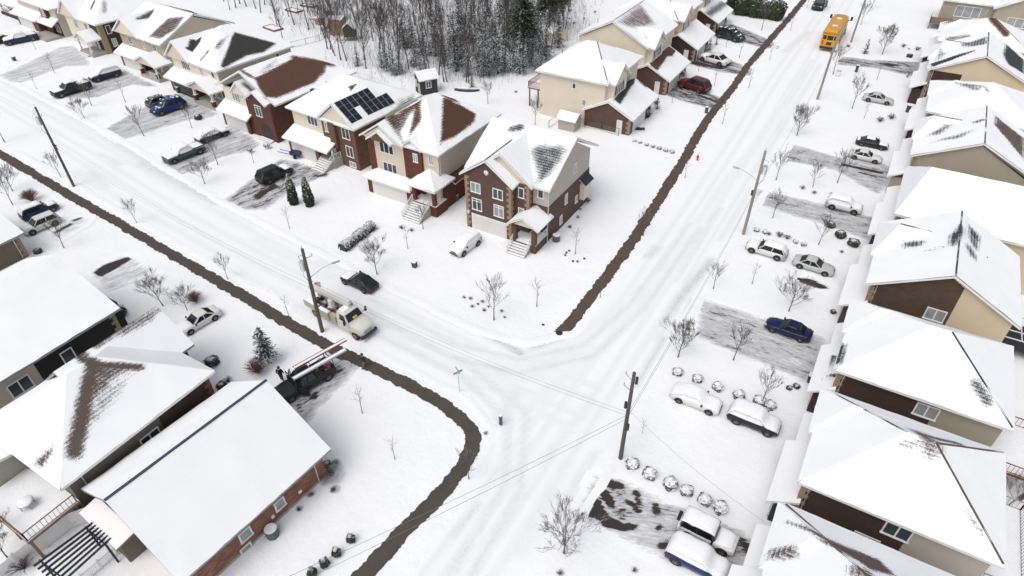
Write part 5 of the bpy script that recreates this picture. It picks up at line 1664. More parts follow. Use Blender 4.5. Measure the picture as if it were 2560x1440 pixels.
for s_ in (-1, 1):
    MB().add([(2.5, s_ * 1.146, 1.95), (1.5, s_ * 1.146, 1.95), (1.5, s_ * 1.02, 2.6), (2.15, s_ * 1.02, 2.6)], [(0, 1, 2, 3)]).build('side_window', CARGL, t)
    MB().bar((2.5, s_ * 1.1, 1.9), (2.75, s_ * 1.5, 2.2), 0.05).box(2.7, 2.8, s_ * 1.52 - 0.12, s_ * 1.52 + 0.12, 1.95, 2.55).build('mirror', DARK, t)
    MB().box(4.36, 4.5, s_ * 0.72 - 0.16, s_ * 0.72 + 0.16, 1.1, 1.3).build('headlight', LAMPW, t)
    for x in (3.55, -2.9):
        wh = MB().tube([(x, s_ * 0.78, 0.5), (x, s_ * 1.12, 0.5)], 0.5, 18).build('wheel', RUBBER, t)
        MB().tube([(x, s_ * 1.0, 0.5), (x, s_ * 1.13, 0.5)], 0.3, 12).build('rim', M('rim_rust', (0.22, 0.13, 0.07), 0.7), wh)
    # tool lockers along both flanks, three each, with a gap
    for x0, x1, h_ in ((-0.1, 0.85, 1.9), (-2.1, -0.35, 1.75), (-4.4, -2.2, 1.85)):
        y0, y1 = (0.72, 1.2) if s_ > 0 else (-1.2, -0.72)
        lk = MB().box(x0, x1, y0, y1, 0.75 if x0 > -2.5 else 1.05, h_).build('locker', M('locker_beige', (0.42, 0.40, 0.33), 0.6, var=0.2), t)
        dd = MB()
        for k in range(2):
            a = x0 + (x1 - x0) * (k + 0.06) / 2
            b_ = x0 + (x1 - x0) * (k + 0.94) / 2
            dd.box(a, b_, s_ * 1.2 if s_ > 0 else -1.225, 1.225 if s_ > 0 else -1.2, 1.1, h_ - 0.06)
        dd.build('locker_door', M('locker_beige', None), lk)
MB().box(4.42, 4.72, -1.1, 1.1, 0.55, 0.85).build('bumper', DARK, t)
MB().box(4.54, 4.575, -0.5, 0.5, 0.95, 1.38).build('grille', GREYTRIM, t)
MB().box(-4.45, 0.8, -0.7, 0.7, 0.86, 1.0).build('bed_floor', DARK, t)
MB().lathe([(0.5, 1.0), (0.5, 1.5), (0.36, 1.55), (0.36, 2.4), (0.3, 2.6)], 14, 0, (-1.2, 0.1)).build('turret', P_TRUCK, t)
bm_ = MB().bar((-4.6, 0.25, 2.75), (1.9, 0.25, 3.15), 0.42, 0.46).bar((-4.7, 0.25, 2.7), (-2.6, 0.25, 2.85), 0.5, 0.54, 0)
bm_.build('boom', P_TRUCK, t)
b = MB()
for k in range(7):
    a = -4.6 + k * 0.8
    b.bar((a, 0.76, 2.45), (a + 0.8, 0.76, 2.5), 0.2, 0.2, k % 2)
b.build('lower_boom', [P_TRUCK, M('boom_red', (0.30, 0.03, 0.025), 0.5)], t)
MB().tube([(1.7, 0.25, 3.12), (1.7, 0.62, 3.12)], 0.26, 12).build('boom_tip', GREYTRIM, t)
b = MB().lathe([(0.42, 1.9), (0.46, 2.8), (0.4, 2.82), (0.36, 2.0)], 4, 0, (-4.3, 0.9), False)
b.build('bucket', P_TRUCK, t)
rg = random.Random(5)
b = MB()
for k in range(26):
    x, y = rg.uniform(-4.0, 0.5), rg.uniform(-0.6, 0.6)
    a, c_ = rg.uniform(0.1, 0.3), rg.uniform(0.1, 0.25)
    b.box(x - a, x + a, y - c_, y + c_, 1.0, 1.05 + rg.random() * 0.55, k % 4)
for k in range(4):
    b.tube([(-0.9 + k * .3, -0.5, 1.2), (-0.6 + k * .3, 0, 1.75), (-0.2 + k * .3, 0.5, 1.3)], 0.04, 5, 0)
b.build('gear', [DARK, GALV, DECKW, M('gear_blue', (0.05, 0.10, 0.14), 0.6)], t)
MB().bar((0.6, -0.6, 1.5), (-0.5, -0.3, 1.9), 0.1, 0.1).build('red_bar', M('boom_red', None), t)
MB().box(1.1, 1.9, -0.75, 0.75, 2.825, 2.9).build('snow_cover', SNOWM, t)
MB().box(-2.0, -0.5, -1.18, -0.74, 1.755, 1.8).build('snow_cover', SNOWM, t)
MB().box(-4.3, -2.3, -1.18, -0.74, 1.855, 1.9).build('snow_cover', SNOWM, t)

# --- contractor pickup with ladder rack and open doors
t = car('pickup', P_BLACK, 'black contractor pickup with ladder rack and open doors by the white bungalow', (-40.63, 27.78), 254, 'none', seed=40, cat='pickup truck', s=1.06)
rk = MB()
for x in (1.2, -0.9, -2.7):
    for sy in (-1, 1):
        rk.bar((x, sy * 0.92, 1.1), (x, sy * 0.86, 2.15), 0.06)
    rk.bar((x, -0.9, 2.15), (x, 0.9, 2.15), 0.06)
rk.build('ladder_rack', DARK, t)
for sy in (-1, 1):
    MB().bar((1.1, sy * 1.0, 0.85), (0.5, sy * 1.85, 0.85), 0.09, 0.8).build('open_door', P_BLACK, t)
b = MB()
rg = random.Random(8)
for k in range(22):
    x, y = rg.uniform(-2.6, -1.2), rg.uniform(-0.75, 0.75)
    a = rg.uniform(0.08, 0.22)
    b.box(x - a, x + a, y - a, y + a, 1.14, 1.2 + rg.random() * 0.4, k % 4)
b.build('tools', [DECKW, M('tool_tan', (0.30, 0.18, 0.08), 0.7), RUBBER, M('tool_red', (0.25, 0.02, 0.02), 0.6)], t)


def ladder(label, sy, col, dx, extra):
    o = thing('extension_ladder', label, 'ladder', (t.location.x, t.location.y), 254)
    r = MB()
    for w_ in (-0.2, 0.2):
        r.bar((1.5 + dx, sy * 0.62 + w_, 2.36), (-4.4 + dx, sy * 0.62 + w_, 2.36), 0.06, 0.13)
    r.build('side_rail', col, o)
    q = MB()
    for k in range(20):
        x = 1.4 + dx - k * 0.3
        q.bar((x, sy * 0.62 - 0.2, 2.36), (x, sy * 0.62 + 0.2, 2.36), 0.035)
    q.build('rung', GALV, o)
    MB().box(-4.35 + dx, 1.45 + dx, sy * 0.62 - extra, sy * 0.62 + 0.2, 2.43, 2.50).build('snow_cover', SNOWM, o)
    return o


ladder('red extension ladder carried on the pickup rack, topped with snow', -1, M('ladder_red', (0.30, 0.055, 0.035), 0.5), -1.0, 0.05)
ladder('pale aluminium extension ladder covered with snow on the pickup rack', 1, GALV, -0.2, 0.06)

# --- school bus, rear towards the camera
t = thing('school_bus', 'yellow school bus driving away along the road', 'bus', (*(-13.72, 154.37),), 91)
t.scale = (1.4, 1.4, 1.4)
bx0 = 0.0
def brng(x, w_, z0, z1):
    return [(x, -w_ * 0.98, z0), (x, -w_, z0 + 0.9), (x, -w_ * 0.97, z1 - 0.55), (x, -w_ * 0.86, z1 - 0.2), (x, -w_ * 0.5, z1 - 0.03), (x, 0, z1), (x, w_ * 0.5, z1 - 0.03), (x, w_ * 0.86, z1 - 0.2), (x, w_ * 0.97, z1 - 0.55), (x, w_, z0 + 0.9), (x, w_ * 0.98, z0)]
fixn(MB().loft([brng(0, 1.14, 0.62, 2.98), brng(0.12, 1.22, 0.55, 3.1), brng(0.6, 1.25, 0.55, 3.14), brng(9.2, 1.25, 0.55, 3.14), brng(9.6, 1.2, 0.55, 3.02), brng(9.75, 1.1, 0.6, 2.8)]).build('body', P_YELLOW, t))
fixn(MB().loft([ring(9.7, 1.05, 0.6, 1.75), ring(10.9, 0.95, 0.6, 1.65), ring(11.2, 0.85, 0.65, 1.4)]).build('hood', P_YELLOW, t))
for s_ in (-1, 1):
    b = MB()
    for k in range(11):
        b.box(0.75 + k * 0.78, 1.38 + k * 0.78, s_ * 1.262 - 0.02, s_ * 1.262 + 0.006, 1.95, 2.5)
    b.build('side_windows', CARGL, t)
    MB().box(0.3, 9.5, s_ * 1.268 - 0.012, s_ * 1.268 + 0.012, 1.15, 1.22).box(0.3, 9.5, s_ * 1.268 - 0.012, s_ * 1.268 + 0.012, 1.62, 1.68).build('rub_rail', DARK, t)
    for x in (1.9, 9.9):
        MB().tube([(x, s_ * 0.9, 0.5), (x, s_ * 1.24, 0.5)], 0.5, 16).build('wheel', RUBBER, t)
    MB().bar((10.2, s_ * 1.1, 1.9), (10.6, s_ * 1.55, 2.3), 0.05).box(10.55, 10.65, s_ * 1.55 - 0.16, s_ * 1.55 + 0.16, 2.0, 2.6).build('mirror', DARK, t)
    for z, m_, y in ((2.68, LAMPR, 0.86), (2.68, M('amber_lamp', (0.5, 0.13, 0.01), 0.3), 0.55), (1.45, LAMPR, 0.92), (1.2, LAMPR, 0.92)):
        q = MB().tube([(-0.03, s_ * y, z), (0.1, s_ * y, z)], 0.11, 10).build('lamp', m_, t)
MB().box(-0.02, 0.05, -0.42, 0.42, 1.72, 2.35).box(-0.02, 0.05, -0.36, 0.36, 1.0, 1.4).build('rear_door_window', CARGL, t)
for s_ in (-1, 1):
    MB().box(-0.012, 0.06, s_ * 0.78 - 0.24, s_ * 0.78 + 0.24, 1.75, 2.35).build('rear_window', CARGL, t)
MB().box(-0.2, 0.1, -1.15, 1.15, 0.45, 0.72).build('bumper', DARK, t)
MB().box(2.2, 2.9, -0.4, 0.4, 3.14, 3.2).build('roof_hatch', WHITE, t)
MB().box(6.3, 7.0, -0.35, 0.35, 3.14, 3.2).build('roof_hatch', WHITE, t)
fc = bpy.data.curves.new('lettering', 'FONT')
fc.body = 'SCHOOL BUS'
fc.size = 0.30
fc.align_x = 'CENTER'
fc.extrude = 0.004
fc.materials.append(DARK)
ft = bpy.data.objects.new('lettering_source', fc)
COL.objects.link(ft)
bpy.context.view_layer.update()
me = bpy.data.meshes.new_from_object(ft.evaluated_get(bpy.context.evaluated_depsgraph_get()))
bpy.data.objects.remove(ft)
fo = bpy.data.objects.new('lettering', me)
COL.objects.link(fo)
fo.parent = t
fo.location = (-0.012, 0, 2.56)
fo.rotation_euler = (R(90), 0, R(-90))
MB().box(-0.008, 0.2, -0.38, 0.38, 2.5, 2.8).build('sign_board', P_YELLOW, t)

# ------------------------------------------------------------------ trees and shrubs
def grow(b, rg, p, d, L, r, depth, spread, upb, segs, n_child, thin=0.55, minr=0.012):
    """recursive limb: bends a little, splits towards its end"""
    pts, rad = [p], [r]
    q, dd = Vector(p), Vector(d)
    for i in range(segs):
        dd = (dd + Vector((rg.uniform(-1, 1), rg.uniform(-1, 1), rg.uniform(-0.6, 0.6) + upb)) * 0.09).normalized()
        q = q + dd * (L / segs)
        pts.append(q.copy())
        rad.append(max(minr, r * (1 - 0.6 * (i + 1) / segs)))
    b.tube(pts, rad, 5 if r > 0.05 else 3, cap=False)
    if depth <= 0:
        return
    for k in range(n_child):
        u = rg.uniform(0.3, 1.0)
        i = min(segs - 1, int(u * segs))
        c = pts[i].lerp(pts[i + 1], u * segs - i) if i + 1 < len(pts) else pts[-1]
        ax = Vector((rg.uniform(-1, 1), rg.uniform(-1, 1), rg.uniform(-0.4, 0.8)))
        nd_ = (dd * (1 - spread) + ax.normalized() * spread + Vector((0, 0, upb * 0.6))).normalized()
        grow(b, rg, c, nd_, L * rg.uniform(0.5, 0.72), max(minr, rad[i] * thin), depth - 1, spread, upb, max(2, segs - 1), n_child, thin, minr)


def bare_tree(name, label, cat, seed, H, clear, trunk_r, n_main, main_len, spread, upb, depth=2, kids=4, lean=0.0, angle=0.7, minr=0.013, bark=None, twig=None, curve=0.35):
    rg = random.Random(seed)
    t = thing(name, label, cat, (0, 0))
    tb_ = MB()
    pts, q = [Vector((0, 0, -0.05))], Vector((0, 0, 0))
    nseg = 7
    d = Vector((lean, lean * 0.4, 1))
    for i in range(nseg):
        d = (d + Vector((rg.uniform(-1, 1), rg.uniform(-1, 1), 0)) * 0.05).normalized()
        q = q + d * (H * 0.86 / nseg)
        pts.append(q.copy())
    rad = [trunk_r * 1.25] + [max(minr, trunk_r * (1 - 0.8 * (i + 1) / nseg)) for i in range(nseg)]
    tb_.tube(pts, rad, 7)
    tb_.build('trunk', bark or BARK, t)
    cb_ = MB()
    for k in range(n_main):
        u = clear + (1 - clear) * (k / n_main) ** 0.85
        x = u * nseg
        i = min(nseg - 1, int(x))
        c = pts[i].lerp(pts[i + 1], x - i)
        a = k * 2.4 + rg.uniform(-0.5, 0.5)
        sl_ = angle * (1 - curve * u) * rg.uniform(0.8, 1.2)
        dv = Vector((math.cos(a) * math.sin(sl_), math.sin(a) * math.sin(sl_), math.cos(sl_)))
        prof = math.sin(math.pi * min(1, 0.28 + 0.72 * (u - clear) / (1 - clear + 1e-6))) * 0.6 + 0.4
        grow(cb_, rg, c, dv, main_len * prof * rg.uniform(0.8, 1.1), rad[i] * 0.5, depth, spread, upb, 4, kids, minr=minr)
    cb_.build('crown', twig or TWIG, t)
    return t


PROTO = {}
def proto(key, *a, **k):
    PROTO[key] = bare_tree(*a, **k)
    PROTO[key]['_free'] = True


proto('round', 'bare_tree', 'x', 'tree', 11, 5.6, 0.26, 0.11, 17, 3.0, 0.33, 0.16, 3, 4, angle=0.92, minr=0.011)
proto('round2', 'bare_tree', 'x', 'tree', 23, 5.4, 0.28, 0.10, 16, 2.9, 0.35, 0.16, 3, 4, angle=0.9, lean=0.08, minr=0.011)
proto('upright', 'bare_tree', 'x', 'tree', 31, 6.0, 0.22, 0.11, 18, 2.8, 0.34, 0.22, 3, 4, angle=0.68, minr=0.012)
proto('young', 'bare_tree', 'x', 'tree', 41, 4.2, 0.34, 0.06, 11, 1.8, 0.36, 0.18, 2, 4, angle=0.75, minr=0.011)
proto('young2', 'bare_tree', 'x', 'tree', 53, 4.4, 0.32, 0.06, 12, 1.7, 0.36, 0.2, 2, 4, angle=0.7, minr=0.011, lean=0.06)
proto('sapling', 'bare_tree', 'x', 'tree', 61, 3.4, 0.38, 0.04, 7, 1.0, 0.4, 0.2, 1, 3, angle=0.6, minr=0.010)
for kk in PROTO:
    del PROTO[kk]['_free']


KSC = {'round': 0.62, 'round2': 0.62, 'upright': 0.68, 'young': 0.9, 'young2': 0.9, 'sapling': 0.78}


def plant(key, xy, label, s=1.0, rz=None, group='bare trees along the streets'):
    s = s * KSC[key]
    global NT
    p = PROTO[key]
    NT = globals().get('NT', 0) + 1
    rz = (NT * 67) % 360 if rz is None else rz
    if p['label'] == 'x':
        p.location = (*xy, 0)
        p.rotation_euler = (0, 0, R(rz))
        p.scale = (s, s, s)
        p['label'], p['group'] = label, group
        return p
    return dup(p, xy, rz, s, label, group)


TREES = [
    ('round', (-10.43, 24.91), 1.12, 'fan shaped bare tree beside the dark worn driveway at the bottom'),
    ('round2', (-46.31, 45.51), 1.05, 'wide bare tree at the end of the long clipped hedge'),
    ('upright', (-10.03, 50.14), 0.95, 'dense bare tree on the kerb next to the wide scraped drive'),
    ('young2', (-4.98, 52.59), 1.1, 'slim bare tree at the lower edge of the wide scraped drive'),
    ('round', (-1.75, 63.37), 0.98, 'round bare tree just above the deep blue sedan'),
    ('upright', (-10.48, 109.50), 0.95, 'egg shaped bare tree on the kerb past the grey utility pole'),
    ('young', (-9.99, 92.90), 1.0, 'young bare tree nearest the road by the worn striped drive'),
    ('young2', (-4.88, 93.39), 0.9, 'middle of three young bare trees below the striped drive'),
    ('young', (-2.04, 96.36), 1.1, 'young bare tree beside the dark tyre marks of the drive'),
    ('young', (-7.92, 82.13), 0.9, 'slim bare tree at the mouth of the drive with the blanketed car'),
    ('young2', (-1.38, 78.59), 0.95, 'slim bare tree beside three dark bushes'),
    ('young', (-10.28, 63.08), 0.85, 'small bare tree on the verge left of the silver sedan'),
    ('sapling', (-6.60, 66.26), 1.2, 'little forked bare tree below the white wagon'),
    ('upright', (-3.28, 158.26), 0.95, 'bare tree with low side branches opposite the school bus'),
    ('young', (-4.34, 125.55), 1.15, 'bare tree left of the uppermost silver sedan'),
    ('sapling', (-1.92, 122.27), 1.0, 'thin forked sapling below the uppermost silver sedan'),
    ('young', (-10.22, 141.26), 1.1, 'bare tree beside the small yard sign'),
    ('sapling', (-2.34, 142.32), 1.2, 'bare sapling at the lower edge of the black striped drive'),
    ('sapling', (-6.06, 138.58), 1.0, 'thin sapling by the green bin on a post'),
    ('young', (-10.12, 177.51), 0.95, 'bare tree right of the pole beyond the bus'),
    ('young2', (-9.88, 193.20), 1.0, 'bare tree on the verge near the top of the road'),
    ('round', (-82.83, 49.89), 0.8, 'spreading bare tree at the snowy drive of the steel blue pickup'),
    ('young', (-85.99, 54.95), 1.15, 'bare tree between the black sedan and a potted shrub'),
    ('young2', (-105.16, 55.69), 1.1, 'bare tree on the lawn below the bright blue car'),
    ('round2', (-120.82, 55.07), 0.72, 'bare tree growing against the black pickup'),
    ('young', (-124.67, 58.89), 0.9, 'slender bare tree behind the black pickup'),
    ('sapling', (-120.74, 62.99), 1.5, 'slender leaning bare tree on the lawn left of the bright blue car'),
    ('sapling', (-146.97, 65.12), 1.35, 'thin bare tree at the edge of the tyre tracked drive'),
    ('sapling', (-141.89, 58.55), 1.1, 'faint bare sapling beside the tyre tracked drive'),
    ('sapling', (-164.74, 71.40), 1.0, 'little bare tree behind the dark navy pickup'),
    ('young', (-100.70, 61.79), 0.85, 'bare shrub like tree by the evergreen bushes near the dark garage'),
    ('sapling', (-81.50, 58.12), 1.1, 'bare sapling beside the round potted shrub'),
    ('sapling', (-63.05, 47.53), 1.3, 'pale bare sapling on the lawn below the two columnar cedars'),
    ('young', (-47.41, 56.29), 0.85, 'small bare tree in front of the red brick house steps'),
    ('sapling', (-46.38, 51.67), 1.25, 'bushy little bare tree on the lawn right of the long hedge'),
    ('young', (-29.64, 45.52), 1.3, 'bare tree in the rocky bed on the corner lawn'),
    ('sapling', (-26.61, 49.88), 1.55, 'straight young bare tree on the corner lawn'),
    ('sapling', (-27.38, 61.30), 1.5, 'young bare tree in a ring of stones beside the corner house'),
    ('sapling', (-21.05, 54.91), 1.3, 'bare tree on the verge near the end of the brown path'),
    ('young', (-21.48, 69.34), 0.9, 'bare tree with dark root ball beside the brown path'),
    ('sapling', (-21.80, 86.70), 1.3, 'thin verge tree near the red hydrant'),
    ('sapling', (-22.44, 108.03), 1.3, 'verge tree by the upper brown path left of the road'),
    ('sapling', (-22.74, 126.19), 1.3, 'verge tree beyond a shovelled crossing of the brown path'),
    ('sapling', (-28.76, 141.50), 1.4, 'verge tree next to the black striped upper drive'),
    ('sapling', (-22.97, 143.38), 1.1, 'verge tree right of the brown path near the upper drives'),
    ('sapling', (-23.44, 165.01), 1.2, 'verge tree opposite the yellow school bus'),
    ('sapling', (-23.85, 185.48), 1.1, 'verge tree by the dark car at the top'),
    ('young', (-29.25, 162.11), 1.1, 'bare tree in front of the row of clipped evergreens'),
    ('sapling', (-32.93, 112.22), 1.3, 'thin tree at the lower edge of the red car drive'),
    ('sapling', (-28.75, 124.17), 1.3, 'thin tree in the lawn right of the red car'),
    ('sapling', (-33.78, 130.00), 1.2, 'thin tree just above the red car'),
    ('sapling', (-33.07, 146.78), 1.1, 'thin tree in front of the dark green car'),
    ('young', (-50.11, 91.96), 1.0, 'bare tree at the rear corner of the cream house'),
    ('young', (-61.87, 95.44), 0.9, 'bare tree behind the red brick house in the backyard'),
    ('sapling', (-33.44, 27.85), 1.35, 'frail bare sapling below the walking person'),
    ('sapling', (-27.44, 25.24), 1.1, 'frail bare sapling in the corner lawn inside the curved path'),
    ('young', (-20.60, 26.81), 0.85, 'forked bare tree rising over the curved path'),
    ('sapling', (-49.96, 34.54), 1.1, 'frail bare sapling left of the bucket truck'),
    ('young', (-61.33, 35.75), 0.8, 'young bare tree on the verge between path and far street'),
    ('young', (-82.08, 38.07), 0.8, 'young bare tree on the wide verge at the left'),
    ('young', (-103.44, 40.33), 0.85, 'young bare tree beside the leaning pole at the left'),
    ('round2', (-63.78, 28.57), 0.95, 'big bare tree above the lone white sedan'),
    ('round', (-60.78, 29.48), 0.7, 'bare tree next to the twiggy bush by the lone white sedan'),
    ('young2', (-85.02, 29.65), 1.0, 'bare tree rising behind the roof corner near the white car'),
    ('round', (-105.69, 34.39), 0.85, 'large bare tree at the left edge beyond the path'),
    ('young2', (-101.77, 32.26), 1.0, 'bare tree just above the left edge bungalow'),
    ('young', (-123.30, 42.63), 1.2, 'bare tree cut by the left edge on the verge'),
    ('sapling', (-9.53, 39.01), 0.7, 'tiny twig sapling by the near utility pole'),
    ('young', (-0.94, 47.95), 1.0, 'bare tree among the round snowy shrubs'),
    ('round2', (19.33, 47.09), 0.75, 'bare tree in the backyard at the right edge'),
    ('sapling', (-67.24, 146.49), 1.4, 'lone bare tree in the clearing beside the wood'),
    ('round2', (-47.76, 2.63), 0.9, 'bare tree at the bottom left corner'),
]
for k, xy, s_, lb in TREES:
    plant(k, xy, lb, s_ * (1.0 + 0.22 * max(0, min(1, (xy[1] - 70) / 90)) + 0.18 * max(0, min(1, (-xy[0] - 60) / 60))))

# --- the wood behind the houses
FB = M('forest_bark', (0.085, 0.077, 0.074), 0.9, var=0.4, scale=1.5)
FT = leafy_mat('forest_twigs', (0.065, 0.056, 0.053), (0.13, 0.115, 0.108), 0.08, 0.13)
FP = []
for sd, H_, n_, ang_ in ((101, 12.5, 13, 0.65), (102, 11.0, 11, 0.8), (103, 13.5, 12, 0.55), (104, 9.0, 11, 0.8)):
    FP.append(bare_tree('forest_tree', 'bare grey tree standing in the snowy wood behind the houses', 'tree', sd, H_, 0.34, 0.13, n_ + 4, 3.3, 0.40, 0.2, 2, 4, lean=random.Random(sd).uniform(-0.1, 0.1), angle=ang_, minr=0.014, bark=FB, twig=FT))
FG = 'bare trees of the wood'
rg = random.Random(77)
WOOD = [(-135.56, 123.77), (-125.86, 113.94), (-114.90, 109.81), (-104.35, 109.38), (-99.06, 100.73), (-87.31, 96.91), (-76.31, 100.67), (-69.57, 103.27), (-66.43, 115.01), (-61.98, 121.51), (-67.21, 136.38), (-71.55, 151.38), (-78.80, 172.28), (-88.84, 203.37), (-188.37, 149.39), (-149.47, 128.90)]
spots = [(-153.00, 118.27), (-149.79, 117.55), (-142.14, 115.36), (-146.69, 120.92), (-133.40, 116.36), (-127.44, 112.35), (-132.77, 119.00), (-158.54, 117.76), (-150.97, 113.24), (-131.09, 110.32), (-129.56, 109.76), (-122.67, 103.86), (-132.12, 121.69), (-129.63, 119.97), (-121.75, 111.33), (-114.15, 108.61), (-108.55, 103.41), (-107.57, 103.36), (-105.61, 102.12), (-103.85, 100.83), (-101.13, 99.57), (-99.76, 99.79), (-109.09, 110.48), (-96.84, 101.97), (-93.08, 98.22), (-145.92, 117.24), (-151.03, 115.23), (-98.39, 109.09), (-104.89, 122.08), (-75.02, 100.20), (-74.48, 100.51), (-71.27, 102.32), (-70.46, 102.07), (-93.48, 118.55), (-89.52, 117.66), (-114.85, 120.05), (-141.40, 126.78), (-127.40, 128.28), (-119.27, 132.77), (-69.42, 112.02), (-67.07, 112.06)]
x0, x1, y0, y1 = min(p[0] for p in WOOD), max(p[0] for p in WOOD), min(p[1] for p in WOOD), max(p[1] for p in WOOD)
tries = 0
while len(spots) < 235 and tries < 20000:
    tries += 1
    p = (rg.uniform(x0, x1), rg.uniform(y0, y1))
    if pdist(p[0], p[1], WOOD) > 0 and all(math.hypot(p[0] - q[0], p[1] - q[1]) > 1.3 for q in spots) and (p[1] < 190 or rg.random() < 0.75):
        spots.append(p)
for i, p in enumerate(spots):
    k = i % 4
    s_ = rg.uniform(0.62, 1.05)
    if i < 4:
        FP[k].location = (*p, 0)
        FP[k]['group'] = FG
    else:
        dup(FP[k], p, rg.uniform(0, 360), s_, None, FG)

# low tangle under the trees
b = MB()
n_ = 0
while n_ < 30000:
    p = (rg.uniform(x0 - 6, x1 + 8), rg.uniform(y0 - 8, y1))
    d_ = pdist(p[0], p[1], WOOD)
    if d_ < -6 or rg.random() > 0.10 + 0.9 * max(0, min(1, (d_ + 5) / 14)):
        continue
    n_ += 1
    h_ = rg.uniform(0.5, 2.6)
    a = rg.uniform(0, 6.28)
    r_ = rg.uniform(0.2, 0.9)
    q = Vector((p[0], p[1], 0))
    e = q + Vector((math.cos(a) * r_, math.sin(a) * r_, h_))
    wv = Vector((-math.sin(a), math.cos(a), 0)) * rg.uniform(0.012, 0.03)
    b.add([q - wv, q + wv, e], [(0, 1, 2)])
    for kk in range(2):
        m_ = q.lerp(e, rg.uniform(0.4, 0.8))
        e2 = m_ + Vector((rg.uniform(-.6, .6), rg.uniform(-.6, .6), rg.uniform(0.1, 0.7)))
        b.add([m_ - wv * 0.7, m_ + wv * 0.7, e2], [(0, 1, 2)])
o = b.build('undergrowth', FT)
tag(o, 'grey brush and brambles poking through the snow of the wood', 'brush', kind='stuff')


def evergreen(name, label, seed, H, rad, mat, bare=0.06, dens=1.0, droop=0.35, cat='tree', cone=1.0, leaf=0.22):
    rg = random.Random(seed)
    t = thing(name, label, cat, (0, 0))
    MB().tube([(0, 0, -0.05), (0.05, 0, H * 0.5), (0, 0, H * 0.97)], [H * 0.016 + 0.03, H * 0.010 + 0.02, 0.015], 6).build('trunk', BARK, t)
    b = MB()
    n = int(H / 0.30)
    for i in range(n):
        u = i / n
        z = H * (bare + (1 - bare) * u)
        rr = rad * (1 - u) ** cone * rg.uniform(0.75, 1.1) + 0.05
        m = max(5, int((5 + 12 * (1 - u)) * dens))
        for k in range(m):
            a = rg.uniform(0, 6.283)
            L = rr * rg.uniform(0.6, 1.1)
            dv = Vector((math.cos(a), math.sin(a), 0))
            for s_ in range(max(2, int(L / 0.22))):
                f = (s_ + rg.random()) / max(2, int(L / 0.22))
                c = dv * (L * f) + Vector((0, 0, z - droop * L * f + rg.uniform(-0.08, 0.08)))
                w_ = leaf * (1.15 - 0.6 * f) * rg.uniform(0.7, 1.4)
                tx = Vector((rg.uniform(-1, 1), rg.uniform(-1, 1), rg.uniform(-0.5, 0.5))).normalized() * w_
                ty = (dv + Vector((rg.uniform(-.5, .5), rg.uniform(-.5, .5), rg.uniform(-0.7, 0.3)))).normalized() * w_ * 1.5
                b.add([c - tx * 0.5, c + tx * 0.5, c + tx * 0.15 + ty], [(0, 1, 2)])
    b.build('crown', mat, t)
    return t


EV = [evergreen('spruce_tree', 'snow dusted spruce standing among the bare trees of the wood', 201, 7.0, 1.9, SPRUCE),
      evergreen('spruce_tree', 'snow dusted spruce standing among the bare trees of the wood', 202, 9.0, 2.1, SPRUCE, 0.1)]
EVS = [(955,168,.75), (968,178,.8), (985,188,.8), (1000,185,.6), (1040,165,.95), (1032,120,.8), (1052,190,.55), (1065,188,.5), (1128,140,1.1), (1140,178,1.2), (1155,170,1.0), (1150,110,1.1), (1200,175,1.0), (1222,190,.9), (1235,165,1.0), (1215,120,.9), (1262,180,.9), (1285,175,.75), (1262,120,1.1), (1180,225,.35), (895,165,.55), (1395,120,.9), (1250,60,1.0), (1180,60,.9), (1100,60,.8),(0,0,0.80),(0,0,0.85),(0,0,0.90),(0,0,0.95),(0,0,1.00),(0,0,1.05),(0,0,0.80),(0,0,0.85),(0,0,0.90),(0,0,0.95),(0,0,1.00),(0,0,1.05),(0,0,0.80),(0,0,0.85),(0,0,0.90),(0,0,0.95),(0,0,1.00),(0,0,1.05),(0,0,0.80),(0,0,0.85),(0,0,0.85),(0,0,0.90),(0,0,0.95),(0,0,1.00),(0,0,1.05),(0,0,1.10),(0,0,0.85),(0,0,0.90),(0,0,0.95),(0,0,1.00),(0,0,1.05),(0,0,1.10),(0,0,0.85),(0,0,0.90),(0,0,0.95)]
EW = [(-90.81, 100.54), (-88.43, 99.29), (-85.84, 98.24), (-85.20, 99.35), (-85.11, 104.52), (-92.42, 113.02), (-80.89, 100.52), (-80.25, 101.38), (-82.17, 112.97), (-76.25, 106.14), (-76.20, 108.22), (-84.85, 120.26), (-72.38, 109.08), (-69.07, 107.17), (-71.09, 112.39), (-78.40, 120.86), (-67.42, 110.59), (-66.36, 112.46), (-74.81, 122.86), (-68.04, 99.52), (-95.59, 98.64), (-64.67, 128.53), (-84.57, 136.86), (-90.43, 133.61), (-97.15, 129.88), (-80.07, 107.35), (-72.68, 105.14), (-76.23, 113.52), (-69.91, 106.71), (-68.04, 108.99), (-64.20, 111.15), (-66.72, 118.85), (-71.38, 121.85), (-77.87, 124.16), (-82.91, 121.35), (-72.89, 131.62), (-66.88, 124.38), (-87.24, 110.13), (-98.83, 128.95), (-82.90, 137.79), (-90.49, 140.89), (-78.73, 140.11), (-94.11, 112.07), (-76.76, 131.06), (-85.50, 129.48), (-64.29, 116.21), (-68.86, 126.19), (-63.44, 120.70), (-73.73, 142.89), (-78.85, 147.33), (-72.45, 127.19), (-86.99, 150.60), (-88.33, 145.91), (-61.60, 113.87), (-76.95, 152.21), (-81.59, 155.61), (-81.65, 138.49), (-92.95, 132.21), (-87.95, 121.63), (-85.00, 111.39)]
for i, ((_, _, s_), xy) in enumerate(zip(EVS, EW)):
    if i < 2:
        EV[i].location = (*xy, 0)
        EV[i].scale = (s_, s_, s_)
        EV[i]['group'] = 'snowy spruces in the wood'
    else:
        dup(EV[i % 2], xy, rg.uniform(0, 360), s_ * rg.uniform(1.05, 1.3), None, 'snowy spruces in the wood')
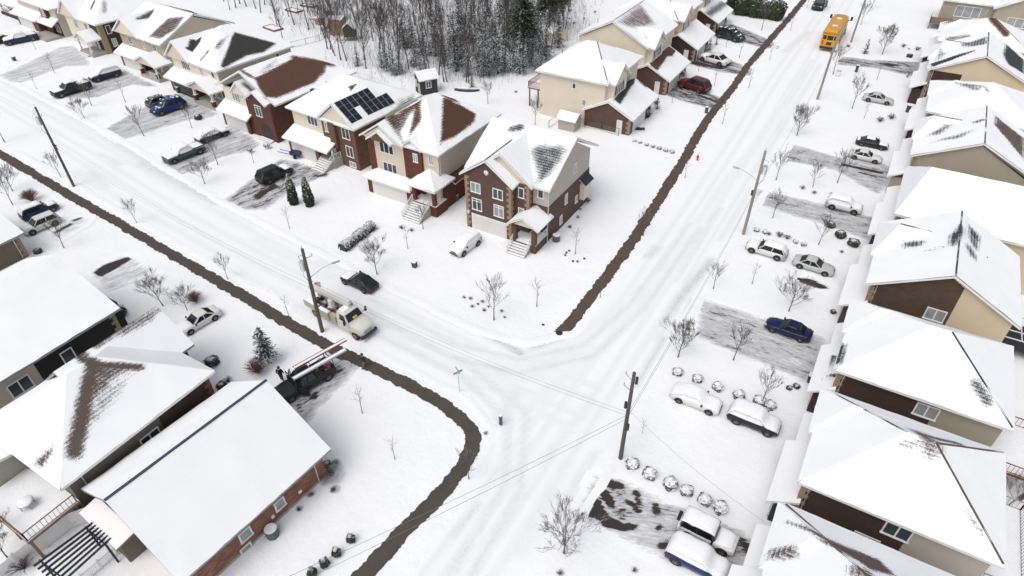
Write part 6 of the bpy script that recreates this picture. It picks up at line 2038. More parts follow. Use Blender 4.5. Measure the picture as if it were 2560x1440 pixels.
pn = evergreen('pine_tree', 'tall dark green pine towering at the right edge of the wood', 210, 15, 4.2, PINE, 0.46, 1.3, 0.06, cone=0.5, leaf=0.36)
pn.location = (*(-65.07, 113.95), 0)
dup(pn, (-68.92, 132.25), 120, 0.95, 'tall dark pine behind the foremost pine of the wood')
dup(pn, (-76.34, 140.73), 200, 1.05, 'tall dark pine farthest back at the top of the wood')
dup(pn, (-71.08, 140.88), 20, 0.8, 'shorter dark pine on the clearing side of the wood')
s_ = evergreen('spruce_tree', 'bluish spruce on a bare stem beside the black contractor pickup', 220, 5.0, 1.55, leafy_mat('blue_spruce', (0.026, 0.038, 0.040), (0.065, 0.085, 0.08), 0.05, 0.10), 0.22, 2.4, 0.05, cone=0.75, leaf=0.2)
s_.location = (*(-46.27, 28.12), 0)
sm = evergreen('small_spruce', 'small dark spruce beside the bare tree opposite the bus', 230, 3.2, 0.9, SPRUCE, 0.02, 1.1)
sm.location = (*(-6.48, 157.03), 0)
dup(sm, (-35.56, 126.02), 40, 0.85, 'snowy little spruce above the red car by the garage')
dup(sm, (-35.77, 143.22), 90, 0.8, 'snowy little spruce behind the white sedan')
dup(sm, (-35.42, 147.26), 140, 0.6, 'smaller snowy spruce behind the white sedan')
dup(sm, (-34.43, 108.52), 200, 0.75, 'little dark spruce in front of the cream house porch')
dup(sm, (2.59, 146.76), 10, 0.45, 'tiny dark spruce at the end of the black striped drive')


def shrub(name, label, seed, rx, rz_, mat, n=420, shape='ball', leaf=0.16, cat='shrub', lift=0.0):
    """leafy surface over a solid heart"""
    rg = random.Random(seed)
    t = thing(name, label, cat, (0, 0))
    b = MB()
    for i in range(n):
        z = rg.uniform(-0.75, 1)
        a = rg.uniform(0, 6.283)
        s = math.sqrt(max(0, 1 - z * z))
        if shape == 'cone':
            u = (z + 0.75) / 1.75
            s = (1 - u ** 2.2) * (0.75 + 0.25 * min(1, u * 6))
        dv = Vector((math.cos(a) * s, math.sin(a) * s, z))
        k = 0.9 + 0.14 * math.sin(a * 3 + seed) * math.sin(z * 4) + rg.uniform(-0.06, 0.1)
        c = Vector((dv.x * rx * k, dv.y * rx * k, lift + rz_ * 0.75 + z * rz_ * (k if shape != 'cone' else 1)))
        nn = Vector((dv.x, dv.y, dv.z * 0.8 + (0.1 if shape == 'cone' else 0))) + Vector((rg.uniform(-1, 1), rg.uniform(-1, 1), rg.uniform(-1, 1))) * 0.55
        nn.normalize()
        tx = nn.cross(Vector((0.2, 0.3, 1))).normalized()
        ty = nn.cross(tx)
        w_ = leaf * rg.uniform(0.6, 1.3)
        b.add([c - tx * w_, c + tx * w_ * 0.8 - ty * w_ * 0.4, c + ty * w_], [(0, 1, 2)])
    b.build('foliage', mat, t)
    h_ = MB()
    if shape == 'cone':
        h_.lathe([(rx * 0.6, lift), (rx * 0.82, lift + rz_ * 0.3), (rx * 0.66, lift + rz_ * 0.9), (rx * 0.3, lift + rz_ * 1.5), (0.02, lift + rz_ * 1.7)], 9)
    else:
        h_.lathe([(rx * 0.55, lift), (rx * 0.85, lift + rz_ * 0.45), (rx * 0.86, lift + rz_ * 0.9), (rx * 0.55, lift + rz_ * 1.45), (0.02, lift + rz_ * 1.66)], 9)
    h_.build('stems', mat, t)
    return t


# rows of snow capped ball shrubs
bs = shrub('round_shrub', 'snow capped round shrub standing in the lawn row at the right', 301, 0.62, 0.52, BALL, 380, leaf=0.13)
BG = 'round snow capped shrubs in rows'
R1 = [(-9.29, 47.80), (-7.26, 47.90), (-5.22, 47.85), (-3.12, 47.80), (-1.22, 48.02), (-0.17, 48.05)]
L1 = ['round snowy shrub nearest the road above the buried white sedan', 'second round snowy shrub from the road above the buried white sedan', 'round snowy shrub above the front of the buried white sedan', 'round snowy shrub left of the dark snow capped car', 'round snowy shrub at the foot of a bare tree', 'round snowy shrub at the garage end of its row']
R2 = [(-8.97, 35.16), (-7.29, 34.95), (-5.39, 34.89), (-4.00, 34.94), (-2.39, 34.86), (-1.08, 34.76)]
L2 = ['round snowy shrub at the foot of the near utility pole', 'second round snowy shrub from the near utility pole', 'third round snowy shrub from the near utility pole', 'fourth round snowy shrub from the near utility pole', 'round snowy shrub above the boxy white off roader', 'round snowy shrub at the garage end of the row above the off roader']
bs.location = (*R1[0], 0)
bs['label'], bs['group'] = L1[0], BG
bs.scale = (0.85,) * 3
for i, (p, lb) in enumerate(list(zip(R1, L1))[1:] + list(zip(R2, L2))):
    dup(bs, p, i * 77, (0.9 + 0.12 * ((i * 5) % 4) / 3) * (1.02 if i > 4 else 0.95), lb, BG)
SH = [(1891,575,.45), (1912,580,.45), (1988,605,.42), (2009,612,.45), (2122,150,.3), (2178,760,.5), (2195,790,.45), (2075,655,.3), (1935,750,.0), (1655,385,.5), (1637,380,.48), (1618,374,.45), (1600,366,.42), (1586,360,.4), (1572,354,.4), (1680,388,.5)]
SHX = [(-9.01, 77.80), (-7.94, 77.87), (-4.04, 77.58), (-2.98, 77.46), (-8.21, 151.65), (3.87, 37.01), (6.99, 67.32), (2.64, 36.28), (-3.65, 64.54), (-27.33, 93.64), (-28.46, 93.80), (-29.60, 93.96), (-30.70, 93.98), (-31.92, 94.28), (-32.93, 94.37), (-26.26, 93.62)]
SL = ['small snowy shrub nearest the grey utility pole', 'small snowy shrub second from the grey utility pole', 'small snowy shrub right of the twiggy bushes', 'small snowy shrub behind the white wagon', '', 'tangled dark shrub by the porch with the air unit', 'dark low shrub beside the white hip roofed house', 'snowy shrub left of the porch with the air unit', '',
      'round shrub second from the path end of the backyard row', 'round shrub third from the path end of the backyard row', 'round shrub fourth from the path end of the backyard row', 'round shrub fifth from the path end of the backyard row', 'round shrub sixth from the path end of the backyard row', 'round shrub farthest from the path in the backyard row', 'round shrub at the path end of the backyard row']
for i, ((_, _, s_), p, lb) in enumerate(zip(SH, SHX, SL)):
    if lb:
        dup(bs, p, i * 50, s_ * 1.3, lb, 'small clipped shrubs')
db = shrub('dark_shrub', 'dark evergreen bush at the left of three by the scraped drive', 311, 0.85, 0.62, leafy_mat('dark_bush', (0.03, 0.032, 0.026), (0.08, 0.075, 0.065), 0.16, 0.12), 420, leaf=0.16)
db.location = (*(-0.81, 83.72), 0)
db.scale = (.7, .7, .7)
DB = [((0.68, 81.86), 0.85, 'dark evergreen bush in the middle of three by the scraped drive'), ((2.41, 80.67), 0.85, 'dark evergreen bush nearest the porch of three by the scraped drive'), ((-102.67, 64.78), 0.8, 'dark rounded bush by the dark garage house at the upper left'), ((-51.21, 25.12), 0.85, 'dark green bush at the corner of the stripe roofed house'), ((-47.77, 23.38), 0.6, 'dark bush between the two lower left roofs'), ((-66.50, 24.98), 1.0, 'dark bush at the black brick house corner'), ((-86.84, 27.37), 0.6, 'dark bush beside the taupe brick bungalow wall'),
      ((-34.91, 104.33), 1.0, 'dark flattened bush at the cream house garage corner'), ((2.97, 160.65), 0.0, ''), ((-1.89, 48.10), 0.0, ''), ((1.82, 159.18), 0.7, 'dark snowy bush by the garage beyond the striped drive'), ((-109.14, 146.70), 0, ''), ((6.00, 70.28), 0.4, 'little snowy bush at the front step above the white roof'), ((1.42, 51.94), 0.4, 'dark low bush by the dark red porch corner'), ((0.85, 51.37), 0.35, 'small snowy bush by the scraped drive corner'), ((2.55, 65.54), 0.4, 'low snowy bush by the garage of the brown brick gable house')]
for i, (p, s_, lb) in enumerate(DB):
    if s_:
        dup(db, p, i * 40, s_, lb, 'dark bushes by the houses')
cl = shrub('clipped_evergreen', 'clipped dark evergreen leftmost in the row by the upper drives', 321, 1.5, 1.5, CEDAR, 900, leaf=0.22)
cl.location = (*(-39.80, 175.88), 0)
cl.scale = (1.3, 1.3, 1.45)
for i, (p, s_, lb) in enumerate([((-36.78, 172.14), 1.15, 'clipped dark evergreen second in the row by the upper drives'), ((-33.88, 172.24), 1.15, 'clipped dark evergreen third in the row by the upper drives'), ((-31.53, 172.06), 1.0, 'clipped dark evergreen fourth in the row by the upper drives'), ((-28.79, 172.12), 1.2, 'clipped dark evergreen nearest the brown path')]):
    dup(cl, p, i * 70 + 20, (s_ * 1.3, s_ * 1.3, s_ * 1.5), lb, 'clipped evergreens in a row')
cl['group'] = 'clipped evergreens in a row'
ce = shrub('columnar_cedar', 'tall narrow cedar nearer the black sport utility car', 331, 0.75, 2.75, CEDAR, 1500, 'cone', 0.16)
ce.location = (*(-67.07, 52.40), 0)
ce['group'] = 'pair of columnar cedars'
dup(ce, (-64.84, 53.18), 60, (1.0, 1.0, 1.03), 'tall narrow cedar right of its twin on the lawn', 'pair of columnar cedars')
pc = shrub('potted_shrub', 'round snow topped potted shrub near the brick archway', 341, 0.55, 0.42, leafy_mat('pot_shrub', (0.03, 0.03, 0.028), (0.09, 0.085, 0.08), 0.42, 0.1), 260, leaf=0.12, lift=0.35)
pc.location = (*(-83.40, 62.68), 0)
dup(pc, (-84.74, 60.31), 30, 0.85, 'snow topped twiggy shrub left of the potted one')

# long clipped hedge
t = thing('hedge', 'long rounded clipped hedge on the lawn before the corner houses', 'hedge', (-53.22, 47.13))
pa, pb = Vector((*(-52.93, 47.10), 0)), Vector((*(-53.17, 53.09), 0))
b, h_ = MB(), MB()
rg = random.Random(9)
ln = (pb - pa).length
dv = (pb - pa).normalized()
nv = Vector((-dv.y, dv.x, 0))
for i in range(1500):
    u = rg.random()
    wob = 0.72 + 0.12 * math.sin(u * ln * 2.2) + 0.05 * math.sin(u * ln * 5)
    if u > 0.85:
        wob += 0.16
    a = rg.uniform(0, math.pi)
    c = dv * (u * ln) + nv * (math.cos(a) * wob) + Vector((0, 0, 0.25 + math.sin(a) * (0.55 + wob * 0.5)))
    nn = (nv * math.cos(a) + Vector((0, 0, math.sin(a))) + Vector((rg.uniform(-1, 1), rg.uniform(-1, 1), rg.uniform(-1, 1))) * 0.5).normalized()
    tx = nn.cross(dv + Vector((0, 0, 0.3))).normalized()
    ty = nn.cross(tx)
    w_ = rg.uniform(0.09, 0.17)
    b.add([c - tx * w_, c + tx * w_ - ty * w_ * 0.5, c + ty * w_], [(0, 1, 2)])
b.build('foliage', HEDGE, t)
h_.loft([[tuple(dv * (u * ln) + nv * (math.cos(a) * 0.5) + Vector((0, 0, 0.02 + max(0, math.sin(a)) * 0.95))) for a in [k * math.pi / 6 for k in range(7)]] for u in (0.0, 0.3, 0.6, 1.0)])
h_.build('stems', HEDGE, t)


def twigbush(label, seed, r, h, n=90, mat=None):
    rg = random.Random(seed)
    t = thing('twig_bush', label, 'bush', (0, 0))
    b = MB()
    for i in range(n):
        a, e = rg.uniform(0, 6.283), rg.random() ** 0.6
        tip = Vector((math.cos(a) * r * e, math.sin(a) * r * e, h * rg.uniform(0.6, 1.0) * math.sqrt(max(0.1, 1 - 0.7 * e * e))))
        m_ = tip * 0.5 + Vector((0, 0, h * 0.12))
        b.tube([(tip.x * 0.06, tip.y * 0.06, 0), m_, tip], [0.022, 0.016, 0.008], 3, cap=False)
        for q in range(2):
            b.tube([m_, m_.lerp(tip, 0.6) + Vector((rg.uniform(-.2, .2) * r, rg.uniform(-.2, .2) * r, rg.uniform(0, .15) * h))], [0.012, 0.007], 3, cap=False)
    b.build('branches', mat or TWIG, t)
    return t


TAW = leafy_mat('tawny_twigs', (0.16, 0.11, 0.085), (0.26, 0.19, 0.15), 0.1, 0.15)
tb1 = twigbush('big tawny twig bush above the navy car at the left edge', 401, 1.5, 2.0, 170, TAW)
tb1.location = (*(-100.48, 34.26), 0)
dup(tb1, (-46.08, 26.65), 60, 1.0, 'grey brown twig bush beside the black contractor pickup')
dup(tb1, (-61.10, 30.94), 20, 0.8, 'twig bush beside the tree above the lone white sedan')
tb2 = twigbush('low dark twig bush left of a pair on the lawn by the khaki gable house', 402, 0.95, 1.0, 46, leafy_mat('dark_twigs', (0.10, 0.085, 0.085), (0.19, 0.16, 0.16), 0.14, 0.12))
tb2.location = (*(0.63, 122.22), 0)
for i, (p, s_, lb) in enumerate([
        ((2.15, 124.39), 1.0, 'low dark twig bush right of a pair on the lawn by the khaki gable house'), ((0.09, 165.31), 0.85, 'round twig bush left of two opposite the bus'), ((2.81, 164.50), 0.95, 'round twig bush right of two opposite the bus'), ((1.29, 164.23), 0.4, 'tiny twig bush between two round ones opposite the bus'),
        ((-6.14, 92.14), 0.6, 'twig bush below the middle young tree'), ((-4.43, 91.56), 0.55, 'twig bush above the blanketed white car'), ((-2.14, 92.10), 0.6, 'twig bush behind the blanketed white car'), ((-6.12, 77.95), 0.8, 'tall dry bush above the white wagon'), ((-5.10, 77.90), 0.7, 'dry bush right of the tall dry bush'), ((-7.38, 77.66), 0.5, 'dry bush by the small snowy shrubs near the pole'),
        ((1.46, 78.20), 0.4, 'tiny dry tuft in the snow by the dark bushes'), ((-49.92, 54.96), 0.6, 'dry flower tuft in the bed left of the stone steps'), ((-48.41, 55.16), 0.5, 'dry flower tuft right in the bed by the stone steps'), ((-35.42, 60.26), 0.6, 'dry bush at the foot of the corner house porch'),
        ((-34.67, 47.04), 0.35, 'small dry clump leftmost in the rocky bed'), ((-33.91, 47.23), 0.4, 'small dry clump second in the rocky bed'), ((-32.40, 47.44), 0.4, 'small dry clump by the trunk in the rocky bed'), ((-32.96, 46.13), 0.4, 'small dry clump in the lower rocky bed'), ((-31.41, 46.23), 0.4, 'small dry clump lowest in the rocky bed'), ((-29.61, 47.10), 0.35, 'small rusty clump right of the rocky bed tree'),
        ((-32.60, 46.83), 0.3, 'tiny dry clump at the middle of the rocky bed'), ((-28.77, 46.41), 0.3, 'small dark clump at the right end of the rocky bed'), ((-31.31, 47.09), 0.3, 'tiny dry clump beside the rocky bed tree'),
        ((-30.61, 66.27), 0.5, 'dry shrub by the air unit of the corner house'), ((-30.76, 69.02), 0.45, 'dry shrub along the corner house side wall'), ((-31.38, 73.47), 0.7, 'dark twigs at the rear corner of the corner house'), ((-31.43, 71.00), 0.4, 'little dry shrub midway along the corner house side wall'),
        ((-5.11, 28.22), 0.0, ''), ((-9.96, 23.24), 0.45, 'dry tuft at the bottom edge below the fan shaped tree'), ((-5.16, 26.30), 0.4, 'dry tuft right of the one at the bottom edge'), ((-45.85, 2.81), 1.5, 'large tangled bush behind the white fence at the bottom left'),
        ((-44.86, 6.89), 0.0, ''), ((-35.19, 110.12), 0.9, 'dry brown bush in front of the cream house'), ((-74.33, 153.66), 0.9, 'grey bush on the clearing slope'), ((-69.15, 145.43), 0.6, 'round grey bush on the clearing slope'), ((-71.76, 148.30), 0.5, 'little round bush above another on the clearing slope'), ((-71.78, 143.26), 0.9, 'grey thicket at the edge of the wood'), ((-68.71, 149.99), 0.5, 'round bush beside the lone clearing tree'), ((-68.64, 156.03), 0.6, 'grey bush farthest right on the clearing slope'),
        ((-67.14, 25.41), 1.0, 'grey twig bush at the black brick house corner'), ((-47.82, 24.17), 0.7, 'grey twig bush between the lower left roofs'), ((-10.19, 159.56), 0.7, 'grey twig bush behind the bus'), ((-46.09, 7.84), 1.2, 'grey thicket beside the wooden deck'), ((-60.06, 102.46), 0.5, 'thin dry stalks in the backyard snow')]):
    if s_:
        dup(tb2, p, i * 31, s_, lb)
# dark little conifers in a line along the bungalow lawn, and the dark creeping shrub at its corner
dc = shrub('dwarf_conifer', 'dark dwarf conifer uppermost of the line below the bungalow', 351, 0.36, 0.55, CEDAR, 170, leaf=0.12)
dc.location = (*(-25.47, 17.29), 0)
for i, (p, lb) in enumerate([((-25.65, 15.83), 'dark dwarf conifer second of the line below the bungalow'), ((-25.86, 14.72), 'dark dwarf conifer third of the line below the bungalow'), ((-26.14, 13.67), 'dark dwarf conifer lowest of the line below the bungalow')]):
    dup(dc, p, i * 55, 1.05, lb, 'dwarf conifers in a line')
dc['group'] = 'dwarf conifers in a line'
cj = twigbush('dark creeping juniper at the corner of the white roofed bungalow', 404, 1.3, 0.5, 230, leafy_mat('juniper', (0.02, 0.024, 0.03), (0.07, 0.08, 0.09), 0.3, 0.12))
cj.location = (*(-31.12, 21.06), 0)
for i, (p, s_, lb) in enumerate([((-31.62, 22.21), 0.45, 'small dark juniper above the creeping one'), ((-29.85, 20.18), 0.4, 'small dry clump below the creeping juniper'), ((-31.13, 17.34), 0.3, 'small dry clump along the bungalow wall'), ((-31.34, 18.85), 0.35, 'small clump by the pale wall vents')]):
    dup(cj, p, i * 80, s_, lb)
dup(db, (-32.15, 21.66), 10, 0.5, 'dark bush against the bungalow corner')
dup(tb2, (-21.93, 31.68), 10, 0.35, 'dark tuft by the bend of the curved path')

# ------------------------------------------------------------------ poles, wires and street things
def pole(label, base, lean, H, r, mat, parts):
    t = thing('utility_pole', label, 'pole', base)
    tp = Vector((lean[0], lean[1], H))
    at = lambda z: tp * (z / H)
    MB().tube([(0, 0, -0.1), at(H * 0.5), tp], [r * 1.15, r, r * 0.8], 10).build('shaft', mat, t)
    for kind, z, a in parts:
        c = at(z)
        dv = Vector((math.cos(R(a)), math.sin(R(a)), 0))
        if kind == 'can':
            q = c + dv * 0.48
            MB().tube([q + Vector((0, 0, -0.55)), q + Vector((0, 0, 0.5))], 0.3, 14).tube([q + Vector((0, 0, 0.5)), q + Vector((0, 0, 0.62))], [0.3, 0.12], 14).bar(c + Vector((0, 0, 0.3)), q + Vector((0, 0, 0.3)), 0.08).build('transformer', GALV, t)
            MB().tube([q + Vector((0, 0, 0.55)), q + dv * 0.25 + Vector((0, 0, 1.1)), c + Vector((0, 0, 1.4))], 0.02, 4).tube([q + Vector((0.1, 0, -0.5)), q + dv * 0.2 + Vector((0, 0, -1.3)), c + Vector((0, 0, -2.2))], 0.02, 4).build('lead', DARK, t)
        elif kind == 'lamp':
            pts = [c + dv * (2.6 * u) + Vector((0, 0, 0.9 * math.sin(u * 1.5))) for u in (0, .2, .4, .6, .8, 1)]
            MB().tube(pts, [0.05, 0.045, 0.04, 0.035, 0.03, 0.03], 6).build('lamp_arm', GALV, t)
            e = pts[-1]
            MB().loft([[e + dv * x + Vector((-dv.y * w_ * sx, dv.x * w_ * sx, zz)) for sx, zz in ((-1, -.06), (1, -.06), (.7, .07), (-.7, .07))] for x, w_ in ((-0.05, 0.06), (0.2, 0.13), (0.65, 0.12), (0.78, 0.05))]).build('lamp_head', GALV, t)
        elif kind == 'pin':
            MB().bar(c, c + dv * 0.75 + Vector((0, 0, 0.25)), 0.05).tube([c + dv * 0.75 + Vector((0, 0, 0.2)), c + dv * 0.75 + Vector((0, 0, 0.5))], 0.06, 6).build('insulator', GALV, t)
        elif kind == 'box':
            MB().tube([c + dv * 0.28 + Vector((0, 0, -0.35)), c + dv * 0.28 + Vector((0, 0, 0.35))], 0.12, 8).build('junction_box', DARK, t)
        elif kind == 'tip':
            MB().tube([c, c + Vector((0, 0, 0.5))], 0.04, 5).build('insulator', GALV, t)
    return t, (lambda z: Vector((base[0], base[1], 0)) + at(z))


PA, wa = pole('dark leaning pole with a grey transformer at the left', (-99.18, 39.72), (-0.3, 0.1), 12.2, 0.17, POLEM, [('can', 10.2, 205), ('box', 6.3, 10), ('tip', 12.1, 0), ('pin', 10.9, 0)])
PB, wb_ = pole('dark pole with transformer and lamp arm beside the bucket truck', (-44.86, 34.51), (0.15, 0.0), 11.1, 0.19, POLEM, [('can', 8.9, 190), ('lamp', 7.4, 62), ('tip', 11.0, 0), ('pin', 9.9, 40)])
PC, wc = pole('dark pole on the verge at the junction', (-10.17, 35.40), (0.05, 0.0), 10.9, 0.17, POLEM, [('pin', 9.9, 160), ('pin', 8.7, 165), ('box', 7.0, 190), ('box', 4.6, 330), ('box', 10.1, 10)])
PD, wd = pole('tall grey pole with lamp arm and transformer over the right verge', (-10.31, 76.19), (0.1, 0.0), 12.0, 0.18, POLEG, [('can', 9.5, 20), ('lamp', 7.9, 172), ('tip', 11.9, 0), ('box', 6.2, 190)])
PE, we = pole('pole with lamp arm in front of the school bus', (-10.47, 126.79), (0.3, -0.2), 12.6, 0.19, POLEG, [('can', 9.6, 20), ('lamp', 11.4, 95), ('tip', 12.4, 0)])
PF, wf_ = pole('pale pole beyond the school bus at the top', (-10.17, 163.17), (0.3, 0.2), 12.0, 0.18, POLEG, [('tip', 11.9, 0)])
tag(PA, None, None, 'utility poles')
for p_ in (PB, PC, PD, PE, PF):
    p_['group'] = 'utility poles'


def wire(label, a, b, sag, r=0.014):
    pts = [a.lerp(b, u / 14) - Vector((0, 0, sag * 4 * (u / 14) * (1 - u / 14))) for u in range(15)]
    o = MB().tube(pts, r, 4).build('overhead_wire', M('wire', (0.17, 0.17, 0.18), 0.6))
    tag(o, label, 'wire', 'overhead wires')


far = Vector((*(-188.25, 42.69), 0))
wire('upper wire from the left edge to the transformer pole', Vector((-170, 50, 10)), wa(10.9), 1.0)
wire('upper wire across the far street between two dark poles', wa(7.0), wb_(6.6), 1.3)
wire('lower wire across the far street between two dark poles', wa(6.4), wb_(6.0), 1.3)
wire('upper of two wires over the junction from the truck pole', wb_(7.2), wc(6.2), 0.9)
wire('lower of two wires over the junction from the truck pole', wb_(6.6), wc(5.8), 0.9)
wire('upper of two wires crossing the bottom of the road', wc(5.9), Vector((-34, -6, 7.5)), 0.8)
wire('lower of two wires crossing the bottom of the road', wc(5.4), Vector((-34, -7.5, 7.0)), 0.8)
wire('upper wire along the right verge from the junction pole', wc(6.0), wd(6.5), 0.7)
wire('lower wire along the right verge from the junction pole', wc(5.4), wd(5.9), 0.7)
wire('wire along the verge between the two lamp poles', wd(6.4), we(6.6), 0.8)
wire('wire from the lamp pole past the bus', we(6.6), wf_(6.6), 0.8)
wire('thin service wire to the bottom right drive', wc(6.5), Vector((2.2, 33, 3.4)), 0.5, 0.012)

t = thing('street_sign', 'green crossed street name sign on a slim post at the junction', 'street sign', (-26.94, 34.74))
MB().tube([(0, 0, -0.05), (0, 0, 3.0)], 0.035, 6).build('post', GALV, t)
SG = M('sign_green', (0.13, 0.34, 0.28), 0.5)
for z, a in ((2.95, 150), (2.68, 65)):
    b = MB().box(-0.5, 0.5, -0.015, 0.015, 0, 0.24).build('name_blade', SG, t)
    b.location = (0, 0, z)
    b.rotation_euler = (0, 0, R(a))
t = thing('fire_hydrant', 'red fire hydrant standing on the snowy verge', 'hydrant', (-22.00, 93.11))
MB().lathe([(0.2, 0), (0.2, 0.08), (0.14, 0.1), (0.14, 0.62), (0.18, 0.65), (0.17, 0.78), (0.08, 0.9), (0.05, 0.98), (0.001, 0.99)], 12).build('body', M('hydrant_red', (0.55, 0.06, 0.035), 0.5), t)
MB().tube([(-0.26, 0, 0.5), (0.26, 0, 0.5)], 0.07, 8).build('outlet', M('hydrant_red', None), t)
MB().tube([(0.1, 0, 0.5), (0.1, 0, 1.5)], 0.02, 4).build('marker_rod', M('hydrant_red', None), t)


def bin_(label, xy, h=1.0, col=None, s=0.28, rz=0):
    t = thing('wheeled_bin', label, 'bin', xy, rz)
    MB().loft([[(-s * .85, -s * .85, 0.05), (s * .85, -s * .85, 0.05), (s * .85, s * .85, 0.05), (-s * .85, s * .85, 0.05)], [(-s, -s, h), (s, -s, h), (s, s, h), (-s, s, h)]], smooth=False).build('bin_body', col or M('bin_green', (0.03, 0.055, 0.05), 0.5), t)
    MB().box(-s * 1.08, s * 1.08, -s * 1.08, s * 1.15, h, h + 0.06).build('lid', col or M('bin_green', None), t)
    MB().box(-s, s, -s, s, h + 0.061, h + 0.13).build('snow_cover', SNOWM, t)
    return t


bin_('small dark green utility box on the snow right of the driving black car', (-43.24, 48.96), 0.75, None, 0.27)
bin_('dark utility post box by the upper brown path', (-26.23, 110.99), 1.1, M('bin_slate', (0.05, 0.075, 0.085), 0.5), 0.25)
bin_('dark green utility box at the drive edge opposite the bus', (-6.46, 144.85), 1.3, None, 0.28)
bin_('green wheeled bin by the white side door of the cream house', (-37.41, 97.72), 1.1, None, 0.34)
bin_('green wheeled bin at the garage corner of the dark garage house', (-115.91, 70.94), 1.1, M('bin_bright', (0.02, 0.10, 0.05), 0.5), 0.34)
bin_('green wheeled bin beside the garage in the uppermost right row', (4.24, 128.83), 1.2, None, 0.36)
bin_('black bin at the front steps of the red brick house', (-53.09, 61.28), 0.9, DARK, 0.35)
bin_('dark small box on the lawn left of the tyre tracked drive', (-161.62, 65.11), 0.8, M('bin_slate', None), 0.3)
bin_('dark bin by the garage of the white hip roofed house', (2.47, 53.36), 0.9, DARK, 0.33)
bin_('slim grey marker box at the bend of the road', (-21.31, 33.29), 1.2, M('bin_slate', None), 0.13)
t = thing('yard_sign', 'small white yard sign with red top by the verge tree', 'sign', (-9.25, 140.34), 20)
MB().box(-0.45, 0.45, -0.02, 0.02, 0.45, 1.1).build('panel', WHITE, t)
MB().box(-0.45, 0.45, -0.03, 0.03, 1.1, 1.22).build('header', LAMPR, t)
for x in (-0.4, 0.4):
    MB().bar((x, 0, 0), (x, 0, 0.5), 0.04).build('leg', GALV, t)


def ac(label, xy, s=1.0, rz=0):
    t = thing('air_conditioner', label, 'air conditioner', xy, rz)
    t.scale = (s,) * 3
    c = M('ac_grey', (0.075, 0.09, 0.092), 0.5)
    MB().lathe([(0.5, 0.02), (0.5, 0.85), (0.44, 0.92)], 8, smooth=False).build('casing', c, t)
    MB().lathe([(0.44, 0.92), (0.36, 0.92), (0.36, 0.75), (0.05, 0.7), (0.001, 0.78)], 16).build('fan_well', DARK, t)
    MB().lathe([(0.40, 0.925), (0.45, 0.96), (0.49, 0.93)], 16).build('snow_cover', SNOWM, t)
    return t


ac('grey air conditioner against the corner house side wall', (-30.83, 62.69), 1.0)
ac('grey air conditioner beside the red brick house', (-47.90, 64.63), 1.0)
ac('large grey air conditioner by the mixed brick bungalow wall', (-31.26, 14.51), 1.05, 20)
ac('pale air conditioner under the porch at the right edge row', (3.90, 38.83), 0.85)

# garden shed behind the red brick house
h = House('garden_shed', 'tall little black garden shed with orange door and white windows', *(-76.99, 93.79), -30, [], R_SLATE, 'shed')
h.wall(0, 2.6, 0, 3.4, 0, 2.9, M('shed_black', (0.03, 0.034, 0.04), 0.7), ('y', 3.9))
h.roof(-0.35, 2.95, -0.35, 3.75, 2.9, 4.2, 'y', 'gg', th=0.15)
h.win('f', 0, 0.6, 1.4, 0.8, 1.1, 2)
h.win('r', 2.6, 1.6, 1.3, 1.1, 1.2, 2)
h.door('f', 0, 1.9, 0.05, 0.8, 1.9, M('door_orange', (0.42, 0.26, 0.10), 0.6))
h = House('garden_shed', 'small snow roofed shed inside the wire fence behind the corner house', *(-45.99, 92.49), 0, [], R_SLATE, 'shed')
h.wall(0, 3.0, 0, 2.4, 0, 1.9, S_GREIGE, ('x', 2.7))
h.roof(-0.3, 3.3, -0.3, 2.7, 1.9, 2.9, 'x', 'gg', th=0.12)
h = House('garden_shed', 'cream shed roof showing behind the cream hip roofed house', *(-66.88, 130.30), 60, [], R_SLATE, 'shed')
h.wall(0, 3.4, 0, 3, 0, 2.4, S_CREAM, ('y', 3.4))
h.roof(-0.3, 3.7, -0.3, 3.3, 2.4, 3.7, 'y', 'gg', th=0.15)

# wire fence behind the corner house
def wire_fence(label, pts, h=1.3):
    t = thing('wire_fence', label, 'fence', (0, 0))
    for p, q in zip(pts, pts[1:]):
        p, q = Vector((*p, 0)), Vector((*q, 0))
        MB().tube([p + Vector((0, 0, h)), q + Vector((0, 0, h))], 0.03, 5).tube([p + Vector((0, 0, 0.1)), q + Vector((0, 0, 0.1))], 0.02, 4).build('rail', DARK, t)
        n = max(1, int((q - p).length / 2.6))
        for i in range(n + 1):
            c = p.lerp(q, i / n)
            MB().tube([c, c + Vector((0, 0, h + 0.1))], 0.045, 6).build('post', DARK, t)
        w_ = MB()
        m_ = int((q - p).length / 0.35)
        for i in range(m_):
            c = p.lerp(q, i / m_)
            e = p.lerp(q, min(1, (i + 3.2) / m_))
            w_.bar(c + Vector((0, 0, 0.1)), e + Vector((0, 0, h)), 0.008)
            w_.bar(e + Vector((0, 0, 0.1)), c + Vector((0, 0, h)), 0.008)
        w_.build('mesh_panel', GALV, t)


wire_fence('dark wire fence running behind the corner house garden', [(-47.49, 92.00), (-47.20, 95.28), (-46.40, 96.30), (-42.32, 95.29), (-39.44, 95.49), (-36.02, 94.99)])
wire_fence('thin grey wire fence at the edge of the wood', [(-115.73, 99.99), (-113.54, 106.42), (-113.65, 114.49)])

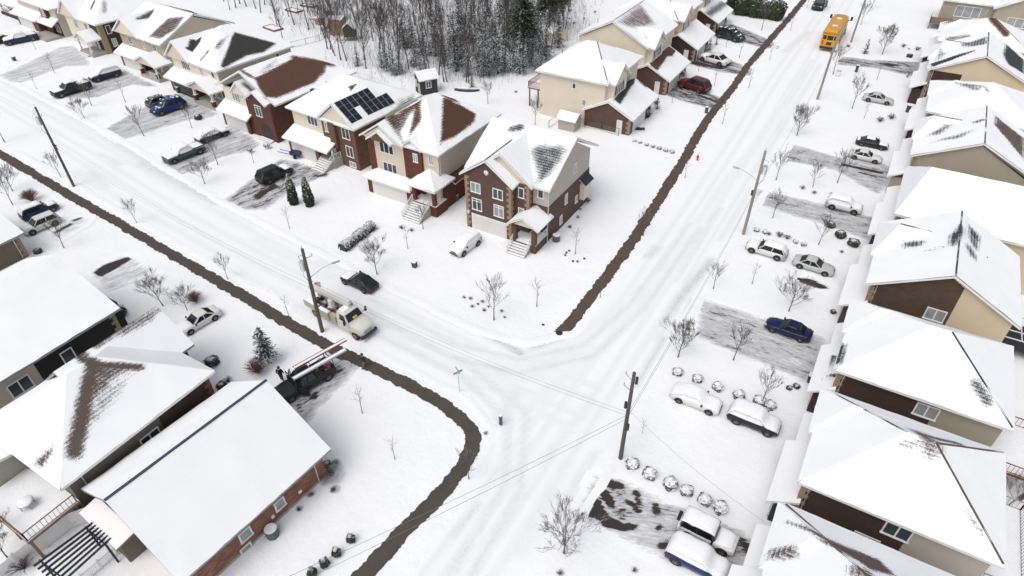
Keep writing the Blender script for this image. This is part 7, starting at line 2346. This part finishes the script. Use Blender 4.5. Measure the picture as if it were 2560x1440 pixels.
# backyard swing set, play house, boat under a tarpaulin, raised beds
t = thing('play_set', 'wooden swing frame with a small tan play house at the edge of the wood', 'play set', (-119.00, 111.51), -10)
for x, y in ((-2.6, -0.9), (-2.6, 0.9), (2.2, -0.9), (2.2, 0.9)):
    MB().bar((x, y, 0), (x, y * 0.2, 2.3), 0.1).build('leg', BARK, t)
MB().bar((-2.8, 0, 2.35), (2.4, 0, 2.35), 0.12).build('beam', BARK, t)
MB().box(-1.0, 0.6, 0.3, 1.7, 1.3, 2.8).build('play_house', M('play_tan', (0.34, 0.24, 0.15), 0.8), t)
MB().box(-1.1, 0.7, 0.2, 1.8, 2.8, 2.95).build('snow_cover', SNOWM, t)
h = House('play_house', 'tall tan board play tower among the bare trunks', *(-114.41, 110.74), 20, [], R_SLATE, 'play house')
h.wall(0, 3.2, 0, 2.8, 0, 3.6, M('play_tan', None))
h.roof(-0.2, 3.4, -0.2, 3.0, 3.6, 4.0, 'x', 'gg', th=0.12)
h = House('play_house', 'dark play house with snowy roof and yellow slide in the wood', *(-108.43, 108.95), 30, [], R_SLATE, 'play house')
h.wall(0, 2.4, 0, 2.4, 0.9, 2.8, M('play_green', (0.05, 0.06, 0.045), 0.8), ('y', 3.9))
h.roof(-0.3, 2.7, -0.3, 2.7, 2.8, 4.1, 'y', 'gg', th=0.12)
for x in (0.1, 2.3):
    for y in (0.1, 2.3):
        h.box('leg', x - 0.07, x + 0.07, y - 0.07, y + 0.07, 0, 0.9, BARK)
MB().loft([[(-0.1, 0.6, 1.5), (-0.1, 1.3, 1.5), (-0.1, 1.3, 1.42), (-0.1, 0.6, 1.42)], [(-1.2, 0.6, 0.6), (-1.2, 1.3, 0.6), (-1.2, 1.3, 0.52), (-1.2, 0.6, 0.52)], [(-2.2, 0.6, 0.15), (-2.2, 1.3, 0.15), (-2.2, 1.3, 0.07), (-2.2, 0.6, 0.07)]], smooth=False).build('slide', M('slide_yellow', (0.5, 0.33, 0.04), 0.5), h.root)
t = thing('boat', 'upturned blue boat with snow on its hull beside the wood', 'boat', (-68.73, 98.91), 22)
MB().loft([[(x, -w_, 0.02), (x, -w_ * 0.8, 0.35 * e), (x, 0, 0.55 * e), (x, w_ * 0.8, 0.35 * e), (x, w_, 0.02)] for x, w_, e in ((-2.4, 0.3, .5), (-1.5, 0.75, 1), (0, 0.85, 1), (1.4, 0.65, .95), (2.4, 0.08, .6))]).build('hull', M('boat_blue', (0.02, 0.03, 0.07), 0.5), t)
MB().loft([[(x, -w_ * 0.6, 0.4 * e), (x, 0, 0.66 * e), (x, w_ * 0.75, 0.42 * e), (x, 0, 0.45 * e)] for x, w_, e in ((-2.2, 0.3, .5), (-1.5, 0.75, 1), (0, 0.85, 1), (1.4, 0.65, .95), (2.2, 0.1, .6))]).build('snow_cover', SNOWM, t)


def bed(label, xy, rz, a, b_):
    t = thing('garden_bed', label, 'garden bed', xy, rz)
    f = MB()
    f.box(-a, a, -b_, -b_ + 0.12, 0, 0.4).box(-a, a, b_ - 0.12, b_, 0, 0.4).box(-a, -a + 0.12, -b_ + 0.12, b_ - 0.12, 0, 0.4).box(a - 0.12, a, -b_ + 0.12, b_ - 0.12, 0, 0.4)
    f.build('frame', M('bed_wood', (0.16, 0.10, 0.075), 0.8), t)
    MB().box(-a + 0.125, a - 0.125, -b_ + 0.125, b_ - 0.125, 0, 0.3).build('snow_fill', SNOWM, t)


bed('upper wooden raised bed behind the charcoal roofed house', (-135.76, 120.47), -5, 2.2, 1.1)
bed('lower wooden raised bed behind the charcoal roofed house', (-129.61, 107.65), -10, 2.4, 1.3)
bed('long wooden raised bed beside the tall tree clump', (-135.50, 125.44), 10, 2.2, 0.8)
t = thing('tree_ring', 'ring of dark stones round the young tree beside the corner house', 'stone ring', (-27.19, 60.91))
for k in range(14):
    a = k * 2 * math.pi / 14
    if k not in (0, 6, 7, 8, 11, 12):
        continue
    s_ = MB().lathe([(0.14, 0), (0.17, 0.1), (0.1, 0.2), (0.001, 0.22)], 6, 0, (1.25 * math.cos(a), 1.25 * math.sin(a)), False).build('stone', M('stone', (0.10, 0.095, 0.10), 0.9), t)
for p, lb in (((-8.02, 34.66), ''),):
    pass
# dark slip and small things on the snow
t = thing('tarpaulin', 'black crumpled tarpaulin on the snow by the cream house corner', 'tarpaulin', (-35.23, 98.06), 20)
rg = random.Random(4)
vs = [(x * 0.35, y * 0.2, 0.05 + rg.random() * 0.28) for y in range(5) for x in range(8)]
MB().add(vs, [(j * 8 + i, j * 8 + i + 1, (j + 1) * 8 + i + 1, (j + 1) * 8 + i) for j in range(4) for i in range(7)]).build('sheet', DARK, t)
t = thing('wheelbarrow', 'dark two wheeled cart tipped on the drive by the solar roofed house', 'cart', (-78.34, 62.38), 15)
MB().loft([[(0.7, -0.4, 0.5), (0.7, 0.4, 0.5), (2.1, 0.4, 0.5), (2.1, -0.4, 0.5)], [(0.55, -0.55, 1.1), (0.55, 0.55, 1.1), (2.3, 0.55, 1.1), (2.3, -0.55, 1.1)]], smooth=False).build('tray', P_NAVY, t)
for y in (-0.5, 0.5):
    MB().tube([(1.4, y - 0.05, 0.3), (1.4, y + 0.05, 0.3)], 0.3, 12).build('wheel', RUBBER, t)
    MB().bar((0.6, y * 0.8, 0.7), (-1.6, y * 0.8, 0.9), 0.08).build('handle', M('cart_blue', (0.05, 0.16, 0.42), 0.5), t)
for k, (p, lb) in enumerate((((-25.82, 52.58), 'small dark stone on the corner lawn'), ((-24.53, 47.55), 'dark stone in the snow near the end of the brown path'), ((-22.35, 47.17), 'dark earth clod at the very end of the brown path'), ((3.84, 134.67), 'dark stone by the green bin'), ((-18.14, 43.64), 'dark grit lump in the junction'))):
    if k in (0, 3, 4):
        continue
    t = MB().lathe([(0.45, 0), (0.5, 0.1), (0.3, 0.3), (0.001, 0.36)], 7, smooth=False).build('stone', M('earth', (0.03, 0.024, 0.022), 0.9))
    t.location = (*p, 0.0)
    t.scale = (0.35,) * 3 if k == 1 else (0.8,) * 3
    tag(t, lb, 'stone')

# white vinyl fence, pergola behind the bungalow
t = thing('vinyl_fence', 'white panel fence round the bungalow patio at the bottom left', 'fence', (0, 0))
fp = [(-44.53, 8.67), (-45.88, 6.79), (-45.94, 4.74), (-45.98, 2.73), (-45.88, 1.33)]
for p, q in zip(fp, fp[1:]):
    p, q = Vector((*p, 0)), Vector((*q, 0))
    MB().bar(p + Vector((0, 0, 0.95)), q + Vector((0, 0, 0.95)), 0.05, 1.75).build('panel', WHITE, t)
for p in fp:
    MB().box(p[0] - 0.08, p[0] + 0.08, p[1] - 0.08, p[1] + 0.08, 0, 2.05).build('post', WHITE, t)
t = thing('pergola', 'dark slatted pergola over the snowy bungalow patio', 'pergola', (0, 0))
c0, c1, c2, c3 = [Vector((*p, 2.5)) for p in ((-42.43, 6.90), (-39.97, 6.81), (-39.86, 3.66), (-42.78, 3.59))]
b = M('pergola_navy', (0.018, 0.022, 0.045), 0.6)
for p, q in ((c0, c1), (c3, c2)):
    e = (q - p).normalized() * 0.3
    MB().bar(p - e, q + e, 0.1, 0.18).build('beam', b, t)
for i in range(7):
    u = i / 6
    p, q = c0.lerp(c1, u), c3.lerp(c2, u)
    e = (q - p).normalized() * 0.5
    MB().bar(p - e + Vector((0, 0, 0.16)), q + e + Vector((0, 0, 0.16)), 0.07, 0.2).build('slat', b, t)
for p in (c0, c1, c2, c3):
    MB().box(p.x - 0.07, p.x + 0.07, p.y - 0.07, p.y + 0.07, 0, 2.42).build('post', b, t)
t = thing('vinyl_railing', 'white spindle railing along the bungalow patio steps', 'railing', (0, 0))
p, q = Vector((*(-40.54, 7.24), 0)), Vector((*(-40.62, 4.52), 0))
b = MB().bar(p + Vector((0, 0, 1.0)), q + Vector((0, 0, 1.0)), 0.1).bar(p + Vector((0, 0, 0.15)), q + Vector((0, 0, 0.15)), 0.08)
n_ = 24
for i in range(n_ + 1):
    c = p.lerp(q, i / n_)
    b.bar(c, c + Vector((0, 0, 1.0 if i % 12 else 1.25)), 0.04 if i % 12 else 0.13)
b.build('railing', WHITE, t)
# right edge backyards: dark deck shade frame and red deck furniture
t = thing('deck_frame', 'dark railed upper deck at the right edge between two roofs', 'deck', (20.59, 67.42))
dk = MB()
for k in range(4):
    dk.bar((-2.5, k * 1.4, 2.2), (3, k * 1.4, 2.2), 0.09)
    dk.bar((-2.5 + k * 1.6, 0, 2.2), (-2.5 + k * 1.6, 4.2, 2.2), 0.09)
dk.build('top_frame', WHITE, t)
MB().box(-2.6, 3, -0.2, 4.4, 1.0, 1.15).build('deck_floor', DARK, t)
for x in (-2.4, 2.8):
    for y in (0, 4.1):
        MB().box(x - 0.07, x + 0.07, y - 0.07, y + 0.07, 0, 2.2).build('post', DARK, t)

# ------------------------------------------------------------------ people
def skin(name, chain, mats, parent, sub=2):
    """verts: list of (pos, radius), edges; one smooth body grown with the Skin modifier"""
    vs, es, rs = chain
    me = bpy.data.meshes.new(name)
    me.from_pydata(vs, es, [])
    o = bpy.data.objects.new(name, me)
    COL.objects.link(o)
    sk = o.modifiers.new('skin', 'SKIN')
    sk.use_smooth_shade = True
    me.skin_vertices.new(name='sv') if not me.skin_vertices else None
    for i, r in enumerate(rs):
        me.skin_vertices[0].data[i].radius = (r, r)
    me.skin_vertices[0].data[0].use_root = True
    ss = o.modifiers.new('sub', 'SUBSURF')
    ss.levels = ss.render_levels = sub
    bpy.context.view_layer.update()
    new = bpy.data.meshes.new_from_object(o.evaluated_get(bpy.context.evaluated_depsgraph_get()))
    bpy.data.objects.remove(o)
    q = bpy.data.objects.new(name, new)
    COL.objects.link(q)
    q.parent = parent
    new.materials.clear()
    for m in mats:
        new.materials.append(m)
    return q


SKINC = M('skin', (0.42, 0.26, 0.19), 0.6)
def person(label, xy, rz, jacket, trousers, hat, stride=0.22, arm=(0.10, 0.16)):
    t = thing('person', label, 'person', xy, rz)      # faces +x
    t.scale = (1.16, 1.2, 1.1)
    V = [(0, 0, 0.95), (0.01, 0, 1.12), (0.02, 0, 1.32), (0.02, 0, 1.45), (0.03, 0, 1.53), (0.045, 0, 1.62), (0.05, 0, 1.72)]
    rs = [0.165, 0.17, 0.185, 0.13, 0.058, 0.085, 0.09]
    E = [(0, 1), (1, 2), (2, 3), (3, 4), (4, 5), (5, 6)]
    for s in (-1, 1):
        i = len(V)
        f = stride * s
        V += [(0.01, s * 0.10, 0.88), (f * 0.55 + 0.03, s * 0.105, 0.50), (f, s * 0.10, 0.10), (f + 0.17, s * 0.11, 0.05)]
        rs += [0.105, 0.078, 0.052, 0.045]
        E += [(0, i), (i, i + 1), (i + 1, i + 2), (i + 2, i + 3)]
        j = len(V)
        g_ = -f * 0.7
        V += [(0.02, s * 0.20, 1.40), (g_ * 0.4, s * 0.27, 1.13), (g_ + 0.10, s * 0.25, 0.90), (g_ + 0.16, s * 0.24, 0.82)]
        rs += [0.072, 0.058, 0.046, 0.04]
        E += [(3, j), (j, j + 1), (j + 1, j + 2), (j + 2, j + 3)]
    o = skin('body', (V, E, rs), [SKINC, jacket, trousers, DARK], t)
    for p in o.data.polygons:
        z = p.center.z
        p.material_index = 3 if z < 0.13 else (2 if z < 0.9 and abs(p.center.y) < 0.215 else (1 if z < 1.49 and z > 0.86 else 0))
        p.use_smooth = True
    b = MB().lathe([(0.115, 1.63), (0.118, 1.70), (0.10, 1.78), (0.05, 1.825), (0.001, 1.83)], 12, 0, (0.035, 0))
    b.build('hood', hat, t)
    for s in (-1, 1):
        g_ = -stride * s * 0.7
        hb = MB()
        for k in range(4):
            hb.tube([(g_ + 0.15 + k * 0.012 - 0.02, s * (0.225 + k * 0.01), 0.80), (g_ + 0.17 + k * 0.012 - 0.02, s * (0.225 + k * 0.01), 0.765), (g_ + 0.165 + k * 0.012 - 0.02, s * (0.22 + k * 0.01), 0.725 + 0.008 * abs(k - 1))], [0.012, 0.011, 0.008], 5)
        hb.tube([(g_ + 0.18, s * 0.22, 0.83), (g_ + 0.20, s * 0.215, 0.785)], [0.013, 0.009], 5)
        hb.build('glove', DARK, t)
    MB().lathe([(0.02, 1.60), (0.02, 1.63)], 6, 0, (0.135, 0)).build('nose', SKINC, t)
    return t


person('person in dark green jacket and grey trousers walking on the cleared path', (-37.27, 32.67), 250, M('jacket_green', (0.016, 0.026, 0.026), 0.85), M('trouser_grey', (0.16, 0.145, 0.13), 0.9), DARK)
person('person in black clothes standing at the open pickup door', (-43.20, 27.04), 120, M('jacket_black', (0.010, 0.010, 0.012), 0.9), M('trouser_black', (0.012, 0.012, 0.014), 0.9), DARK, 0.08)
